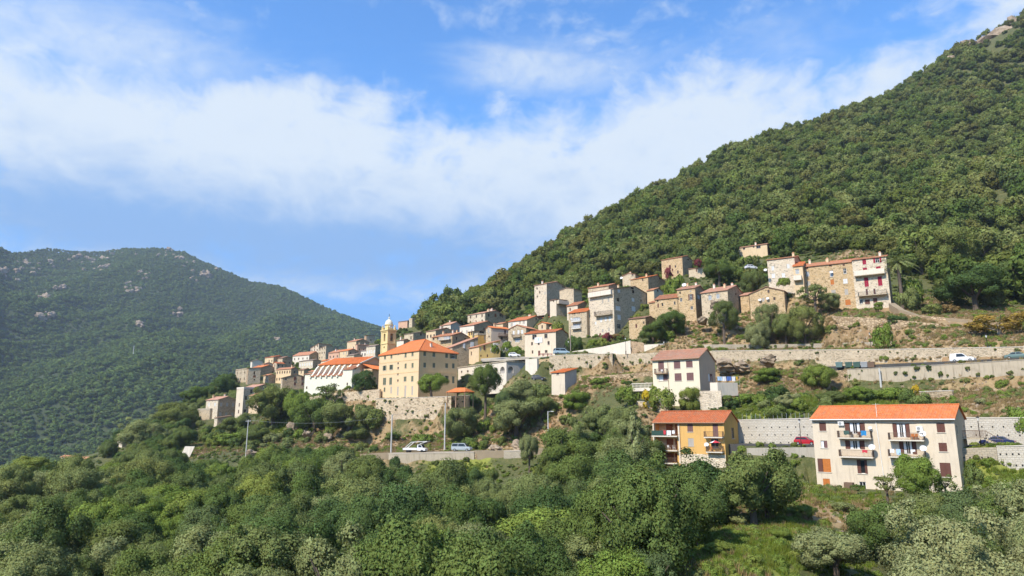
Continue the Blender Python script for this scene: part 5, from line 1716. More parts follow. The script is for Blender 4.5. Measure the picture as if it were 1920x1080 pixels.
# ------------------------------------------------------------------ church
def church():
    g = NAVE
    root = bpy.data.objects.new('church', None)
    COL.objects.link(root)
    root.location = (g['C'].x, g['C'].y, g['zb'])
    root.rotation_euler = (0, 0, -g['a'])
    tag(root, 'long white church with orange nave roof and row of curved buttress fins', 'church')
    g['root'] = root
    L, R, Hh = g['L'], g['R'], g['H']
    p = .36
    b = MB()
    wall_face(b, (-L, 0, 0), (1, 0, 0), L, -3, Hh, [], 0)
    wall_face(b, (0, 0, 0), (0, 1, 0), R, -3, Hh, [], 0)
    wall_face(b, (0, R, 0), (-1, 0, 0), L, -3, Hh, [], 0)
    wall_face(b, (-L, R, 0), (0, -1, 0), R, -3, Hh, [], 0)
    b.poly([(0, 0, Hh), (0, R, Hh), (0, R / 2, Hh + p * R / 2)])
    b.poly([(-L, R, Hh), (-L, 0, Hh), (-L, R / 2, Hh + p * R / 2)])
    b.build('nave_wall', M['church_peach'], root)
    b = MB()
    zt = Hh + p * R / 2 + .08
    b.wavy([(-L - .2, -.5, Hh - .5 * p + .08), (.1, -.5, Hh - .5 * p + .08), (.1, R / 2, zt), (-L - .2, R / 2, zt)], .2)
    b.wavy([(.1, R + .5, Hh - .5 * p + .08), (-L - .2, R + .5, Hh - .5 * p + .08), (-L - .2, R / 2, zt), (.1, R / 2, zt)], .2)
    b.build('roof', M['tile_new'], root)
    # raised gable coping at both ends
    for x in (-L - .45, .12):
        b = MB()
        t_ = .32
        for y0, z0, y1, z1 in ((-.6, Hh - .1, R / 2, zt + .1), (R / 2, zt + .1, R + .6, Hh - .1)):
            b.poly([(x, y0, z0), (x + t_, y0, z0), (x + t_, y1, z1), (x, y1, z1)])
            b.poly([(x, y0, z0 - .5), (x, y0, z0), (x, y1, z1), (x, y1, z1 - .5)])
            b.poly([(x + t_, y0, z0), (x + t_, y0, z0 - .5), (x + t_, y1, z1 - .5), (x + t_, y1, z1)])
        b.build('gable_coping', M['church_white'], root)
    # aisle
    D = 4.2
    za = onface(g, 'F', 640, 706)[1] * .98 + .2
    zr = za + 1.9
    b = MB()
    wall_face(b, (-L - .6, -D, 0), (1, 0, 0), L - 3.2, -4, za, [], 0)
    wall_face(b, (-L - .6, 0, 0), (0, -1, 0), D, -4, za, [], 0)
    wall_face(b, (-3.8, -D, 0), (0, 1, 0), D, -4, za, [], 0)
    wall_face(b, (-3.8, -D - .5, 0), (1, 0, 0), 4.2, -4, za + 1.9, [], 0)
    wall_face(b, (.4, -D - .5, 0), (0, 1, 0), D + .5, -4, za + 1.9, [], 0)
    wall_face(b, (-3.8, 0, 0), (0, -1, 0), D + .5, -4, za + 1.9, [], 0)
    b.build('aisle_wall', M['church_white'], root)
    b = MB()
    b.wavy([(-L - .7, -D - .3, za + .02), (-3.81, -D - .3, za + .02), (-3.81, -.01, zr), (-L - .7, -.01, zr)], .14)
    b.wavy([(-3.79, -D - .8, za + 1.95), (.5, -D - .8, za + 1.95), (.5, -.01, za + 3.6), (-3.79, -.01, za + 3.6)], .14)
    b.build('aisle_roof', M['tile_faded'], root)
    n = 8
    for i in range(n):
        x = -L + .0 + (L - 4.2) * i / (n - 2) if i < n - 1 else -.35
        if i == n - 2:
            x = -3.9
        b = MB()
        prof = []
        top, bot = Hh - .3, za + .12
        for k in range(11):
            t_ = k / 10
            y = -.02 - (D + .1) * (t_ ** .8)
            z = bot + (top - bot) * (1 - t_) ** 1.7 + .9 * math.sin(math.pi * t_) * (1 - t_)
            prof.append((y, z))
        w2 = .33
        if i == n - 1:
            bot = za + 1.9
        for (y0, z0), (y1, z1) in zip(prof, prof[1:]):
            zz0, zz1 = za - .5, za - .5
            b.poly([(x - w2, y1, z1), (x + w2, y1, z1), (x + w2, y0, z0), (x - w2, y0, z0)])
            b.poly([(x - w2, y0, zz0), (x - w2, y1, zz1), (x - w2, y1, z1), (x - w2, y0, z0)])
            b.poly([(x + w2, y1, zz1), (x + w2, y0, zz0), (x + w2, y0, z0), (x + w2, y1, z1)])
        b.box(x - w2, x + w2, -D - .45, -D - .13, za - .6, prof[-1][1])
        b.build('buttress', M['church_white'], root)
    # west block and small windows
    b = MB()
    b.box(-L - 3.2, -L - .62, -D + .4, 5, -4, za + 1.0)
    b.build('sacristy_wall', M['church_white'], root)
    b = MB()
    b.slab([(-L - 3.5, -D + .1, za + 1.02), (-L - .63, -D + .1, za + 1.02), (-L - .63, 5, za + 2.6), (-L - 3.5, 5, za + 2.6)], .14)
    b.build('sacristy_roof', M['tile_faded'], root)
    for x, z in ((-L - 2, 1.6), (-1.6, 2.4), (-8, 1.5)):
        put_window(root, 'dark', .6, .9, (x, (-D + .4 - .16) if x < -L else (-D - .66 if x > -3 else -D - .16), z), 0)
    # lean-to chapels on the right end, orange roofs
    b = MB()
    b.box(.15, 4.6, 1.0, R * .75, -4, za + 2.4)
    b.build('chapel_wall', M['church_peach'], root)
    b = MB()
    b.wavy([(5.2, .6, za + 2.3), (5.2, R * .8, za + 2.3), (.14, R * .8, za + 4.4), (.14, .6, za + 4.4)], .16)
    b.build('chapel_roof', M['tile_new'], root)
    b = MB()
    b.box(-.001, .09, R * .42, R * .58, Hh - 1.6, Hh - .2)
    b.build('blind_window', M['church_peach'], root)


church()


def tower():
    g = TOWER
    root = bpy.data.objects.new('bell_tower', None)
    COL.objects.link(root)
    L = g['L']
    R = g['R']
    S = (L + R) / 2
    root.location = (g['C'].x, g['C'].y, g['zb'])
    root.rotation_euler = (0, 0, -g['a'])
    tag(root, 'yellow baroque bell tower with white dome, clock and cross', 'bell tower')
    Hh = g['H']

    def zpx(py):
        return onface(g, 'F', 720, py)[1]
    zo0, zo1 = zpx(640), zpx(626)
    b = MB()
    hw = .55
    holesF = [(L / 2 - hw, L / 2 + hw, zo0, zo1, 1.0, 1), (L / 2 - .35, L / 2 + .35, zpx(653), zpx(649.5), .5, 1)]
    holesS = [(R / 2 - hw, R / 2 + hw, zo0, zo1, 1.0, 1)]
    wall_face(b, (-L, 0, 0), (1, 0, 0), L, -4, Hh, holesF, 0)
    wall_face(b, (0, 0, 0), (0, 1, 0), R, -4, Hh, holesS, 0)
    wall_face(b, (0, R, 0), (-1, 0, 0), L, -4, Hh, [], 0)
    wall_face(b, (-L, R, 0), (0, -1, 0), R, -4, Hh, [], 0)
    b.poly([(-L, 0, Hh), (0, 0, Hh), (0, R, Hh), (-L, R, Hh)])
    b.build('shaft', [M['tower_yellow'], M['stone_dark']], root)
    cx, cy = -L / 2, R / 2
    for zc, pr, hh in ((Hh - .35, .35, .5), (zpx(645), .22, .35), (zpx(623), .18, .25)):
        b = MB()
        b.box(-L - pr, pr, -pr, R + pr, zc, zc + hh * .6)
        b.box(-L - pr * .6, pr * .6, -pr * .6, R + pr * .6, zc - hh * .4, zc - .002)
        b.build('cornice', M['tower_yellow'], root)
    for sx in (0, 1):
        for sy in (0, 1):
            x, y = -L * sx, R * sy
            b = MB()
            b.box(x - .3 + .6 * sx - .3, x + .3 + .6 * sx - .3, y - .3 - .6 * sy + .3, y + .3 - .6 * sy + .3, Hh - .01, Hh + .9)
            b.lathe([(.3, Hh + .9), (.12, Hh + 1.1), (.26, Hh + 1.4), (.0, Hh + 1.8)], 8, 0, x + .6 * sx - .3, y - .6 * sy + .3)
            b.build('pinnacle', M['tower_yellow'], root)
    # pilasters
    for (x, y) in ((-.25, 0), (-L + .25, 0)):
        b = MB()
        b.box(x - .3, x + .3, -.12, -.002, -2, Hh - .56)
        b.build('pilaster', M['tower_yellow'], root)
    for y in (.25, R - .25):
        b = MB()
        b.box(.002, .12, y - .3, y + .3, -2, Hh - .56)
        b.build('pilaster', M['tower_yellow'], root)
    zd = zpx(608.5)
    rd = S * .39
    b = MB()
    b.lathe([(rd, Hh - .01), (rd, zd - .25), (rd + .22, zd - .2), (rd + .22, zd)], 8, 0, cx, cy)
    b.build('drum', M['tower_yellow'], root)
    ztp = zpx(598.5)
    b = MB()
    prof = [(rd * .98 * math.cos(t_ * math.pi / 2), zd + (ztp - zd) * math.sin(t_ * math.pi / 2)) for t_ in [i / 9 for i in range(9)]] + [(.2, ztp), (.2, ztp + .5), (.34, ztp + .6), (.3, ztp + .8), (0, ztp + .95)]
    b.lathe(prof, 16, 0, cx, cy)
    b.build('dome', M['church_white'], root, True)
    b = MB()
    zc = zpx(588)
    b.tube([(cx, cy, ztp + .9), (cx, cy, zc)], .06, 6)
    b.tube([(cx - .45, cy + .0, zc - .7), (cx + .45, cy, zc - .7)], .05, 6)
    b.build('cross', M['iron'], root)
    # clock on the face that looks to the right
    b = MB()
    zc = (Hh + zd) / 2 + .1
    ang = -math.pi / 8 + math.pi / 8
    for i in range(16):
        a0, a1 = 2 * math.pi * i / 16, 2 * math.pi * (i + 1) / 16
        rr_ = .62
        b.poly([(cx + rd + .06, cy, zc), (cx + rd + .06, cy + rr_ * math.cos(a0), zc + rr_ * math.sin(a0)), (cx + rd + .06, cy + rr_ * math.cos(a1), zc + rr_ * math.sin(a1))])
        b.poly([(cx + rd - .4, cy + rr_ * math.cos(a0), zc + rr_ * math.sin(a0)), (cx + rd - .4, cy + rr_ * math.cos(a1), zc + rr_ * math.sin(a1)), (cx + rd + .06, cy + rr_ * math.cos(a1), zc + rr_ * math.sin(a1)), (cx + rd + .06, cy + rr_ * math.cos(a0), zc + rr_ * math.sin(a0))])
    co = b.build('clock_face', M['frame_white'], root)
    b = MB()
    b.box(cx + rd + .065, cx + rd + .08, cy - .03, cy + .03, zc, zc + .45)
    b.box(cx + rd + .065, cx + rd + .08, cy, cy + .32, zc - .03, zc + .03)
    b.build('clock_hands', M['iron'], co)
    for (x, y) in ((cx, 1.3), (cx + .0, 1.3)):
        pass
    b = MB()
    b.lathe([(.0, zo0 + 1.9), (.18, zo0 + 1.85), (.3, zo0 + 1.3), (.42, zo0 + .95), (.40, zo0 + .95), (0, zo0 + 1.2)], 12, 0, -.45, cy)
    b.build('bell', M['rust_iron'], root)


tower()

# ------------------------------------------------------------------ retaining walls, terraces, roads
def wall(name, label, pts, mat, th=.6, cap=None, deep=2.0, cat='wall', group=None):
    """pts: (photo column, row of the top, row of the foot, distance)"""
    top = [at(px, yt, Y) for px, yt, yb, Y in pts]
    bot = [at(px, yb, Y) for px, yt, yb, Y in pts]
    b = MB()
    c = MB()
    n = len(pts)
    ns = []
    for i in range(n):
        d = (top[min(i + 1, n - 1)] - top[max(i - 1, 0)])
        d.z = 0
        d.normalize()
        ns.append(Vector((-d.y, d.x, 0)))
    for i in range(n - 1):
        p0, p1 = top[i], top[i + 1]
        q0 = Vector((p0.x, p0.y, bot[i].z - deep))
        q1 = Vector((p1.x, p1.y, bot[i + 1].z - deep))
        b0, b1 = p0 + ns[i] * th, p1 + ns[i + 1] * th
        s = max(1, int((p1 - p0).length / 6))
        b.poly([q0, q1, p1, p0])
        b.poly([p0, p1, b1, b0])
        b.poly([q1 + ns[i + 1] * th, q0 + ns[i] * th, b0, b1])
        if i == 0:
            b.poly([q0 + ns[0] * th, q0, p0, b0])
        if i == n - 2:
            b.poly([q1, q1 + ns[-1] * th, b1, p1])
        if cap:
            e = .07
            o0, o1 = p0 - ns[i] * e, p1 - ns[i + 1] * e
            i0, i1 = b0 + ns[i] * e, b1 + ns[i + 1] * e
            up = Vector((0, 0, .12))
            lo_ = Vector((0, 0, .004))
            c.poly([o0 + up, o1 + up, i1 + up, i0 + up])
            c.poly([o0 + lo_, o1 + lo_, o1 + up, o0 + up])
            c.poly([i1 + lo_, i0 + lo_, i0 + up, i1 + up])
            if i == n - 2:
                c.poly([o1 + lo_, i1 + lo_, i1 + up, o1 + up])
            if i == 0:
                c.poly([i0 + lo_, o0 + lo_, o0 + up, i0 + up])
    o = b.build(name, M[mat])
    tag(o, label, cat, group)
    if cap:
        c.build('coping', M[cap], o)
    return o


for args, kw in WALLS:
    wall(*args, **kw)

# the flowered terrace deck that bridges arcade and red-table house
b = MB()
q = [at(905, 676, 222), at(1035, 669.5, 212), at(1045, 667, 228), at(900, 672, 236)]
b.slab([p + Vector((0, 0, .1)) for p in q], .5)
o = b.build('terrace_deck', M['grey_concrete'])
tag(o, 'concrete terrace slab with flowers above the two arches', 'terrace')


def ribbon(name, pts, width, mat, lift=.2):
    cs = [at(*p) for p in pts]
    fine = []
    for a_, b_ in zip(cs, cs[1:]):
        n = max(2, int((b_ - a_).length / 2))
        fine += [a_.lerp(b_, i / n) for i in range(n)]
    fine.append(cs[-1])
    b = MB()
    prev = None
    for i, p in enumerate(fine):
        d = fine[min(i + 1, len(fine) - 1)] - fine[max(i - 1, 0)]
        d.z = 0
        d.normalize()
        nrm = Vector((-d.y, d.x, 0))
        e0, e1 = p - nrm * width / 2, p + nrm * width / 2
        e0.z = e1.z = p.z + lift
        if prev:
            b.poly([prev[0], e0, e1, prev[1]])
            for s_ in (0, 1):
                u, v_ = (prev[s_], e0 if s_ == 0 else e1)
                dn = Vector((0, 0, 2.0))
                b.poly([u - dn, v_ - dn, v_, u])
        prev = (e0, e1)
    return struct(b.build(name, M[mat]))


for a_ in ROADS:
    ribbon(*a_)

# level earth behind the rampart, up to the convent walls
b = MB()
q = [at(706, 748, 213.5), at(845, 743.6, 202.8), at(882, 741.6, 221), W(CONV, 0, CONV['R'], 0), W(CONV, 0, 0, 0), W(CONV, -CONV['L'], 0, 0)]
zt_ = at(846, 743.5, 202).z
b.poly([(p.x, p.y, zt_ - .1) for p in q])
struct(b.build('rampart_terrace', M['road_pale']))

# ------------------------------------------------------------------ the air of the valley
hz_m = bpy.data.materials.new('haze_air')
hz_m.use_nodes = True
hz_m.node_tree.nodes.clear()
ho = hz_m.node_tree.nodes.new('ShaderNodeOutputMaterial')
hv = hz_m.node_tree.nodes.new('ShaderNodeVolumePrincipled')
hv.inputs['Color'].default_value = (.72, .84, 1.0, 1)
hv.inputs['Density'].default_value = .0001
hv.inputs['Anisotropy'].default_value = .1
hz_m.node_tree.links.new(hv.outputs[0], ho.inputs['Volume'])
b = MB()
b.box(-3700, 3700, -3700, 3700, float(gverts[:, 2].min()) - 1.5, float(gverts[:, 2].max()) + 25)
o = b.build('haze', hz_m)
o['kind'] = 'stuff'
# ------------------------------------------------------------------ foliage meshes
def crown_mesh(name, seed, lobes, leaves, size, mat, flat=.8, shape='round', lobe_r=(.15, .38), low=True):
    """many small leaf-clump faces over a cluster of lobes; unit radius, centre at the origin"""
    r = np.random.default_rng(seed)
    d = r.normal(size=(lobes, 3))
    d /= np.linalg.norm(d, axis=1)[:, None]
    d[:, 2] = np.where(d[:, 2] < (-.8 if low else -.45), -d[:, 2] * .6, d[:, 2])
    rad = r.uniform(.45, .80, lobes)
    c = d * rad[:, None]
    lr = r.uniform(*lobe_r, lobes)
    if shape == 'cone':
        hgt = r.uniform(-1, 1, lobes)
        ang = r.uniform(0, 2 * np.pi, lobes)
        w_ = (1 - hgt) / 2 * .9 + .05
        c = np.stack([np.cos(ang) * w_ * .7, np.sin(ang) * w_ * .7, hgt], 1)
        lr = .12 + .2 * (1 - hgt) / 2
    else:
        c[:, 2] *= flat
    # uneven outline: the crown leans, bulges and carries stray boughs
    c[:, 0] *= r.uniform(.82, 1.2)
    c[:, 1] *= r.uniform(.82, 1.2)
    bulge = r.normal(size=3)
    bulge /= np.linalg.norm(bulge)
    c += bulge * .16 * np.maximum(0, c @ bulge)[:, None]
    k = max(2, lobes // 5)
    c[:k] *= r.uniform(1.05, 1.38, k)[:, None]
    lr[:k] *= r.uniform(.4, .75, k)
    n = leaves
    li = r.choice(lobes, n, p=lr ** 2 / (lr ** 2).sum())
    v = r.normal(size=(n, 3))
    v += c[li] / (np.linalg.norm(c[li], axis=1)[:, None] + 1e-6) * .9
    v[:, 2] += .35
    v /= np.linalg.norm(v, axis=1)[:, None]
    dist = lr[li] * (1.04 - .5 * r.random(n) ** 2.2)
    stray = r.random(n) < .16
    dist = np.where(stray, lr[li] * r.uniform(1.0, 1.42, n), dist)
    p = c[li] + v * dist[:, None]
    # drop those buried in other lobes
    dd = np.linalg.norm(p[:, None, :] - c[None], axis=2) / lr[None]
    dd[np.arange(n), li] = 9
    keep = dd.min(1) > .62
    p, v = p[keep], v[keep]
    n = len(p)
    nr = v + r.normal(size=(n, 3)) * .5
    nr *= np.sign((nr * v).sum(1))[:, None]
    nr /= np.linalg.norm(nr, axis=1)[:, None]
    t1 = np.cross(nr, r.normal(size=(n, 3)))
    t1 /= np.linalg.norm(t1, axis=1)[:, None]
    t2 = np.cross(nr, t1)
    s = size * (.5 + 1.1 * r.random(n) ** 1.4)[:, None]
    q = np.stack([p + t1 * s, p + t2 * s * .62 + nr * s * .15, p - t1 * s * .9, p - t2 * s * .62 - nr * s * .15], 1).reshape(-1, 3)
    me = bpy.data.meshes.new(name)
    me.vertices.add(len(q))
    me.vertices.foreach_set('co', q.astype(np.float32).ravel())
    me.loops.add(n * 4)
    me.loops.foreach_set('vertex_index', np.arange(n * 4, dtype=np.int32))
    me.polygons.add(n)
    me.polygons.foreach_set('loop_start', np.arange(n, dtype=np.int32) * 4)
    me.update(calc_edges=True)
    me.materials.append(M[mat])
    out = p / (np.linalg.norm(p, axis=1)[:, None] + 1e-6)
    sn = v * .75 + out * .35 + nr * .75
    sn /= np.linalg.norm(sn, axis=1)[:, None]
    me.polygons.foreach_set('use_smooth', np.ones(n, bool))
    me.normals_split_custom_set_from_vertices(np.repeat(sn, 4, axis=0).tolist())
    return me


def trunk_mesh(name, seed, mat='bark', limbs=7, thick=.09):
    """tapered trunk with forking limbs; foot at z = -1.6, limbs reach into a unit crown at the origin"""
    r = random.Random(seed)
    b = MB()
    x, y = r.uniform(-.1, .1), r.uniform(-.1, .1)
    b.tube([(0, 0, -2.2), (x * .5, y * .5, -1.2), (x, y, -.55), (x * 1.5, y * 1.3, -.1)], [thick * 1.5, thick * 1.1, thick * .9, thick * .5], 7)
    for i in range(limbs):
        a = 2 * math.pi * i / limbs + r.uniform(-.3, .3)
        k = r.uniform(.5, .8)
        z = r.uniform(-.05, .5)
        b.tube([(x, y, -.6 + .05 * i), (x + .35 * k * math.cos(a), y + .35 * k * math.sin(a), -.35 + z * .4), (x + k * math.cos(a), y + k * math.sin(a), z)], [thick * .5, thick * .34, thick * .12], 5)
    return b.data(name, M[mat])


KINDS = dict(olive='leaf_olive', oak='leaf_oak', dark='leaf_dark', bright='leaf_bright', grey='leaf_grey', hill='leaf_hill', rust='leaf_rust', purple='leaf_purple', autumn='leaf_autumn', dead='leaf_dead', white='flower_white', yellow='flower_yellow')
CR = {}
for i, (kd, nm) in enumerate(KINDS.items()):
    if kd in ('olive', 'oak', 'bright', 'grey', 'dark'):
        CR[kd] = [crown_mesh('crown', 100 + i * 10 + v, (30, 44, 24, 36)[v], 44000, .0255, nm, (.78, .98, .85, .7)[v]) for v in range(4 if kd in ('olive', 'oak') else 2)]
        CR[kd + '_bush'] = [crown_mesh('crown', 300 + i * 10 + v, 22, 4200, .075, nm, .75, lobe_r=(.26, .42)) for v in range(2)]
    elif kd == 'hill':
        CR[kd] = [crown_mesh('crown', 100 + i * 10 + v, (26, 34, 30, 22)[v], 3000, .09, nm, (.72, .85, .78, .95)[v], lobe_r=(.22, .4)) for v in range(4)]
    else:
        CR[kd] = [crown_mesh('crown', 100 + i * 10 + v, 26, 2600, .085, nm, .85) for v in range(1)]
        CR[kd + '_bush'] = CR[kd]
CR['fir'] = [crown_mesh('crown', 700, 90, 9000, .06, 'leaf_grey', shape='cone')]
CR['cypress'] = [crown_mesh('crown', 701, 50, 3000, .08, 'leaf_dark', shape='cone')]
CR['white'] = CR['white_bush'] = [crown_mesh('blossom', 705, 24, 1100, .06, 'flower_white', 1.0, lobe_r=(.2, .32))]
CR['sparse'] = [crown_mesh('crown', 702, 24, 1500, .06, 'leaf_olive', .85, lobe_r=(.14, .24))]
CR['autumn'] = [crown_mesh('crown', 703, 26, 3000, .055, 'leaf_autumn', .6, lobe_r=(.16, .28))]
CR['dead'] = [crown_mesh('crown', 704, 34, 5200, .035, 'leaf_dead', 1.0, lobe_r=(.16, .28))]
TR = [trunk_mesh('trunk', s) for s in (1, 2, 3)]
TRP = [trunk_mesh('trunk', 9, 'bark_pale', 9, .08)]

rt = random.Random(77)


def tree(name, kind, pos, r_, rz_, label, group=None, cat='tree', foot=None, trunk=True, bush=False):
    """pos: centre of the crown; r_: crown radius; rz_: vertical half size"""
    root = bpy.data.objects.new(name, None)
    COL.objects.link(root)
    fz = Hz(pos[0], pos[1]) if foot is None else foot
    root.location = (pos[0], pos[1], fz)
    root.rotation_euler = (0, 0, rt.uniform(0, 6.28))
    tag(root, label, cat, group)
    cr = link('crown' if not bush else 'foliage', rt.choice(CR[kind]), root, (0, 0, pos[2] - fz))
    cr.scale = (r_ * rt.uniform(.88, 1.15), r_ * rt.uniform(.88, 1.15), rz_)
    if not bush and cat == 'tree' and group:
        cr.rotation_euler = (rt.uniform(-.22, .22), rt.uniform(-.22, .22), 0)
    if trunk:
        tk = link('trunk', rt.choice(TRP if kind in ('dead', 'autumn') else TR), root, (0, 0, pos[2] - fz))
        tk.scale = (r_, r_, max(rz_, (pos[2] - fz) / 1.7))
    return root


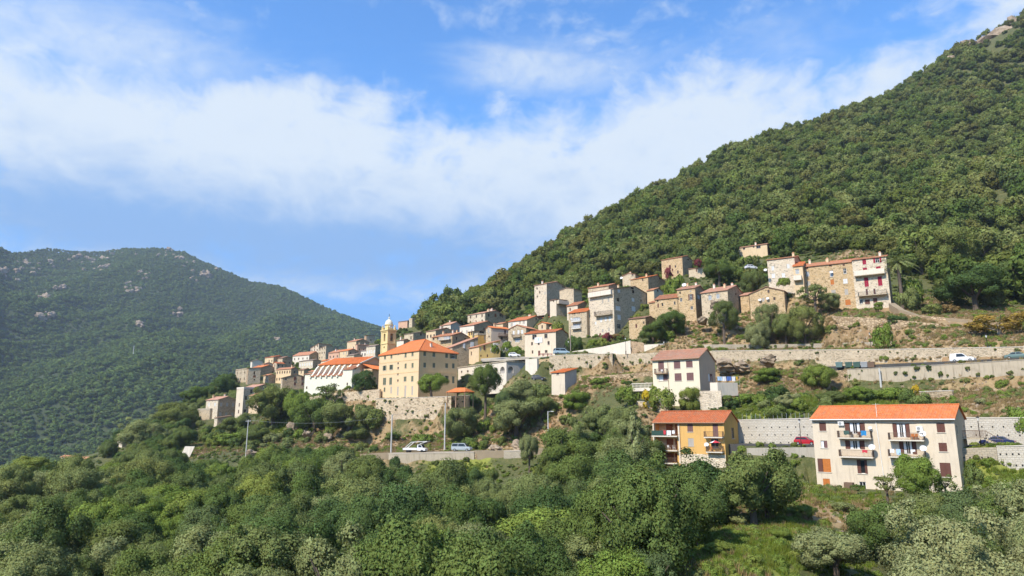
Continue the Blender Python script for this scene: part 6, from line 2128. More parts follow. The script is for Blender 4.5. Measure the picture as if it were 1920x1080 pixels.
# ---- trees and shrubs one can point at: (column, row, half width, half height, distance, kind, name, label)
SOLO = [
    (683, 715, 22, 19, 231, 'dark', 'broadleaf_tree', 'dense round dark tree beside the white church wall'),
    (1355, 586, 26, 21, 184, 'olive', 'olive_tree', 'lone round olive tree in front of the grey-fronted stone house'),
    (1226, 622, 28, 22, 200, 'oak', 'broadleaf_tree', 'left half of the dark tree pair below the ochre stone house'),
    (1260, 604, 27, 24, 199, 'oak', 'broadleaf_tree', 'right, higher half of the dark tree pair below the ochre stone house'),
    (1418, 618, 26, 20, 176, 'grey', 'shrub', 'grey-green shrub at the left of the thicket under the rubble house'),
    (1440, 594, 26, 24, 178, 'olive', 'olive_tree', 'olive tree in the middle of the thicket under the rubble house'),
    (1470, 605, 26, 24, 175, 'olive', 'olive_tree', 'olive tree at the lower middle of the thicket under the rubble house'),
    (1507, 600, 28, 26, 172, 'olive', 'olive_tree', 'olive tree at the right of the thicket under the long ochre house'),
    (1524, 550, 30, 24, 178, 'sparse', 'thin_tree', 'thin half-bare tree in front of the long ochre house'),
    (1556, 565, 22, 20, 176, 'olive', 'olive_tree', 'small olive right of the thin half-bare tree'),
    (1653, 619, 16, 15, 157, 'bright', 'round_bush', 'round bright green bush standing on the upper terrace wall'),
    (1683, 601, 17, 11, 162, 'dark', 'fig_bush', 'low dark fig bush on the dry slope by the footpath'),
    (1646, 572, 9, 8, 170, 'bright', 'small_tree', 'little light green tree below the crimson shutter house'),
    (1708, 532, 20, 18, 178, 'bright', 'shrub', 'light green shrub right of the crimson shutter house'),
    (1703, 550, 18, 14, 175, 'olive', 'shrub', 'olive shrub by the right-hand annex of the crimson shutter house'),
    (1747, 581, 15, 13, 166, 'olive', 'round_bush', 'small round bush alone on the dry slope'),
    (1782, 580, 14, 12, 166, 'rust', 'round_bush', 'rusty low bush beside the small round bush on the dry slope'),
    (1826, 540, 60, 40, 176, 'oak', 'oak_tree', 'broad dark oak above the dry slope at the right'),
    (1890, 520, 40, 36, 180, 'oak', 'oak_tree', 'dark oak at the right edge above the dry slope'),
    (1770, 470, 52, 42, 200, 'olive', 'oak_tree', 'large mid-green tree right of the palm'),
    (1870, 607, 48, 26, 147, 'autumn', 'chestnut_tree', 'tree with thin yellowing crown on the upper wall at the right'),
    (910, 712, 27, 34, 197, 'oak', 'tall_tree', 'tall dark tree with bare trunk in front of the white arcade'),
    (948, 752, 20, 24, 195, 'oak', 'tall_tree', 'second tall tree right of the tall one by the arcade'),
    (978, 740, 46, 32, 190, 'olive', 'olive_tree', 'wide olive below the pale buttress wall'),
    (968, 782, 54, 38, 186, 'olive', 'olive_tree', 'biggest olive on the bank right of the rampart'),
    (1015, 765, 30, 26, 182, 'olive', 'olive_tree', 'olive below the small cream hut'),
    (862, 792, 36, 34, 193, 'olive', 'olive_tree', 'dark olive hiding the right corner of the rampart'),
    (812, 722, 26, 22, 207, 'bright', 'small_tree', 'green tree on the rampart in front of the convent side wall'),
    (517, 755, 44, 38, 236, 'oak', 'broadleaf_tree', 'big dark green tree right of the cream terrace house'),
    (556, 768, 32, 34, 234, 'bright', 'broadleaf_tree', 'lighter green tree joined to the big dark one left of church'),
    (592, 775, 38, 34, 228, 'oak', 'broadleaf_tree', 'dark tree on the bank below the church front'),
    (615, 735, 26, 20, 230, 'sparse', 'thin_tree', 'thin pale tree in front of the white aisle wall'),
    (654, 778, 44, 34, 222, 'olive', 'olive_tree', 'wide olive on the bank left of the rampart'),
    (442, 795, 26, 18, 243, 'oak', 'round_bush', 'dark rounded bush under the cream terrace house'),
    (478, 815, 26, 20, 228, 'oak', 'round_bush', 'dark bush by the grey utility pole at left'),
    (434, 823, 22, 14, 222, 'bright', 'shrub', 'bluish green shrub left of the grey utility pole'),
    (545, 812, 12, 12, 222, 'dark', 'round_bush', 'small dark bush among the pale rocks'),
    (270, 815, 40, 28, 215, 'grey', 'olive_tree', 'grey olive tree at the left edge of the slope below the village'),
    (330, 780, 38, 26, 285, 'oak', 'broadleaf_tree', 'dark tree left of the lowest village house'),
    (415, 724, 28, 24, 330, 'dark', 'broadleaf_tree', 'dark pointed tree on the left skyline of the village'),
    (370, 745, 30, 20, 330, 'oak', 'broadleaf_tree', 'dark rounded tree on the left slope above the lowest house'),
    (60, 872, 34, 16, 168, 'bright', 'broadleaf_tree', 'bright yellow-green tree at the far left'),
    (993, 835, 20, 26, 152, 'grey', 'olive_tree', 'slim grey olive standing before the block wall with small arch'),
    (1190, 838, 30, 50, 124, 'fir', 'fir_tree', 'bluish fir tree left of the ochre yellow house'),
    (1120, 785, 42, 34, 150, 'olive', 'olive_tree', 'olive tree on the bank left of the ochre house roof'),
    (1165, 790, 36, 30, 143, 'olive', 'olive_tree', 'olive tree nearest the ochre house roof'),
    (1065, 850, 60, 46, 130, 'oak', 'oak_tree', 'big dark oak left of the fir tree'),
    (1155, 905, 70, 56, 108, 'oak', 'oak_tree', 'big rounded dark oak below the fir tree'),
    (1412, 904, 74, 76, 99, 'olive', 'olive_tree', 'large grey-green olive right of the ochre house'),
    (1300, 930, 86, 68, 96, 'oak', 'oak_tree', 'large green oak in front of the ochre house'),
    (1235, 995, 66, 80, 84, 'oak', 'oak_tree', 'tall dark oak at the edge of the bright grass patch'),
    (1030, 1020, 86, 62, 68, 'bright', 'broadleaf_tree', 'large bright yellow-green tree at the bottom centre'),
    (1120, 1050, 74, 60, 62, 'olive', 'olive_tree', 'olive tree at the bottom, right of the bright tree'),
    (898, 988, 38, 52, 78, 'dead', 'dead_tree', 'dead brownish-purple tree in the middle of the foreground wood'),
    (1716, 888, 38, 34, 83, 'bright', 'small_tree', 'light green tree against the cream apartment facade'),
    (1660, 905, 26, 20, 86, 'sparse', 'thin_tree', 'thin leafless shrub at the foot of the cream facade'),
    (1770, 905, 24, 18, 82, 'sparse', 'thin_tree', 'thin shrub at the right foot of the cream facade'),
    (1825, 893, 14, 22, 92, 'oak', 'shrub', 'dark shrub in the shade of the cream apartment house corner'),
    (1534, 704, 28, 21, 149, 'bright', 'round_bush', 'round two-tone green bush at the end of the concrete wall'),
    (1436, 704, 32, 18, 150, 'bright', 'shrub', 'spreading green shrub above the garden left of the round bush'),
    (1290, 738, 24, 18, 148, 'bright', 'shrub', 'bright shrub against the pinkish house wall'),
    (1240, 740, 18, 18, 148, 'bright', 'banana_shrub', 'feathery shrub at the left corner of the pinkish house'),
    (1215, 740, 14, 12, 150, 'yellow', 'flower_bush', 'yellow flowering bush left of the pinkish house'),
    (1180, 736, 22, 16, 155, 'bright', 'round_bush', 'round green bush before the white balustrade'),
    (1078, 748, 26, 18, 168, 'bright', 'shrub', 'green shrub below the small cream hut on its right'),
    (1125, 715, 14, 8, 176, 'bright', 'round_bush', 'low bush on the dry field terrace'),
    (1136, 629, 13, 9, 216, 'purple', 'flower_bush', 'dark red bush at the foot of the huge stone house'),
    (1158, 631, 14, 7, 213, 'rust', 'flower_bush', 'rusty orange bush right of the dark red one'),
    (1254, 507, 9, 9, 268, 'purple', 'flower_bush', 'purple bougainvillea on the isolated square stone house'),
    (1308, 489, 8, 6, 264, 'purple', 'flower_bush', 'dark red shrub on the low outbuilding'),
    (928, 655, 10, 12, 224, 'white', 'oleander', 'left one of two white flowering oleanders on the terrace'),
    (951, 651, 9, 13, 223, 'white', 'oleander', 'right one of two white flowering oleanders on the terrace'),
    (968, 659, 13, 11, 221, 'bright', 'hedge', 'bright green hedge on the terrace right of the oleanders'),
    (1078, 640, 14, 14, 215, 'oak', 'shrub', 'dark shrub behind the wooden pole near the two-balcony house'),
    (1047, 612, 14, 12, 240, 'bright', 'shrub', 'green shrub left of the two-balcony house'),
    (1715, 728, 8, 8, 131, 'yellow', 'flower_bush', 'small yellow flowering bush above the cream house roof'),
    (1610, 740, 26, 16, 138, 'bright', 'shrub', 'green garden shrub above the left part of the cream roof'),
    (1655, 742, 20, 12, 134, 'bright', 'shrub', 'bright garden shrub in the middle above the cream roof'),
    (1560, 745, 26, 14, 138, 'olive', 'shrub', 'olive green shrub above the left end of the cream roof'),
    (1480, 752, 24, 14, 140, 'grey', 'shrub', 'grey shrub in the garden between the two orange roofs'),
    (1400, 748, 20, 12, 146, 'bright', 'shrub', 'shrub at the garden edge right of the laundry wall'),
    (1375, 760, 14, 10, 143, 'dark', 'shrub', 'dark shrub in the garden above the ochre house roof'),
    (1840, 753, 10, 8, 118, 'grey', 'round_bush', 'small grey bush alone on the bare bank at right'),
    (1912, 795, 22, 34, 103, 'bright', 'shrub', 'leafy branches by the road at the right edge'),
    (740, 865, 10, 12, 170, 'dark', 'ivy', 'dark ivy hanging on the pale van wall'),
    (1470, 525, 10, 7, 186, 'bright', 'round_bush', 'light green bush at the foot of the pale square stone house'),
    (1410, 522, 22, 20, 205, 'oak', 'broadleaf_tree', 'dark tree left of the pale square stone house'),
    (1265, 528, 18, 16, 232, 'bright', 'shrub', 'green shrub between the red-roofed house and the pink-roofed row'),
    (1345, 500, 26, 18, 240, 'oak', 'broadleaf_tree', 'dark green tree right of the low outbuilding'),
    (702, 786, 22, 22, 216, 'olive', 'shrub', 'olive shrub hiding the left foot of the rampart'),
    (735, 818, 14, 9, 198, 'oak', 'round_bush', 'dark low bush under the left part of the rampart'),
    (795, 822, 22, 10, 192, 'bright', 'shrub', 'bright green shrub under the right part of the rampart'),
    (668, 815, 26, 14, 205, 'olive', 'shrub', 'wide olive shrub on the bank left of the white truck'),
    (905, 800, 16, 12, 196, 'bright', 'shrub', 'light green shrub on the bank right of the rampart'),
    (885, 752, 18, 16, 205, 'dark', 'shrub', 'dark shrub in the shade right of the open shelter'),
    (1020, 735, 22, 18, 186, 'olive', 'shrub', 'olive shrub left of the small cream hut'),
    (1648, 985, 58, 42, 74, 'oak', 'oak_tree', 'yellowish green oak below the left half of the cream apartment house'),
    (1728, 958, 52, 36, 80, 'olive', 'olive_tree', 'olive tree right below the light green tree at the cream facade'),
    (1806, 962, 60, 42, 76, 'oak', 'oak_tree', 'spreading oak below the right corner of the cream apartment house'),
    (1884, 968, 56, 44, 72, 'oak', 'oak_tree', 'oak at the right edge below the white block wall'),
    (1566, 1035, 62, 46, 64, 'grey', 'olive_tree', 'silvery tree at the bottom right of the grass clearing'),
    (1395, 975, 22, 13, 84, 'olive', 'shrub', 'low olive shrub at the top of the grass clearing'),
    (1462, 1003, 26, 14, 77, 'bright', 'shrub', 'bright bramble mound in the middle of the grass clearing'),
    (1505, 960, 24, 13, 87, 'bright', 'shrub', 'green shrub between clearing and cream apartment house'),
    (1350, 1030, 26, 14, 70, 'bright', 'shrub', 'bramble mound at the left of the grass clearing'),
    (1582, 950, 20, 10, 90, 'olive', 'shrub', 'low shrub on the dry bank before the cream house'),
]
TREES = []         # (px half size, x, y, z, r, rz, kind, zone)
ONWALL = ('on the terrace', 'on the rampart', 'standing on the upper terrace wall', 'bougainvillea', 'low outbuilding', 'ivy', 'fir tree left', 'on the upper wall')
BUSHNAMES = ('shrub', 'round_bush', 'fig_bush', 'flower_bush', 'oleander', 'hedge', 'ivy', 'banana_shrub')
for px, py, rx, ry, Y, kd, nm, lab in SOLO:
    if not lab:
        continue
    isb = nm in BUSHNAMES
    if not any(q in lab for q in ONWALL):
        d = at(px, py + ry * (.85 if isb else 2.0 if nm in ('tall_tree', 'chestnut_tree') else 1.12), 1.0)
        Ys = np.linspace(.72 * Y, 1.35 * Y, 260)
        hit = np.nonzero(H(d.x * Ys, Ys) >= d.z * Ys)[0]
        if len(hit) and hit[0] > 0:
            near_thing = any(q in lab for q in ('house', 'wall', 'hut', 'rampart', 'church', 'balustrade', 'facade', 'roof', 'arcade'))
            Y = min(float(Ys[hit[0]]), Y * (1.015 if near_thing else 1.3))
    p = at(px, py, Y)
    k = math.hypot(p.y, p.z) / F / 1.03
    kk = kd + '_bush' if isb and kd + '_bush' in CR and rx < 24 else kd
    fz = Hz(p.x, p.y)
    foot = min(fz, p.z - ry * k * (.6 if isb else .95)) if p.z - ry * k * 3.2 < fz else p.z - ry * k * 2.2
    rzz = ry * k * 1.08
    top = p.z + rzz
    if isb and 'on the terrace' not in lab and foot < p.z - rzz * .8:
        rzz = min((top - foot) / 1.8, rzz * 2.2)
        p.z = top - rzz
        foot = max(foot, p.z - rzz)
    elif not isb and nm not in ('tall_tree', 'chestnut_tree', 'thin_tree', 'fir_tree') and p.z - rzz - foot > .25 * rzz:
        rzz = min((top - foot) * .47, rzz * 1.25)
        p.z = top - rzz
    tree(nm, kk, p, rx * k, rzz, lab, cat='shrub' if isb else 'tree', foot=foot, trunk=not isb, bush=isb)

# ---- woods: points on the terrain, tested against what the photo shows there
def in_poly(px, py, poly):
    ins = np.zeros(px.shape, bool)
    n = len(poly)
    for i in range(n):
        x0, y0 = poly[i]
        x1, y1 = poly[(i + 1) % n]
        c = ((y0 > py) != (y1 > py)) & (px < (x1 - x0) * (py - y0) / (y1 - y0 + 1e-9) + x0)
        ins ^= c
    return ins


def scatter(x0, x1, y0, y1, step, seed):
    r = np.random.default_rng(seed)
    X, Y = np.meshgrid(np.arange(x0, x1, step), np.arange(y0, y1, step))
    X = X.ravel() + r.uniform(-.45, .45, X.size) * step
    Y = Y.ravel() + r.uniform(-.45, .45, Y.size) * step
    # only what lies in or near the field of view
    m_ = (np.abs(X / np.maximum(Y, 1)) < .86) & (Y > 3)
    X, Y = X[m_], Y[m_]
    return X, Y, H(X, Y), r


foot_c = [(W(g, -g['L'] / 2, g['R'] / 2, 0), g) for g in HOUSES] + [(W(g, -g['L'] / 2, g['R'] / 2, 0), g) for g in (NAVE, TOWER)]


def clear_of_houses(X, Y, pad=1.5):
    ok = np.ones(X.shape, bool)
    for cpos, g in foot_c:
        ca, sa = math.cos(g['a']), math.sin(g['a'])
        dx, dy = X - g['C'].x, Y - g['C'].y
        lx = ca * dx - sa * dy
        ly = sa * dx + ca * dy
        ok &= ~((lx > -g['L'] - pad) & (lx < pad) & (ly > -pad) & (ly < g['R'] + pad))
    return ok


ROADPTS = []
for a_ in ROADS:
    cs = [at(*q) for q in a_[1]]
    for q0, q1 in zip(cs, cs[1:]):
        n = max(2, int((q1 - q0).length / 1.5))
        ROADPTS += [(q0.lerp(q1, i / n).x, q0.lerp(q1, i / n).y) for i in range(n)]
ROADPTS = np.array(ROADPTS)


def off_road(X, Y, pad=3.6):
    ok = np.ones(X.shape, bool)
    for i in range(0, len(X), 4000):
        d = (X[i:i + 4000, None] - ROADPTS[None, :, 0]) ** 2 + (Y[i:i + 4000, None] - ROADPTS[None, :, 1]) ** 2
        ok[i:i + 4000] = d.min(1) > pad * pad
    return ok


def unhiding(X, Y, Zc, R_, shrink=2.0):
    """False where the crown would stand in front of a house the photo shows"""
    px, py = proj(X, Y, Zc)
    hw = R_ * F / Y
    ok = np.ones(X.shape, bool)
    for x0, y0, x1, y1, Yh in KEEP_ALL:
        ok &= ~((Y < Yh + 3) & (px + hw > x0 + shrink) & (px - hw < x1 - shrink) & (py + hw > y0 + shrink) & (py - hw < y1 - shrink))
    return ok


# walls, roads and open spots that stay in view
KEEP_ALL = KEEP + [(705, 745, 846, 806, 205), (735, 826, 985, 870, 165), (1030, 640, 1232, 690, 190), (1335, 640, 1920, 690, 130), (1590, 690, 1920, 725, 120), (1385, 785, 1520, 828, 118), (1815, 785, 1920, 880, 95),
                   (880, 800, 990, 842, 170), (740, 808, 835, 846, 180), (1545, 930, 1660, 975, 86), (1400, 965, 1560, 1000, 80), (1290, 1010, 1420, 1080, 60), (1660, 575, 1860, 650, 140), (1340, 690, 1400, 735, 140), (600, 785, 660, 835, 205), (1000, 700, 1080, 760, 170), (380, 825, 460, 855, 215), (1840, 700, 1920, 770, 105), (15, 935, 60, 965, 110), (260, 930, 280, 950, 100), (1530, 880, 1690, 926, 97), (1480, 880, 1530, 950, 96), (1458, 366, 1505, 394, 296), (1578, 430, 1625, 452, 226), (1496, 432, 1516, 446, 250)]

VL = [(700, 640), (745, 618), (770, 612), (830, 598), (880, 583), (950, 572), (1000, 540), (1060, 530), (1100, 528), (1170, 505), (1240, 482), (1300, 492), (1340, 505), (1440, 500), (1490, 478), (1665, 478), (1690, 520), (1745, 520), (1775, 560), (1850, 580), (2100, 560)]
vlx, vly = [q[0] for q in VL], [q[1] for q in VL]
WOODS = []          # arrays per zone: x, y, z, r, kind index, zone
X, Y, Z, r = scatter(-120, 640, 160, 780, 5.5, 21)
R_ = (2.3 + 4.2 * r.random(X.size) ** 1.8) * (1 + .9 * fbm(X / 45, Y / 45, 3, 5))
px, py = proj(X, Y, Z)
ok = (px > 690) & (px < 2080) & (py < np.interp(px, vlx, vly) - 1 + 34 * np.clip((px - 760) / 60, 0, 1) * np.clip((1480 - px) / 40, 0, 1))
bz = np.zeros(X.size)
for bx, by, bY, br, amp in BARE[:9]:
    q = at(bx, by, bY)
    bz = np.maximum(bz, amp * np.exp(-((X - q.x) ** 2 + (Y - q.y) ** 2) / (br * br)))
ok &= ~((px > 1785) & (py < np.interp(px, [1785, 1800, 1860, 1925, 2080], [120, 118, 100, 74, 20])) & (r.random(X.size) < .8))
ok &= (bz < .5) & (fbm(X / 30, Y / 30, 3, 91) > -.26)
ok &= clear_of_houses(X, Y) & unhiding(X, Y, Z + R_ * .9, R_)
WOODS.append(('hill', X[ok], Y[ok], Z[ok], R_[ok]))

FG = [(0, 905), (40, 898), (90, 872), (210, 850), (300, 858), (400, 868), (470, 862), (560, 850), (640, 838), (700, 852), (735, 885), (880, 882), (985, 882), (1005, 850), (1030, 820), (1060, 790), (1090, 775), (1150, 775), (1215, 790), (1222, 868), (1380, 872), (1478, 868), (1480, 935), (1420, 965), (1330, 1010), (1270, 1075), (1250, 1200), (-300, 1200), (-300, 930)]
FGR = [(1440, 1200), (1470, 1050), (1560, 1005), (1640, 960), (1700, 935), (1760, 915), (1830, 918), (1920, 935), (2200, 940), (2200, 1200)]
SLP = [(-200, 930), (60, 890), (150, 866), (230, 815), (300, 780), (370, 745), (435, 700), (448, 730), (448, 775), (385, 800), (330, 835), (300, 855), (180, 862)]
X, Y, Z, r = scatter(-330, 100, 30, 250, 4.6, 31)
R_ = 2.3 + 2.3 * r.random(X.size) ** 1.5
Zc = Z + R_ * r.uniform(1.0, 1.35, X.size)
px, py = proj(X, Y, Zc)
ok = (in_poly(px, py, FG) | in_poly(px, py, FGR)) & (Y < 205) & (Y > 51)
ok &= clear_of_houses(X, Y, 2.5) & off_road(X, Y, 5) & unhiding(X, Y, Zc, R_ * 1.12, 4)
WOODS.append(('fore', X[ok], Y[ok], Z[ok], R_[ok]))
X, Y, Z, r = scatter(-360, -90, 150, 420, 4.8, 41)
R_ = r.uniform(2.0, 3.6, X.size)
Zc = Z + R_ * 1.1
px, py = proj(X, Y, Zc)
ok = in_poly(px, py, SLP) & clear_of_houses(X, Y, 2) & unhiding(X, Y, Zc, R_, 3)
WOODS.append(('spur', X[ok], Y[ok], Z[ok], R_[ok]))
# broken cover on the village banks
X, Y, Z, r = scatter(-220, 140, 110, 300, 5.2, 51)
R_ = r.uniform(.9, 2.2, X.size)
Zc = Z + R_ * .8
px, py = proj(X, Y, Zc)
BANK = [(380, 800), (450, 785), (560, 790), (700, 760), (705, 850), (560, 850), (460, 860), (380, 862)]
BANK2 = [(890, 745), (1030, 740), (1200, 760), (1215, 790), (1080, 790), (1010, 840), (900, 845), (845, 830)]
BANK3 = [(1330, 735), (1590, 735), (1780, 730), (1780, 760), (1500, 780), (1390, 783)]
ok = (in_poly(px, py, BANK) | in_poly(px, py, BANK2) | in_poly(px, py, BANK3)) & clear_of_houses(X, Y, 1.5) & off_road(X, Y, 5) & unhiding(X, Y, Zc, R_, 2) & (r.random(X.size) < .75)
WOODS.append(('bank', X[ok], Y[ok], Z[ok], R_[ok]))
# tufts of trees between village houses
X, Y, Z, r = scatter(-220, 140, 190, 460, 4.6, 61)
R_ = r.uniform(.7, 1.9, X.size)
Zc = Z + R_ * .9
px, py = proj(X, Y, Zc)
VIL = [(450, 790), (450, 680), (700, 620), (1000, 545), (1240, 490), (1440, 500), (1440, 560), (1230, 640), (1040, 650), (850, 700), (700, 740)]
ok = in_poly(px, py, VIL) & clear_of_houses(X, Y, 1.2) & unhiding(X, Y, Zc + R_ * .5, R_ * .55, 1)
WOODS.append(('village', X[ok], Y[ok], Z[ok], R_[ok]))

ALLT = []
for zone, X, Y, Z, R_ in WOODS:
    for i in range(len(X)):
        big = R_[i] / Y[i]
        ALLT.append((big, zone, X[i], Y[i], Z[i], R_[i]))
ALLT.sort(key=lambda q: -q[0])
DESC = dict(
    fore=dict(olive=('olive_tree', 'grey-green olive tree in the dense wood filling the foreground slope', 'olives of the foreground wood'),
              oak=('oak_tree', 'dark green holm oak in the dense wood filling the foreground slope', 'holm oaks of the foreground wood'),
              bright=('broadleaf_tree', 'lighter yellow-green tree in the dense foreground wood', 'light green trees of the foreground wood'),
              grey=('olive_tree', 'pale silvery tree in the dense foreground wood', 'silvery trees of the foreground wood')),
    hill=dict(hill=('oak_tree', 'evergreen oak on the steep forested slope above the village', 'oaks of the hillside forest')),
    spur=dict(olive=('olive_tree', 'olive tree on the slope falling to the left of the village', 'olives of the left slope'), oak=('oak_tree', 'dark oak on the slope falling to the left of the village', 'oaks of the left slope')),
    bank=dict(olive_bush=('shrub', 'olive green shrub on the banks below the village walls', 'shrubs of the village banks'), bright_bush=('shrub', 'light green shrub on the banks below the village walls', 'light shrubs of the village banks'), oak_bush=('shrub', 'dark green shrub on the banks below the village walls', 'dark shrubs of the village banks')),
    village=dict(oak_bush=('shrub', 'dark shrub growing between the village houses', 'shrubs between the houses'), bright_bush=('shrub', 'light green shrub growing between the village houses', 'light shrubs between the houses')),
)


def pick_kind(zone, x, y):
    n = float(fbm(np.array([x / 26]), np.array([y / 26]), 3, 17)[0]) + rt.uniform(-.16, .16)
    if zone == 'fore':
        if x > 25 and y < 92:
            return 'oak' if n > -.05 else 'grey'
        return 'olive' if n > -.02 else 'oak' if n > -.17 else 'bright' if rt.random() < .4 else 'oak'
    if zone == 'hill':
        return 'hill'
    if zone == 'spur':
        return 'olive' if n > .0 else 'oak'
    if zone == 'bank':
        return 'olive_bush' if n > .05 else 'bright_bush' if n > -.1 else 'oak_bush'
    return 'oak_bush' if n > -.05 else 'bright_bush'


counts = {}
rest = []
ind = 0
LIM = {'tree': 290, 'shrub': 260}
for big, zone, x, y, z, r_ in ALLT:
    kd = pick_kind(zone, x, y)
    what = 'shrub' if zone in ('bank', 'village') else 'tree'
    counts.setdefault(what, 0)
    if counts[what] >= LIM[what]:
        rest.append((zone, kd, x, y, z, r_))
        continue
    counts[what] += 1
    nm, lab, grp = DESC[zone][kd]
    rz_ = r_ * rt.uniform(.85, 1.2)
    zc = z + (rz_ * rt.uniform(1.0, 1.3) if what == 'tree' else rz_ * .55)
    tree(nm, kd, Vector((x, y, zc)), r_, rz_, lab, grp, what, foot=z - .2, trunk=what == 'tree', bush=what == 'shrub')


# ---- the rest of each wood as one mass: instances on points
def mass(name, pts, scales, protos, label_mats=None, tilt=0.0, seed=0):
    r = np.random.default_rng(seed)
    n = len(pts)
    me = bpy.data.meshes.new(name)
    me.vertices.add(n)
    me.vertices.foreach_set('co', np.asarray(pts, np.float32).ravel())
    a1 = me.attributes.new('scl', 'FLOAT_VECTOR', 'POINT')
    a1.data.foreach_set('vector', np.asarray(scales, np.float32).ravel())
    rot = np.stack([r.normal(0, tilt, n), r.normal(0, tilt, n), r.uniform(0, 6.28, n)], 1)
    a2 = me.attributes.new('rot', 'FLOAT_VECTOR', 'POINT')
    a2.data.foreach_set('vector', rot.astype(np.float32).ravel())
    a3 = me.attributes.new('idx', 'INT', 'POINT')
    a3.data.foreach_set('value', r.integers(0, len(protos), n).astype(np.int32))
    me.update()
    o = link(name, me)
    o['kind'] = 'stuff'
    ng = bpy.data.node_groups.new(name + '_nodes', 'GeometryNodeTree')
    ng.interface.new_socket('Geometry', in_out='INPUT', socket_type='NodeSocketGeometry')
    ng.interface.new_socket('Geometry', in_out='OUTPUT', socket_type='NodeSocketGeometry')
    gi, go = ng.nodes.new('NodeGroupInput'), ng.nodes.new('NodeGroupOutput')
    iop = ng.nodes.new('GeometryNodeInstanceOnPoints')
    jn = ng.nodes.new('GeometryNodeJoinGeometry')
    for ob in protos:
        oi = ng.nodes.new('GeometryNodeObjectInfo')
        oi.inputs['Object'].default_value = ob
        oi.inputs['As Instance'].default_value = True
        ng.links.new(oi.outputs['Geometry'], jn.inputs[0])

    def attr(nm, typ):
        q = ng.nodes.new('GeometryNodeInputNamedAttribute')
        q.data_type = typ
        q.inputs[0].default_value = nm
        return q.outputs[0]
    ng.links.new(gi.outputs[0], iop.inputs['Points'])
    ng.links.new(jn.outputs[0], iop.inputs['Instance'])
    iop.inputs['Pick Instance'].default_value = True
    ng.links.new(attr('idx', 'INT'), iop.inputs['Instance Index'])
    ng.links.new(attr('scl', 'FLOAT_VECTOR'), iop.inputs['Scale'])
    er = ng.nodes.new('FunctionNodeEulerToRotation')
    ng.links.new(attr('rot', 'FLOAT_VECTOR'), er.inputs[0])
    ng.links.new(er.outputs[0], iop.inputs['Rotation'])
    ng.links.new(iop.outputs[0], go.inputs[0])
    md = o.modifiers.new('scatter', 'NODES')
    md.node_group = ng
    return o


def first_of(kind):
    """crown objects already standing in the scene, one for each mesh of that kind"""
    out = []
    for me in CR[kind]:
        ob = next((q for q in bpy.data.objects if q.data == me), None)
        if ob:
            out.append(ob)
    return out


def mass_of(name, sel, kind, seed):
    if not sel:
        return
    r = np.random.default_rng(seed)
    a = np.array([(x, y, z, r_) for _, _, x, y, z, r_ in sel])
    rz_ = a[:, 3] * r.uniform(.8, 1.2, len(a))
    pts = np.stack([a[:, 0], a[:, 1], a[:, 2] + rz_ * r.uniform(.65, 1.05, len(a))], 1)
    return mass(name, pts, np.stack([a[:, 3] * r.uniform(.9, 1.15, len(a)), a[:, 3] * r.uniform(.9, 1.15, len(a)), rz_], 1), first_of(kind), seed=seed)


if not first_of('hill'):                # make sure a hill crown stands in the scene
    zone, kd, x, y, z, r_ = next(q for q in rest if q[0] == 'hill')
for v, me_ in enumerate(CR['hill']):
    if any(o.data == me_ for o in bpy.data.objects):
        continue
    k = next(i for i, q in enumerate(rest) if q[0] == 'hill')
    zone, kd, x, y, z, r_ = rest.pop(k)
    o = tree('oak_tree', 'hill', Vector((x, y, z + r_ * 1.1)), r_, r_, DESC['hill']['hill'][1], DESC['hill']['hill'][2], foot=z - .2)
    next(c for c in o.children if c.name.startswith('crown')).data = me_
NAMES = dict(fore='foreground_wood', hill='hillside_forest', spur='slope_wood', bank='bank_scrub', village='village_scrub')
for zone in NAMES:
    for kd in sorted({q[1] for q in rest if q[0] == zone}):
        sel = [q for q in rest if q[0] == zone and q[1] == kd]
        if first_of(kd):
            mass_of(NAMES[zone], sel, kd, len(sel))
print('trees', counts, 'rest', len(rest))

# ---- the far mountain forest
far_a = crown_mesh('canopy', 801, 14, 260, .30, 'leaf_far', .75, lobe_r=(.3, .5))
far_b = crown_mesh('canopy', 802, 18, 300, .27, 'leaf_far', .8, lobe_r=(.3, .5))
X, Y, Z, r = scatter(-1900, 1200, 560, 2480, 8.4, 71)
px, py = proj(X, Y, Z)
dens = fbm(X / 90, Y / 90, 4, 55) - np.clip((Z - 250) / 1600, 0, .25)
okm = (px > -120) & (px < 1000) & (dens > -.6) & (py < 960)
# leave granite outcrops bare
X, Y, Z, dens = X[okm], Y[okm], Z[okm], dens[okm]
R_ = (3.2 + 4.6 * r.random(X.size) ** 2) * np.clip(1.05 + dens, .7, 1.25)
fa = link('canopy', far_a)
fb_ = link('canopy', far_b)
for o_, px_, Yq in ((fa, 160, 760), (fb_, 210, 800)):
    q = at(px_, 830, Yq)
    zz = Hz(q.x, q.y)
    o_.location = (q.x, q.y, zz + 4)
    o_.scale = (6, 6, 5)
    o_.name = 'distant_tree'
    tag(o_, 'dark tree in the dense forest at the foot of the far mountain', 'tree', 'nearest trees of the mountain forest')
mass('mountain_forest', np.stack([X, Y, Z + R_ * .35], 1), np.stack([R_, R_, R_ * r.uniform(.6, 1.0, X.size)], 1), [fa, fb_], seed=72)
print('mountain trees', X.size)

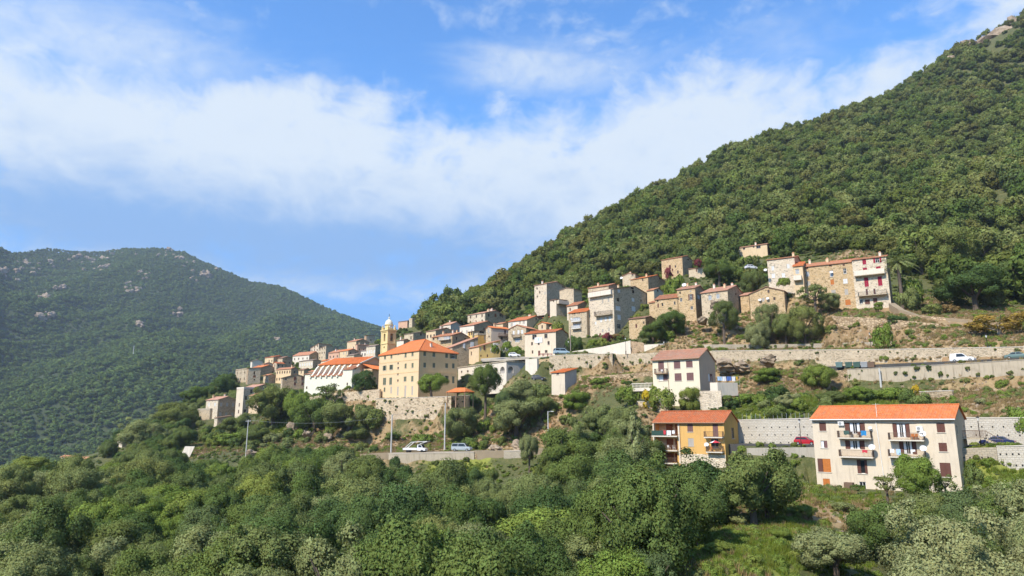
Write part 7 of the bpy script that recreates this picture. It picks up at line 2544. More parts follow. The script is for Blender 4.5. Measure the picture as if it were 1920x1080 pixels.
# ---- granite outcrops on the crest at the upper right and on the far mountain
def boulder_mesh(name, seed, mat, sub=3):
    import bmesh
    bm = bmesh.new()
    bmesh.ops.create_icosphere(bm, subdivisions=sub, radius=1)
    r = np.random.default_rng(seed)
    ax = r.normal(size=(9, 3))
    ax /= np.linalg.norm(ax, axis=1)[:, None]
    cut = r.uniform(.38, .85, 9)
    for v in bm.verts:
        p = np.array(v.co)
        for a_, c_ in zip(ax, cut):
            k = p @ a_
            if k > c_:
                p = p - a_ * (k - c_) * .85
        f_ = 1 + .22 * math.sin(p[0] * 5 + seed) * math.sin(p[1] * 4.3 + 1 + seed) * math.cos(p[2] * 3.7) + .10 * math.sin(p[2] * 11 + p[0] * 9 + seed) + .06 * math.sin(p[1] * 23 + p[2] * 17)
        v.co = Vector(p * f_)
    me = bpy.data.meshes.new(name)
    bm.to_mesh(me)
    bm.free()
    me.materials.append(M[mat])
    return me


rm, t, bs = new_mat('granite')
geo = t.add('ShaderNodeNewGeometry')
n_ = t.noise(geo.outputs['Position'], .5, 6, .65, .3)
n2_ = t.noise(geo.outputs['Position'], 2.5, 4, .6)
c = t.ramp(n_, [(.3, (.20, .145, .095)), (.5, (.36, .27, .18)), (.65, (.44, .345, .24)), (.8, (.40, .26, .15))])
t.link(t.mix(t.math('MULTIPLY', n2_, .4), c, (.16, .14, .11)), bs.inputs['Base Color'])
bump(t, bs, t.math('MULTIPLY_ADD', n2_, .4, n_), 1.0, .3)
BLD = [boulder_mesh('boulder', s_, 'granite') for s_ in (1, 2, 3, 4)]
ROCKS = [(1362, 684, 20, 11, 168, 'big brown boulder under the stone wall right of the pinkish house'), (1390, 687, 17, 9, 166, 'second brown boulder right of the big one beside the pinkish house'), (1442, 678, 16, 9, 164, 'rounded boulder below the upper road wall'),
         (546, 800, 7, 8, 224, 'pale upright rock on the bank below the church'), (574, 814, 10, 5, 218, 'pale flat rock on the bank left of rampart'), (612, 818, 13, 5, 212, 'wide brown outcrop above the foreground trees'), (470, 853, 12, 8, 200, 'pale rock at the foot of the grey utility pole'), (650, 814, 8, 4, 214, 'small brown rock on the bank near the rampart'),
         (975, 838, 16, 9, 168, 'brown rock outcrop beside the van road'), (930, 840, 14, 6, 170, 'low pale rocks at the edge of the van road'), (1345, 575, 14, 10, 192, 'pale rock under the grey-fronted stone house'), (1318, 602, 12, 6, 193, 'tan rock outcrop below the pink-roofed stone house'),
         (1905, 72, 30, 20, 604, 'pale granite cliff near the top of the ridge'), (1855, 93, 38, 16, 598, 'pale granite cliff on the crest left of the highest one'), (1815, 102, 26, 15, 594, 'granite ledge on the crest above the forest'), (1777, 120, 15, 10, 590, 'small granite knob on the crest'), (1926, 52, 22, 12, 606, 'highest granite block on the ridge at upper right')]
for i, (px, py, rx, ry, Y, lab) in enumerate(ROCKS):
    p = at(px, py, Y)
    k = p.length / F / 1.0
    o = link('boulder' if Y < 400 else 'cliff', BLD[i % 4], None, p)
    o.scale = (rx * k * 1.25, rx * k * .9, ry * k * 1.3)
    o.rotation_euler = (0, rt.uniform(-.2, .2), rt.uniform(0, 6))
    tag(o, lab, 'rock', 'rocks of the hillside')
# granite slabs far away
r = np.random.default_rng(91)
fp = []
for px, py, n, sp in ((60, 500, 8, 35), (90, 492, 6, 20), (180, 500, 10, 22), (230, 475, 8, 25), (260, 520, 6, 20), (110, 545, 6, 10), (80, 560, 4, 12), (245, 545, 12, 16), (330, 490, 10, 25), (370, 520, 12, 25), (265, 610, 5, 9), (20, 515, 10, 25), (80, 597, 5, 10), (515, 640, 3, 5), (405, 500, 6, 14), (310, 470, 6, 14), (150, 487, 7, 25), (335, 587, 6, 16)):
    for _ in range(n):
        qx, qy = px + r.normal(0, sp * .6), py + r.normal(0, sp * .3)
        # march the ray to the terrain
        Ys = np.linspace(900, 2500, 500)
        d = at(qx, qy, 1.0)
        hz = H(d.x * Ys, Ys)
        hit = np.nonzero(hz >= d.z * Ys)[0]
        if len(hit):
            Yh = Ys[hit[0]]
            fp.append((d.x * Yh, Yh, d.z * Yh + 2.0))
fp = np.array(fp)
s3 = 5 + 11 * r.random(len(fp)) ** 2
fp[:, 2] += 3
proto_rock = [o for o in bpy.data.objects if o.name.startswith('cliff')][:3]
mass('mountain_outcrops', fp, np.stack([s3, s3 * .8, s3 * .7], 1), proto_rock, tilt=.3, seed=3)

# ---- dry grass, low scrub and loose stones on the open ground
tb = MB()
rg = random.Random(8)
for i in range(46):
    a, l_ = rg.uniform(0, 6.28), rg.uniform(.35, 1.0)
    x, y = rg.uniform(-.4, .4), rg.uniform(-.4, .4)
    lean = rg.uniform(.1, .55)
    wx, wy = -math.sin(a) * .05, math.cos(a) * .05
    tb.poly([(x - wx, y - wy, 0), (x + wx, y + wy, 0), (x + lean * l_ * math.cos(a), y + lean * l_ * math.sin(a), l_)])
tuft_d = tb.data('tuft', M['grass_dry'])
tuft_g = tuft_d.copy()
tuft_g.materials.clear()
tuft_g.materials.append(M['grass_green'])


def field(name, proto_data, spots, count, smin, smax, seed, sink=.0, bare_min=None):
    r = np.random.default_rng(seed)
    pts = []
    for px, py, Y, rad, amp in spots:
        q = at(px, py, Y)
        n = int(count * rad * rad)
        xs, ys = q.x + r.normal(0, rad * .62, n), q.y + r.normal(0, rad * .62, n)
        pts.append(np.stack([xs, ys], 1))
    pts = np.concatenate(pts)
    ok = clear_of_houses(pts[:, 0], pts[:, 1], .3) & off_road(pts[:, 0], pts[:, 1])
    pts = pts[ok]
    z = H(pts[:, 0], pts[:, 1])
    s = r.uniform(smin, smax, len(pts))
    ob = link(name, proto_data, None, (float(pts[0, 0]), float(pts[0, 1]), float(z[0])))
    ob.scale = (.01, .01, .01)
    ob['kind'] = 'stuff'
    o = mass(name, np.stack([pts[:, 0], pts[:, 1], z - sink], 1), np.stack([s, s, s * r.uniform(.7, 1.1, len(s))], 1), [ob], tilt=.1, seed=seed)
    ob.scale = (float(s[0]),) * 3
    return o


near_bare = [b_ for b_ in BARE if b_[2] < 260]
field('dry_grass', tuft_d, near_bare, 4.5, .35, .9, 5)
field('green_grass', tuft_g, GRASS, 15.0, .35, .85, 6)
field('brambles', CR['bright_bush'][1], GRASS[:3] + [(1340, 1030, 70, 5, 1), (1880, 890, 95, 5, 1), (1450, 985, 82, 5, 1)], 1.7, .35, .95, 16, .1)
field('loose_stones', BLD[0], near_bare, .9, .12, .42, 7, .05)
field('low_scrub', CR['olive_bush'][0], near_bare, .32, .25, .9, 8)
field('grass_scrub', CR['bright_bush'][0], GRASS + near_bare, .2, .3, 1.0, 9)

# ---- undergrowth over the whole near slope
r = np.random.default_rng(404)
X, Y = np.meshgrid(np.arange(-200, 150, 1.75), np.arange(84, 285, 1.75))
X = X.ravel() + r.uniform(-.8, .8, X.size)
Y = Y.ravel() + r.uniform(-.8, .8, Y.size)
m_ = (np.abs(X / Y) < .82) & (fbm(X / 7, Y / 7, 3, 66) > -.07)
X, Y = X[m_], Y[m_]
m_ = clear_of_houses(X, Y, .5) & off_road(X, Y, 3.4)
X, Y = X[m_], Y[m_]
Z = H(X, Y)
bz = np.zeros(X.size)
for bx, by, bY, br, amp in near_bare:
    q = at(bx, by, bY)
    bz = np.maximum(bz, amp * np.exp(-((X - q.x) ** 2 + (Y - q.y) ** 2) / (br * br)))
m_ = (r.random(X.size) > bz * 1.15)
X, Y, Z = X[m_], Y[m_], Z[m_]
R_ = .22 + .65 * r.random(X.size) ** 2
mass('undergrowth', np.stack([X, Y, Z + R_ * .3], 1), np.stack([R_, R_, R_ * r.uniform(.6, 1.1, X.size)], 1), first_of('olive_bush') + first_of('oak_bush') + first_of('bright_bush'), seed=405)

# ---- the palm beside the crimson shutter house
def palm():
    p = at(1683, 494, 178)
    fz = Hz(p.x, p.y)
    root = bpy.data.objects.new('palm_tree', None)
    COL.objects.link(root)
    root.location = (p.x, p.y, fz)
    tag(root, 'date palm with arching fronds right of the crimson shutter house', 'palm tree')
    z = p.z - fz
    b = MB()
    b.tube([(0, 0, -.5), (.1, 0, z * .5), (0, 0, z)], [.5, .42, .5], 9)
    b.build('trunk', M['bark'], root)
    r = random.Random(3)
    for i in range(46):
        a = i * 2.4 + r.uniform(-.2, .2)
        el = r.uniform(-.35, 1.25)
        ln = r.uniform(4.0, 5.2)
        b = MB()
        pts = []
        for k in range(9):
            t_ = k / 8
            hr = ln * t_ * math.cos(el * (1 - .4 * t_))
            zz = ln * (t_ * math.sin(el) - .55 * t_ * t_)
            pts.append(Vector((hr * math.cos(a), hr * math.sin(a), z + .2 + zz)))
        sd = Vector((-math.sin(a), math.cos(a), 0))
        for k in range(8):
            p0, p1 = pts[k], pts[k + 1]
            wd = .5 * math.sin(math.pi * min(1, (k + 1.2) / 9.5)) + .06
            for s_ in (-1, 1):
                for j_ in range(2):
                    m0 = p0.lerp(p1, j_ * .5)
                    m1 = p0.lerp(p1, j_ * .5 + .36)
                    tip = m1 + sd * s_ * wd + (p1 - p0) * .6 - Vector((0, 0, wd * .5))
                    b.poly([m0, m1, tip])
        b.tube(pts, [.05 - .005 * k for k in range(9)], 4)
        b.build('frond', M['palm_leaf'], root)


palm()
# ------------------------------------------------------------------ vehicles
def place(root, p, heading):
    root.location = p
    root.rotation_euler = (0, 0, math.atan2(heading[1], heading[0]))


def cyl(b, c, axis, r_, half, n=14, m=0):
    c, axis = Vector(c), Vector(axis).normalized()
    b.tube([c - axis * half, c + axis * half], r_, n, m)


CARS = dict(
    saloon=(4.4, 1.74, [(-2.2, .45), (-2.18, .78), (-1.9, .90), (-1.35, .95), (1.05, .95), (1.9, .84), (2.17, .66), (2.2, .42), (2.05, .24), (-2.05, .24)], [(-1.5, .94), (-.85, 1.40), (.35, 1.43), (1.15, .94)], (-1.35, 1.36), .31),
    hatch=(3.7, 1.62, [(-1.85, .42), (-1.85, .80), (-1.75, .92), (.75, .92), (1.55, .82), (1.83, .62), (1.85, .40), (1.7, .22), (-1.7, .22)], [(-1.76, .91), (-1.45, 1.40), (.05, 1.46), (.9, .91)], (-1.15, 1.18), .29),
    van=(4.9, 1.9, [(-2.45, .5), (-2.45, 1.1), (1.25, 1.12), (2.15, 1.02), (2.42, .75), (2.45, .45), (2.3, .28), (-2.35, .28)], [(-2.44, 1.1), (-2.32, 1.9), (.75, 1.95), (1.55, 1.11)], (-1.55, 1.6), .33),
    panel=(4.3, 1.75, [(-2.15, .5), (-2.15, 1.0), (.6, 1.02), (1.75, .95), (2.1, .72), (2.15, .42), (2.0, .25), (-2.05, .25)], [(-2.14, 1.0), (-2.05, 1.78), (.1, 1.8), (1.0, 1.01)], (-1.3, 1.4), .31),
)


def car(name, label, px, py, Y, heading, typ, pm, cat='car'):
    ln, wd, low, cab, ax, wr = CARS[typ]
    root = bpy.data.objects.new(name, None)
    COL.objects.link(root)
    place(root, at(px, py, Y), heading)
    tag(root, label, cat)
    h2 = wd / 2
    b = MB()
    for s in (-1, 1):
        # tucked sills and shoulders
        inner = [(x, s * h2 * (1.0 if .35 < z < .9 else .93), z) for x, z in low]
        b.poly(inner if s > 0 else inner[::-1], 0)
        b.poly([(x, s * h2 * (.93 - .17 * (z - cab[0][1]) / .5), z) for x, z in cab][::(1 if s > 0 else -1)], 0)
    n = len(low)
    for i in range(n):
        (x0, z0), (x1, z1) = low[i], low[(i + 1) % n]
        a0, a1 = (1.0 if .35 < z0 < .9 else .93) * h2, (1.0 if .35 < z1 < .9 else .93) * h2
        b.poly([(x0, -a0, z0), (x0, a0, z0), (x1, a1, z1), (x1, -a1, z1)], 0)
    for (x0, z0), (x1, z1) in zip(cab, cab[1:]):
        a0, a1 = [h2 * (.93 - .17 * (z - cab[0][1]) / .5) for z in (z0, z1)]
        b.poly([(x0, -a0, z0), (x0, a0, z0), (x1, a1, z1), (x1, -a1, z1)], 0)
    b.build('body', M[pm], root)
    (c0, d0), (c1, d1), (c2, d2), (c3, d3) = cab
    for s in (-1, 1):
        def sp(x, z):
            return (x, s * (h2 * (.93 - .17 * (z - d0) / .5) + .012), z)
        z0, z1 = d0 + .06, d1 - .07
        xa0, xa1 = c0 + (c1 - c0) * .12 + .12, c1 - .02 + .08
        xb0, xb1 = c3 - .22, c2 - .02
        xm = (xa1 + xb1) / 2
        if typ == 'panel':
            xa0 = xa1 = xm - .1
            xm -= .05
        for q in (((xa0, z0), (xm - .05, z0), (xm - .05, z1), (xa1, z1)), ((xm + .05, z0), (xb0, z0), (xb1, z1), (xm + .05, z1))):
            if q[1][0] - q[0][0] < .15:
                continue
            g_ = MB()
            g_.poly([sp(*k) for k in q][::-s])
            g_.build('side_window', M['car_glass'], root)
    g_ = MB()
    for (x0, z0), (x1, z1), o_ in (((c2, d2), (c3, d3), .014), ((c1, d1), (c0, d0), -.014)):
        if typ == 'panel' and o_ < 0:
            continue
        x0_, z0_ = x0 + (x1 - x0) * .1, z0 + (z1 - z0) * .1
        x1_, z1_ = x0 + (x1 - x0) * .92, z0 + (z1 - z0) * .92
        a0, a1 = [h2 * (.93 - .17 * (z - d0) / .5) - .09 for z in (z0_, z1_)]
        P_ = [(x0_ + o_, -a0, z0_ + .01), (x1_ + o_, -a1, z1_ + .01), (x1_ + o_, a1, z1_ + .01), (x0_ + o_, a0, z0_ + .01)]
        g_.poly(P_ if o_ > 0 else P_[::-1])
    g_.build('windscreen', M['car_glass'], root)
    for x in ax:
        for s in (-1, 1):
            t_ = MB()
            cyl(t_, (x, s * (h2 - .09), wr), (0, 1, 0), wr, .10)
            wo = t_.build('wheel', M['rubber'], root)
            t_ = MB()
            cyl(t_, (x, s * (h2 - .075), wr), (0, 1, 0), wr * .6, .10, 10)
            t_.build('rim', M['metal_grey'], wo)
    for s in (-1, 1):
        t_ = MB()
        t_.box(low[5][0] - .1, low[5][0] + .06, s * h2 * .78 - .16, s * h2 * .78 + .16, .60, .74)
        t_.build('headlight', M['pane_light'], root)
        t_ = MB()
        t_.box(low[0][0] - .015, low[0][0] + .08, s * h2 * .78 - .14, s * h2 * .78 + .14, .62, .78)
        t_.build('tail_light', M['paint_red'], root)
    return root


d_low = (at(2000, 837, 96.5) - at(1380, 833, 129))
d_up = (at(1980, 671, 129) - at(1660, 686, 150))
d_van = (at(985, 844.5, 167) - at(735, 850, 176.5))
lowz = .12


def on_low(px):
    """a point of the lower road under that photo column"""
    pts = [(1380, 834, 131), (1520, 836, 122.3), (1700, 837, 112.6), (1840, 837.5, 105.6), (2000, 837, 98)]
    for (x0, y0, Y0), (x1, y1, Y1) in zip(pts, pts[1:]):
        if x0 <= px <= x1:
            f_ = (px - x0) / (x1 - x0)
            return px, y0 + (y1 - y0) * f_ - 1.4, Y0 + (Y1 - Y0) * f_
    return pts[-1]


car('parked_car', 'red car on the lower road, half hidden by the cream apartment house', *on_low(1512), d_low, 'hatch', 'paint_red')
car('parked_car', 'dark blue saloon car on the lower road at the right edge', *on_low(1871), -d_low, 'saloon', 'paint_blue')
car('delivery_van', 'small white panel van on the upper road under the stone wall', 1806, 679, 140, d_up, 'panel', 'paint_white', 'van')
car('parked_car', 'grey-green car on the upper road cut by the right picture edge', 1910, 673.5, 134, d_up, 'saloon', 'paint_green')
car('minibus', 'silver minibus parked at the right of the van terrace', 866, 846, 171.5, d_van, 'van', 'paint_silver', 'van')
car('parked_van', 'pale blue van parked beside the red-table terrace', 1053, 665, 209, (1, .3, 0), 'van', 'paint_skyblue', 'van')
car('parked_car', 'dark car below the ochre stone face near the cream hut', 1010, 713, 190, (1, -.3, 0), 'hatch', 'paint_dark')
car('parked_car', 'white car among flowers on the terrace above the arches', 965, 669.5, 213, (1, -.2, 0), 'hatch', 'paint_white')
car('parked_car', 'white car alone on the track left of the pale square stone house', 1408, 505, 212, (1, .3, 0), 'hatch', 'paint_white')

# the white truck with a slanting rack on the van terrace
root = bpy.data.objects.new('flatbed_truck', None)
COL.objects.link(root)
place(root, at(783, 848.5, 174), d_van)
tag(root, 'white flatbed truck with slanting rack on the van terrace', 'truck')
b = MB()
b.poly([(.2, -.85, .5), (2.3, -.85, .5), (2.35, -.85, 1.0), (1.7, -.85, 1.2), (1.2, -.82, 1.95), (.2, -.82, 1.98)])
b.poly([(.2, .85, .5), (2.3, .85, .5), (2.35, .85, 1.0), (1.7, .85, 1.2), (1.2, .82, 1.95), (.2, .82, 1.98)][::-1])
pf = [(.2, .5), (2.3, .5), (2.35, 1.0), (1.7, 1.2), (1.2, 1.95), (.2, 1.98)]
for i in range(6):
    (x0, z0), (x1, z1) = pf[i], pf[(i + 1) % 6]
    b.poly([(x0, -.84, z0), (x0, .84, z0), (x1, .84, z1), (x1, -.84, z1)])
b.build('cab', M['paint_white'], root)
b = MB()
b.box(-3.6, .15, -.95, .95, .62, .74)
b.box(-3.6, .15, -.95, -.9, .741, 1.1)
b.box(-3.6, .15, .9, .95, .741, 1.1)
b.build('flatbed', M['paint_white'], root)
b = MB()
for y in (-.9, .9):
    b.tube([(-3.5, y, .8), (-1.4, y, 2.5)], .07, 6)
    b.tube([(.9, y, 2.1), (2.9, y, 2.75)], .07, 6)
    b.tube([(-1.4, y, 2.5), (2.9, y, 2.75)], .07, 6)
b.slab([(-1.4, -.95, 2.58), (2.9, -.95, 2.82), (2.9, .95, 2.82), (-1.4, .95, 2.58)], .06)
b.build('rack', M['metal_white'], root)
b = MB()
b.poly([(.5, -.86, 1.3), (1.45, -.86, 1.3), (1.15, -.84, 1.85), (.5, -.84, 1.85)])
b.poly([(1.72, -.75, 1.2), (1.72, .75, 1.2), (1.24, .72, 1.9), (1.24, -.72, 1.9)])
b.build('cab_window', M['car_glass'], root)
for x in (1.5, -2.4):
    for s in (-1, 1):
        b = MB()
        cyl(b, (x, s * .8, .36), (0, 1, 0), .36, .12)
        b.build('wheel', M['rubber'], root)

# ------------------------------------------------------------------ poles, lamps, wires
def pole(name, label, px, yt, yb, Y, mat='pole_grey', r_=.16, arm=True, lamp=False, cat='pole'):
    top, bot = at(px, yt, Y), at(px, yb, Y)
    hgt = top.z - bot.z
    root = bpy.data.objects.new(name, None)
    COL.objects.link(root)
    root.location = bot
    tag(root, label, cat)
    b = MB()
    b.tube([(0, 0, -1.5), (0, 0, hgt)], [r_, r_ * .72], 9)
    b.build('post', M[mat], root)
    if arm:
        b = MB()
        b.box(-.75, .75, -.06, .06, hgt - .55, hgt - .43)
        b.build('crossarm', M['metal_grey'], root)
        for x in (-.65, -.25, .25, .65):
            b = MB()
            b.lathe([(.05, hgt - .42), (.08, hgt - .36), (.05, hgt - .3), (.07, hgt - .25), (0, hgt - .2)], 8, 0, x, 0)
            b.build('insulator', M['frame_white'], root)
    if lamp:
        b = MB()
        b.tube([(0, 0, hgt - .3), (.35, 0, hgt - .05), (.8, 0, hgt)], .05, 6)
        b.build('lamp_arm', M[mat], root)
        b = MB()
        b.box(.65, 1.25, -.14, .14, hgt - .1, hgt + .04)
        b.build('lamp_head', M['metal_white'], root)
    return top


def street_lamp(label, px, yt, yb, Y):
    top, bot = at(px, yt, Y), at(px, yb, Y)
    hgt = top.z - bot.z
    root = bpy.data.objects.new('street_lamp', None)
    COL.objects.link(root)
    root.location = bot
    tag(root, label, 'street lamp')
    b = MB()
    b.lathe([(.14, -.6), (.14, .35), (.09, .5), (.06, 1.0), (.05, hgt - .55)], 8)
    b.build('post', M['iron'], root)
    b = MB()
    b.lathe([(.08, hgt - .55), (.10, hgt - .5), (.2, hgt - .08)], 6)
    b.build('lantern_glass', M['frame_white'], root)
    b = MB()
    b.lathe([(.26, hgt - .08), (.22, hgt - .02), (.06, hgt + .12), (0, hgt + .2)], 6)
    b.build('lantern_cap', M['iron'], root)


def wire(label, a, b_, sag):
    pts = [a.lerp(b_, i / 14) - Vector((0, 0, sag * 4 * (i / 14) * (1 - i / 14))) for i in range(15)]
    b = MB()
    b.tube(pts, .03, 4)
    o = b.build('power_cable', M['metal_grey'])
    tag(o, label, 'cable')


t1 = pole('utility_pole', 'grey utility pole with crossarm on the bank at left', 461, 787, 852, 199)
t2 = pole('utility_pole', 'tall pale concrete pole standing left of the white truck', 733, 778, 849, 178.5, 'pole_grey', .2, False)
t3 = pole('utility_pole', 'pale concrete pole in front of the right end of rampart', 833.5, 756, 842, 181, 'pole_grey', .2, False)
t4 = pole('lamp_pole', 'concrete pole with lamp arm above the foreground oaks', 1028, 771, 833, 152, 'pole_grey', .15, False, True)
pole('utility_pole', 'wooden pole in front of the two-balcony house', 1070, 618, 664, 212, 'pole_wood', .17, False)
t6 = pole('utility_pole', 'pale mast in the hillside forest left of the long grey house', 824, 574, 592, 352, 'pole_grey', .2, True)
pole('mast', 'thin pale mast alone in the far mountain forest', 250, 648, 662, 1150, 'pole_grey', .6, False)
pole('drain_pipe_post', 'grey concrete pilaster against the stained concrete wall', 1652.5, 690, 729, 144.6, 'pole_grey', .22, False)
wire('thin cable from the left utility pole to the concrete pole', t1, at(706, 784, 200), 1.2)
wire('thin cable between the two pale concrete poles', t2, t3, .5)
street_lamp('dark lantern lamp left of the cream apartment house', 1502.5, 787, 837, 117)
street_lamp('dark lantern lamp right of the cream apartment house', 1840, 782, 838.5, 102.5)
street_lamp('lantern lamp on the upper road under the round bush', 1633.5, 624, 655, 160)
street_lamp('lantern lamp by the white garden wall in the centre', 1173.5, 633, 661, 196)
street_lamp('lantern lamp at the right end of the short white garden wall', 1245.5, 640, 660, 190)
street_lamp('thin lantern lamp at the right on the upper wall', 1852, 628, 653, 142)
street_lamp('lantern lamp beside the wooden pole', 1066, 639, 665, 209)

# ------------------------------------------------------------------ dishes, boxes, laundry and other house gear
DISH = MB()
n = 16
rings = [(0, .10), (.2, .085), (.34, .04), (.42, 0)]
DISH.lathe([(.001, .10), (.2, .075), (.34, .03), (.42, -.02)], n)
DISH.lathe([(.43, -.025), (.345, .04), (.2, .09), (.001, .115)], n)
dish_me = DISH.data('dish', M['dish_white'], True)
DARM = MB()
DARM.tube([(0, 0, .1), (0, 0, .32), (0, -.25, .42)], .03, 6)
DARM.tube([(0, -.40, -.0), (0, -.12, -.42)], .02, 5)
DARM.box(-.05, .05, -.2, -.06, -.5, -.4)
darm_me = DARM.data('dish_arm', M['metal_grey'])


def dish(label, px, py, Y, size=1.0, az_=-.5):
    o = link('satellite_dish', dish_me, None, at(px, py, Y))
    # the bowl opens along -z; turn it to the south-west sky
    dirv = Vector((math.sin(az_), -math.cos(az_), .55)).normalized()
    o.rotation_euler = dirv.to_track_quat('-Z', 'Y').to_euler()
    o.scale = (size,) * 3
    tag(o, label, 'satellite dish')
    link('bracket', darm_me, o)


def off(g, px, py, out=.55):
    """distance of a point that hangs in front of the front face of house g"""
    s_, z = onface(g, 'F', px, py)
    return W(g, s_, -out, z).y


dish('white dish on the left lower balcony of the cream house', 1634.5, 838, off(CRM, 1634, 838, 1.3), 1.05)
dish('white dish on the right upper balcony of the cream house', 1729.5, 813, off(CRM, 1729, 813, 1.3), 1.05)
dish('white dish on the right lower balcony of the cream house', 1731, 840.5, off(CRM, 1731, 840, 1.3), 1.05)
dish('white dish low on the cream facade near the light green tree', 1689, 875, off(CRM, 1689, 875, .5), .8)
dish('small pale dish high on the left balcony of the cream house', 1631, 802, off(CRM, 1631, 802, .5), .6)
dish('white dish on the ochre house facade by the parasol', 1324.5, 833.5, off(YEL, 1324, 833, .6), 1.0)
RUB = byl('two satellite dishes')
dish('left dish on the rubble stone house', 1424.5, 562, off(RUB, 1424, 562), 1.0)
dish('right dish on the rubble stone house', 1439, 559.5, off(RUB, 1439, 559), 1.0)
LNG = byl('long ochre stone house')
dish('white dish in the middle of the long ochre house front', 1558.5, 510, off(LNG, 1558, 510), 1.0)
dish('dish on the left corner of the pale square stone house', 1435, 506, 193, 1.1)
dish('white dish on the roofs above the pink-roofed stone house', 1282.5, 534, 212, 1.6)
dish('white dish on a roof above the huge stone house', 1165, 521, 262, 1.3)

b = MB()
b.box(-.42, .42, -.16, .16, -.3, .3)
ac_me = b.data('cooling_unit', M['metal_white'])
b = MB()
for i in range(14):
    a0, a1 = 2 * math.pi * i / 14, 2 * math.pi * (i + 1) / 14
    b.poly([(-.1, -.165, 0), (-.1 + .22 * math.cos(a0), -.165, .22 * math.sin(a0)), (-.1 + .22 * math.cos(a1), -.165, .22 * math.sin(a1))])
fan_me = b.data('fan', M['metal_grey'])
for lab, px, py in (('air conditioning unit left of the upper left balcony, cream house', 1577.5, 794), ('air conditioning unit by the upper right balcony, cream house', 1724.5, 803.5)):
    s_, z = onface(CRM, 'F', px, py)
    o = link('air_conditioner', ac_me, None, W(CRM, s_, -.18, z), -CRM['a'])
    tag(o, lab, 'air conditioner')
    link('fan', fan_me, o)
# roof aerial on the cream house
s_, z = onface(CRM, 'F', 1643, 779)
b = MB()
b.tube([(0, 0, -.6), (0, 0, 2.0)], .03, 6)
b.tube([(-.5, 0, 1.8), (.6, 0, 1.8)], .015, 5)
for i in range(6):
    b.tube([(-.45 + i * .2, -.28, 1.8), (-.45 + i * .2, .28, 1.8)], .012, 4)
o = b.build('roof_aerial', M['metal_white'])
o.location = W(CRM, s_, .3, CRM['H'] + .2)
tag(o, 'thin television aerial on the eave of the cream house roof', 'aerial')


def cloth(name, label, g, s0, s1, ztop_, drop, out, mat, seed):
    """a cloth hanging over a rail: both sides, with folds"""
    r = random.Random(seed)
    b = MB()
    n = 8
    ph = r.uniform(0, 6)
    for side in (-1, 1):
        dr = drop * (1 if side < 0 else .45)
        for i in range(n):
            for k in range(3):
                q = []
                for ii, kk in ((i, k), (i + 1, k), (i + 1, k + 1), (i, k + 1)):
                    x = s0 + (s1 - s0) * ii / n
                    f_ = kk / 3
                    y = -out + side * .035 + .03 * f_ * math.sin(ph + ii * 1.7)
                    q.append((x + .03 * f_ * math.sin(ph + kk), y, ztop_ + .03 - dr * f_ - .04 * f_ * math.sin(ii * .9 + ph)))
                b.poly(q if side > 0 else q[::-1])
    for i in range(n):
        xa, xb = s0 + (s1 - s0) * i / n, s0 + (s1 - s0) * (i + 1) / n
        b.poly([(xa, -out - .035, ztop_ + .03), (xb, -out - .035, ztop_ + .03), (xb, -out + .035, ztop_ + .03), (xa, -out + .035, ztop_ + .03)])
    o = b.build(name, M[mat])
    o.location = (g['C'].x, g['C'].y, g['zb'])
    o.rotation_euler = (0, 0, -g['a'])
    tag(o, label, 'laundry')


def spanx(g, x0p, x1p, yp, out):
    s0, z = onface(g, 'F', x0p, yp)
    s1, _ = onface(g, 'F', x1p, yp)
    return s0, s1


s0, s1 = spanx(CRM, 1618, 1628, 812, 1.15)
cloth('hanging_cloth', 'bright blue cloth over the upper left balcony rail, cream house', CRM, s0, s1, BALC['cr1'][2] + 1.0, .7, 1.15, 'plastic_blue', 1)
s0, s1 = spanx(CRM, 1586, 1596, 812, 1.15)
cloth('hanging_cloth', 'dark green cloth over the upper left balcony rail, cream house', CRM, s0, s1, BALC['cr1'][2] + 1.0, .6, 1.15, 'plastic_green', 2)
s0, s1 = spanx(CRM, 1620, 1630, 843, 1.15)
cloth('hanging_cloth', 'orange-red cloth on the lower left balcony, cream house', CRM, s0, s1, BALC['cr2'][2] + 1.0, .4, 1.15, 'fabric_red', 3)
s0, s1 = spanx(CRM, 1672, 1680, 845, 1.15)
cloth('hanging_cloth', 'white cloth over the lower right balcony rail, cream house', CRM, s0, s1, BALC['cr4'][2] + 1.0, .5, 1.15, 'fabric_white', 4)
s0, s1 = spanx(CRM, 1684, 1692, 845, 1.15)
cloth('hanging_cloth', 'pale blue cloth over the lower right balcony rail, cream house', CRM, s0, s1, BALC['cr4'][2] + 1.0, .8, 1.15, 'fabric_lightblue', 5)
s0, s1 = spanx(CRM, 1711, 1719, 845, 1.15)
cloth('hanging_cloth', 'small white towel in the middle of the lower right balcony', CRM, s0, s1, BALC['cr4'][2] + 1.0, .3, 1.15, 'fabric_white', 6)
lg0 = YEL['loggia'][0]
for i, (x0, x1, mt, lab) in enumerate(((1247, 1251.5, 'fabric_red', 'red towel on the top loggia rail of the ochre house'), (1253, 1261, 'fabric_white', 'white sheet on the top loggia rail of the ochre house'), (1263, 1268, 'fabric_white', 'small white cloth at the right end of the top loggia rail'))):
    s0, s1 = spanx(YEL, x0, x1, 813, .75)
    cloth('hanging_cloth', lab, YEL, s0, s1, lg0[2] + .95, (.75, .9, .6)[i], .75, mt, 20 + i)
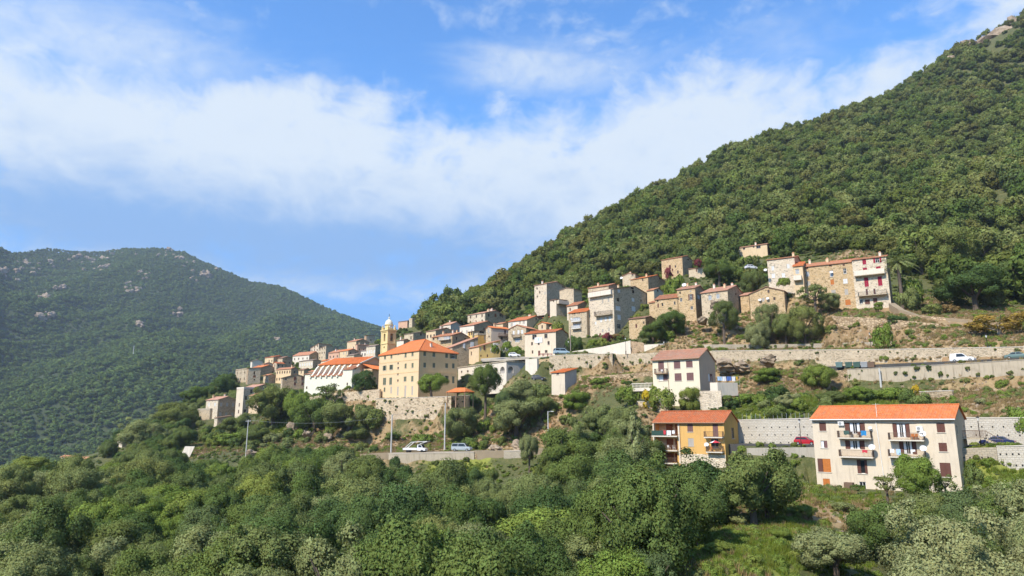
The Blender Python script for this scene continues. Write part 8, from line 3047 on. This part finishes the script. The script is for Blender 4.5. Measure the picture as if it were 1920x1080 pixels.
# laundry line over the white garden wall of the pinkish house
pA, pB = at(1333, 706, 151.2), at(1386, 706, 152.6)
b = MB()
for p in (pA, pB):
    b.tube([Vector((p.x, p.y, p.z - 3.0)), p], .035, 6)
b.tube([pA, pB], .012, 4)
o = b.build('washing_line', M['metal_grey'])
tag(o, 'washing line on posts behind the white garden wall', 'washing line')
for i, (f0, f1, dr, mt, lab) in enumerate(((.22, .38, .9, 'fabric_lightblue', 'pale blue shirt, leftmost on the washing line'), (.40, .52, 1.0, 'fabric_white', 'white sheet on the washing line'), (.55, .72, .9, 'fabric_blue', 'dark blue cloth on the washing line'), (.74, .86, 1.0, 'fabric_white', 'second white sheet, near the right end of the washing line'), (.88, .94, .7, 'fabric_yellow', 'yellow cloth at the right end of the washing line'))):
    b = MB()
    a0, a1 = pA.lerp(pB, f0), pA.lerp(pB, f1)
    dv = (a1 - a0).normalized()
    nv = Vector((-dv.y, dv.x, 0))
    for k in range(6):
        for e in (0, 1):
            q0, q1 = a0.lerp(a1, k / 6), a0.lerp(a1, (k + 1) / 6)
            w0, w1 = nv * .06 * math.sin(k * 1.9 + i), nv * .06 * math.sin((k + 1) * 1.9 + i)
            t0 = nv * (.012 if e else -.012)
            dn = Vector((0, 0, dr))
            P_ = [q0 - dn + w0 + t0, q1 - dn + w1 + t0, q1 + t0, q0 + t0]
            b.poly(P_ if e == 0 else P_[::-1])
    o = b.build('hanging_cloth', M[mt])
    tag(o, lab, 'laundry')

# parasol on the ochre house balcony
sx_, sz_2 = onface(YEL, 'F', 1343.5, 846)
p = W(YEL, sx_, -.5, BALC['ye2'][2])
root = bpy.data.objects.new('parasol', None)
COL.objects.link(root)
root.location = p
tag(root, 'white and red parasol open on the lower balcony of the ochre house', 'parasol')
b = MB()
b.tube([(0, 0, 0), (0, 0, 2.0)], .025, 6)
b.build('pole', M['metal_grey'], root)
b = MB()
for i in range(8):
    a0, a1 = 2 * math.pi * i / 8, 2 * math.pi * (i + 1) / 8
    q = [(0, 0, 2.02), (1.05 * math.cos(a0), 1.05 * math.sin(a0), 1.62), (1.05 * math.cos(a1), 1.05 * math.sin(a1), 1.62)]
    b.poly(q, 1 if i in (5, 6) else 0)
    b.poly([(x, y, z - .02) for x, y, z in q][::-1], 1 if i in (5, 6) else 0)
b.build('canopy', [M['fabric_white'], M['fabric_red']], root)

# chairs and tables on balconies and the flowered terrace
cb = MB()
cb.box(-.22, .22, -.22, .22, .42, .46)
cb.box(-.22, .22, .18, .22, .461, .86)
chair_seat = cb.data('seat', M['fabric_white'])
lb = MB()
lb.box(-.02, .02, -.02, .02, 0, .419)
leg_me = lb.data('leg', M['fabric_white'])


def chair(label, p, rz, mat, group=None):
    root = bpy.data.objects.new('garden_chair', None)
    COL.objects.link(root)
    root.location = p
    root.rotation_euler = (0, 0, rz)
    tag(root, label, 'chair', group)
    s = link('seat', mat_copy(chair_seat, mat), root)
    for x in (-.19, .19):
        for y in (-.19, .19):
            link('leg', mat_copy(leg_me, mat), root, (x, y, 0))


MC = {}


def mat_copy(me, mat):
    if (me.name, mat) not in MC:
        c = me.copy()
        c.materials.clear()
        c.materials.append(M[mat])
        MC[(me.name, mat)] = c
    return MC[(me.name, mat)]


for lab, g, px, py, out, bz, mt in (('dark chair on the upper left balcony of the cream house', CRM, 1598, 818, .6, 'cr1', 'iron'), ('dark chair beside the blue cloth on the upper left balcony', CRM, 1612, 818, .6, 'cr1', 'shutter_brown'), ('wooden chair on the upper right balcony of the cream house', CRM, 1712, 820, .5, 'cr3', 'wood_orange'), ('second wooden chair on the upper right balcony, near the dish', CRM, 1719, 820, .7, 'cr3', 'wood_orange'), ('white chair on the small balcony of the pinkish house', PINK, 1243, 699, .6, 'pk', 'fabric_white'), ('wooden chair under the parasol of the ochre house', YEL, 1335, 845, .6, 'ye2', 'wood_orange')):
    s_, _ = onface(g, 'F', px, py)
    chair(lab, W(g, s_, -out, BALC[bz][2] + .002), rt.uniform(-.6, .6) - g['a'], mt)
for i, (x0, lab) in enumerate(((1236, 'white chair at the left of the middle loggia, ochre house'), (1252, 'white chair in the middle of the middle loggia, ochre house'), (1262, 'white chair at the right of the middle loggia, ochre house'))):
    s_, _ = onface(YEL, 'F', x0, 843)
    chair(lab, W(YEL, s_, .5, YEL['loggia'][1][2] + .06), -YEL['a'] + i, 'fabric_white')
for i, (px, lab) in enumerate(((1014, 'red bench table, leftmost on the terrace of the cream-topped house'), (1023, 'red bench table in the middle of that terrace'), (1031, 'red bench table at the right end of that terrace'))):
    p = at(px, 667.5, 212)
    root = bpy.data.objects.new('picnic_table', None)
    COL.objects.link(root)
    root.location = p
    tag(root, lab, 'table')
    b = MB()
    b.box(-.8, .8, -.4, .4, .70, .76)
    b.build('table_top', M['paint_red'], root)
    for x in (-.6, .6):
        b = MB()
        b.box(x - .05, x + .05, -.35, .35, 0, .699)
        b.build('leg', M['rust_iron'], root)
    for y in (-.7, .7):
        b = MB()
        b.box(-.8, .8, y - .15, y + .15, .40, .45)
        b.box(-.65, -.55, y - .1, y + .1, 0, .399)
        b.box(.55, .65, y - .1, y + .1, 0, .399)
        b.build('bench', M['paint_red'], root)

# the white banner on the cream-topped house
g = byl('white banner')
s0, z0 = onface(g, 'F', 1003, 643)
s1, z1 = onface(g, 'F', 1017, 632)
b = MB()
b.box(s0, s1, -.16, -.10, z0, z1)
o = b.build('banner', M['fabric_white'])
o.location = (g['C'].x, g['C'].y, g['zb'])
o.rotation_euler = (0, 0, -g['a'])
tag(o, 'square white banner with pale blue patch on the cream-topped house', 'banner')
b = MB()
b.box(s0 + (s1 - s0) * .42, s0 + (s1 - s0) * .62, -.172, -.161, z0 + (z1 - z0) * .3, z0 + (z1 - z0) * .85)
b.build('printed_patch', M['fabric_lightblue'], o)

# refuse bins on the upper road
bb = MB()
bb.poly([(-.62, -.5, .15), (.62, -.5, .15), (.68, -.56, 1.15), (-.68, -.56, 1.15)])
bb.poly([(.62, .5, .15), (-.62, .5, .15), (-.68, .56, 1.15), (.68, .56, 1.15)])
bb.poly([(.62, -.5, .15), (.62, .5, .15), (.68, .56, 1.15), (.68, -.56, 1.15)])
bb.poly([(-.62, .5, .15), (-.62, -.5, .15), (-.68, -.56, 1.15), (-.68, .56, 1.15)])
bb.poly([(-.62, .5, .15), (.62, .5, .15), (.62, -.5, .15), (-.62, -.5, .15)])
bl = MB()
bl.slab([(-.72, -.6, 1.2), (.72, -.6, 1.2), (.7, 0, 1.38), (-.7, 0, 1.38)], .05)
bl.slab([(-.7, 0, 1.38), (.7, 0, 1.38), (.72, .6, 1.2), (-.72, .6, 1.2)], .05)
bwm = MB()
cyl(bwm, (0, 0, .08), (0, 1, 0), .08, .04, 8)
for i, (px, mt, lab) in enumerate(((1574, 'plastic_teal', 'pale teal refuse bin, leftmost of the row on the upper road'), (1592, 'plastic_green', 'dark green refuse bin, second in the row on the upper road'), (1607, 'plastic_green', 'dark green refuse bin, third in the row on the upper road'), (1621, 'metal_grey', 'grey refuse bin, fourth in the row on the upper road'), (1634, 'rust_iron', 'brown refuse bin, rightmost of the row on the upper road'))):
    root = bpy.data.objects.new('refuse_bin', None)
    COL.objects.link(root)
    p = at(px, 691, 153.5 - (px - 1574) * .07)
    root.location = p + Vector((0, 0, .1))
    root.rotation_euler = (0, 0, -.55)
    tag(root, lab, 'bin', 'refuse bins on the upper road')
    link('body', bb.data('body', M[mt]), root)
    link('lid', bl.data('lid', M[mt]), root)
    wm = bwm.data('wheel', M['rubber'])
    for x in (-.5, .5):
        for y in (-.4, .4):
            link('wheel', wm, root, (x, y, 0))

# open tiled shelter right of the convent
p = at(863, 744, 199)
root = bpy.data.objects.new('shelter', None)
COL.objects.link(root)
root.location = p
root.rotation_euler = (0, 0, -.6)
tag(root, 'open shelter with orange hipped tile roof right of the convent', 'shelter')
hh = at(863, 735, 199).z - p.z
b = MB()
c = [(-3.6, -2.2, hh), (3.6, -2.2, hh), (3.6, 2.2, hh), (-3.6, 2.2, hh)]
r0, r1 = (-1.7, 0, hh + 1.25), (1.7, 0, hh + 1.25)
for q in ((c[0], c[1], r1, r0), (c[1], c[2], r1), (c[2], c[3], r0, r1), (c[3], c[0], r0)):
    b.poly(q)
b.poly([(x, y, z - .12) for x, y, z in c[::-1]])
for i in range(4):
    a_, d_ = Vector(c[i]), Vector(c[(i + 1) % 4])
    b.poly([a_ - Vector((0, 0, .12)), d_ - Vector((0, 0, .12)), d_, a_])
b.build('roof', M['tile_new'], root)
for x in (-3.2, 0, 3.2):
    for y in (-1.9, 1.9):
        b = MB()
        b.box(x - .1, x + .1, y - .1, y + .1, -3, hh - .121)
        b.build('post', M['trim_brown'], root)

# white balustrade left of the pinkish house
root = bpy.data.objects.new('balustrade', None)
COL.objects.link(root)
a0, a1 = at(1185, 729, 158), at(1224, 729, 154.5)
root.location = a0
dv = a1 - a0
root.rotation_euler = (0, 0, math.atan2(dv.y, dv.x))
tag(root, 'white lattice balustrade left of the pinkish house', 'balustrade')
ln = math.hypot(dv.x, dv.y)
for z0, z1, nm in ((1.05, 1.2, 'top_rail'), (-.6, .12, 'plinth')):
    b = MB()
    b.box(0, ln, -.12, .12, z0, z1)
    b.build(nm, M['white_plaster'], root)
bl_ = MB()
bl_.lathe([(.08, .121), (.05, .25), (.10, .5), (.05, .85), (.08, 1.049)], 7)
bm_ = bl_.data('baluster', M['white_plaster'])
for i in range(int(ln / .34)):
    link('baluster', bm_, root, (.2 + i * .34, 0, 0))

# slanted white panel on the left slope
wp = at(348, 858, 212)
wp.z = min(wp.z, Hz(wp.x, wp.y) + .2)
b = MB()
w_, h_ = 2.0, 3.3
b.poly([(-w_, 0, -.5), (w_ * .5, -.2, -.5), (w_ * 1.2, .1, h_), (-w_ * .3, .3, h_)])
b.poly([(-w_, .15, -.5), (w_ * .5, -.05, -.5), (w_ * 1.2, .25, h_), (-w_ * .3, .45, h_)][::-1])
b.poly([(w_ * .5, -.2, -.5), (w_ * .5, -.05, -.5), (w_ * 1.2, .25, h_), (w_ * 1.2, .1, h_)])
b.poly([(-w_ * .3, .3, h_), (w_ * 1.2, .1, h_), (w_ * 1.2, .25, h_), (-w_ * .3, .45, h_)])
o = b.build('white_panel', M['white_plaster'])
o.location = wp
tag(o, 'slanting white wall panel on the left slope', 'panel')
# bathing in the road shade: fence posts on the lower white wall
fr_ = random.Random(5)
for i in range(16):
    px = 1392 + i * 8.3
    f_ = (px - 1382) / (1530 - 1382)
    if px > 1518:
        continue
    p = at(px, 786 - 2.0 * f_, 134 - 8.5 * f_ + .3)
    b = MB()
    b.tube([(0, 0, -.2), (0, 0, 1.0)], .035, 5)
    o = b.build('fence_post', M['metal_grey'])
    o.location = p
    tag(o, 'thin metal fence post on top of the white block wall', 'fence post', 'fence posts on the white block wall')

# plants rooted in the joints of the rampart, and black stubs standing in for shaded weep holes
def along(frag, f_, down):
    a_ = next(a for a, k in WALLS if frag in a[1])
    pts = a_[2]
    seg = [((at(x1, t1, Y1) - at(x0, t0, Y0)).length) for (x0, t0, b0, Y0), (x1, t1, b1, Y1) in zip(pts, pts[1:])]
    d = f_ * sum(seg)
    for i, s_ in enumerate(seg):
        if d <= s_ or i == len(seg) - 1:
            q = d / s_
            T = at(pts[i][0], pts[i][1], pts[i][3]).lerp(at(pts[i + 1][0], pts[i + 1][1], pts[i + 1][3]), q)
            Bt = at(pts[i][0], pts[i][2], pts[i][3]).lerp(at(pts[i + 1][0], pts[i + 1][2], pts[i + 1][3]), q)
            dv = at(pts[i + 1][0], pts[i + 1][1], pts[i + 1][3]) - at(pts[i][0], pts[i][1], pts[i][3])
            dv.z = 0
            dv.normalize()
            return Vector((T.x, T.y, T.z + (Bt.z - T.z) * down)), Vector((-dv.y, dv.x, 0))
        d -= s_


rp = random.Random(31)
pts, scl = [], []
for i in range(60):
    p, nr = along('rampart carrying', rp.random() * .8, rp.uniform(.04, .9))
    s_ = rp.uniform(.15, .5) * (1.8 if rp.random() < .12 else 1)
    pts.append(tuple(p - nr * s_ * .2))
    scl.append((s_, s_, s_ * 1.1))
for i in range(150):
    p, nr = along(rp.choice(('stained concrete wall', 'stone bastion', 'long stone retaining wall', 'between the bastion', 'lower stone terrace wall')), rp.random(), rp.uniform(.0, 1.0))
    s_ = rp.uniform(.15, .5)
    pts.append(tuple(p - nr * s_ * .2))
    scl.append((s_, s_, s_ * 1.2))
mass('wall_plants', pts, scl, first_of('olive_bush') + first_of('oak_bush'), seed=12)
pm_ = MB()
pm_.tube([(0, .05, 0), (0, -.10, -.01)], .10, 8)
stub_me = pm_.data('weep_stub', M['rubber'])
for frag, n, rows in (('long white block wall behind', 34, (.28, .55, .82)), ('white block wall below the blue', 10, (.3, .75)), ('brick-built wall below', 5, (.4,))):
    wo = next(o for o in bpy.data.objects if o.get('label') and frag in o['label'])
    for k, dn in enumerate(rows):
        for i in range(n):
            p, nr = along(frag, (i + .5 + .35 * (k % 2)) / (n + 1), dn)
            o = link('weep_stub', stub_me, wo, p)
            o.rotation_euler = (0, 0, math.atan2(nr.y, nr.x) - math.pi / 2)

# blossoms on the two oleanders
for i_, o in enumerate([q for q in bpy.data.objects if q.name.startswith('oleander')]):
    fo = next(c for c in o.children)
    bl2 = link('blossoms', fo.data, o, fo.location)
    bl2.scale = fo.scale * 1.04
    fo.data = CR['bright_bush'][i_]

# cables strung under the eaves of the cream and ochre houses
for g, lab in ((CRM, 'black cable sagging across the cream apartment facade'), (YEL, 'black cable running under the eaves of the ochre house')):
    b = MB()
    Lg, zt2 = g['L'], g['H'] - .55
    pts = [(-Lg * .98, -.05, zt2 - .1), (-Lg * .8, -.05, zt2 - .25), (-Lg * .62, -.06, zt2 - .12), (-Lg * .5, -.06, zt2 - .2), (-Lg * .3, -.05, zt2 - .28), (-Lg * .02, -.05, zt2 - .05)]
    b.tube(pts, .022, 5)
    o = b.build('facade_cable', M['rubber'])
    o.location = (g['C'].x, g['C'].y, g['zb'])
    o.rotation_euler = (0, 0, -g['a'])
    tag(o, lab, 'cable')
print('OBJS', len(bpy.data.objects))
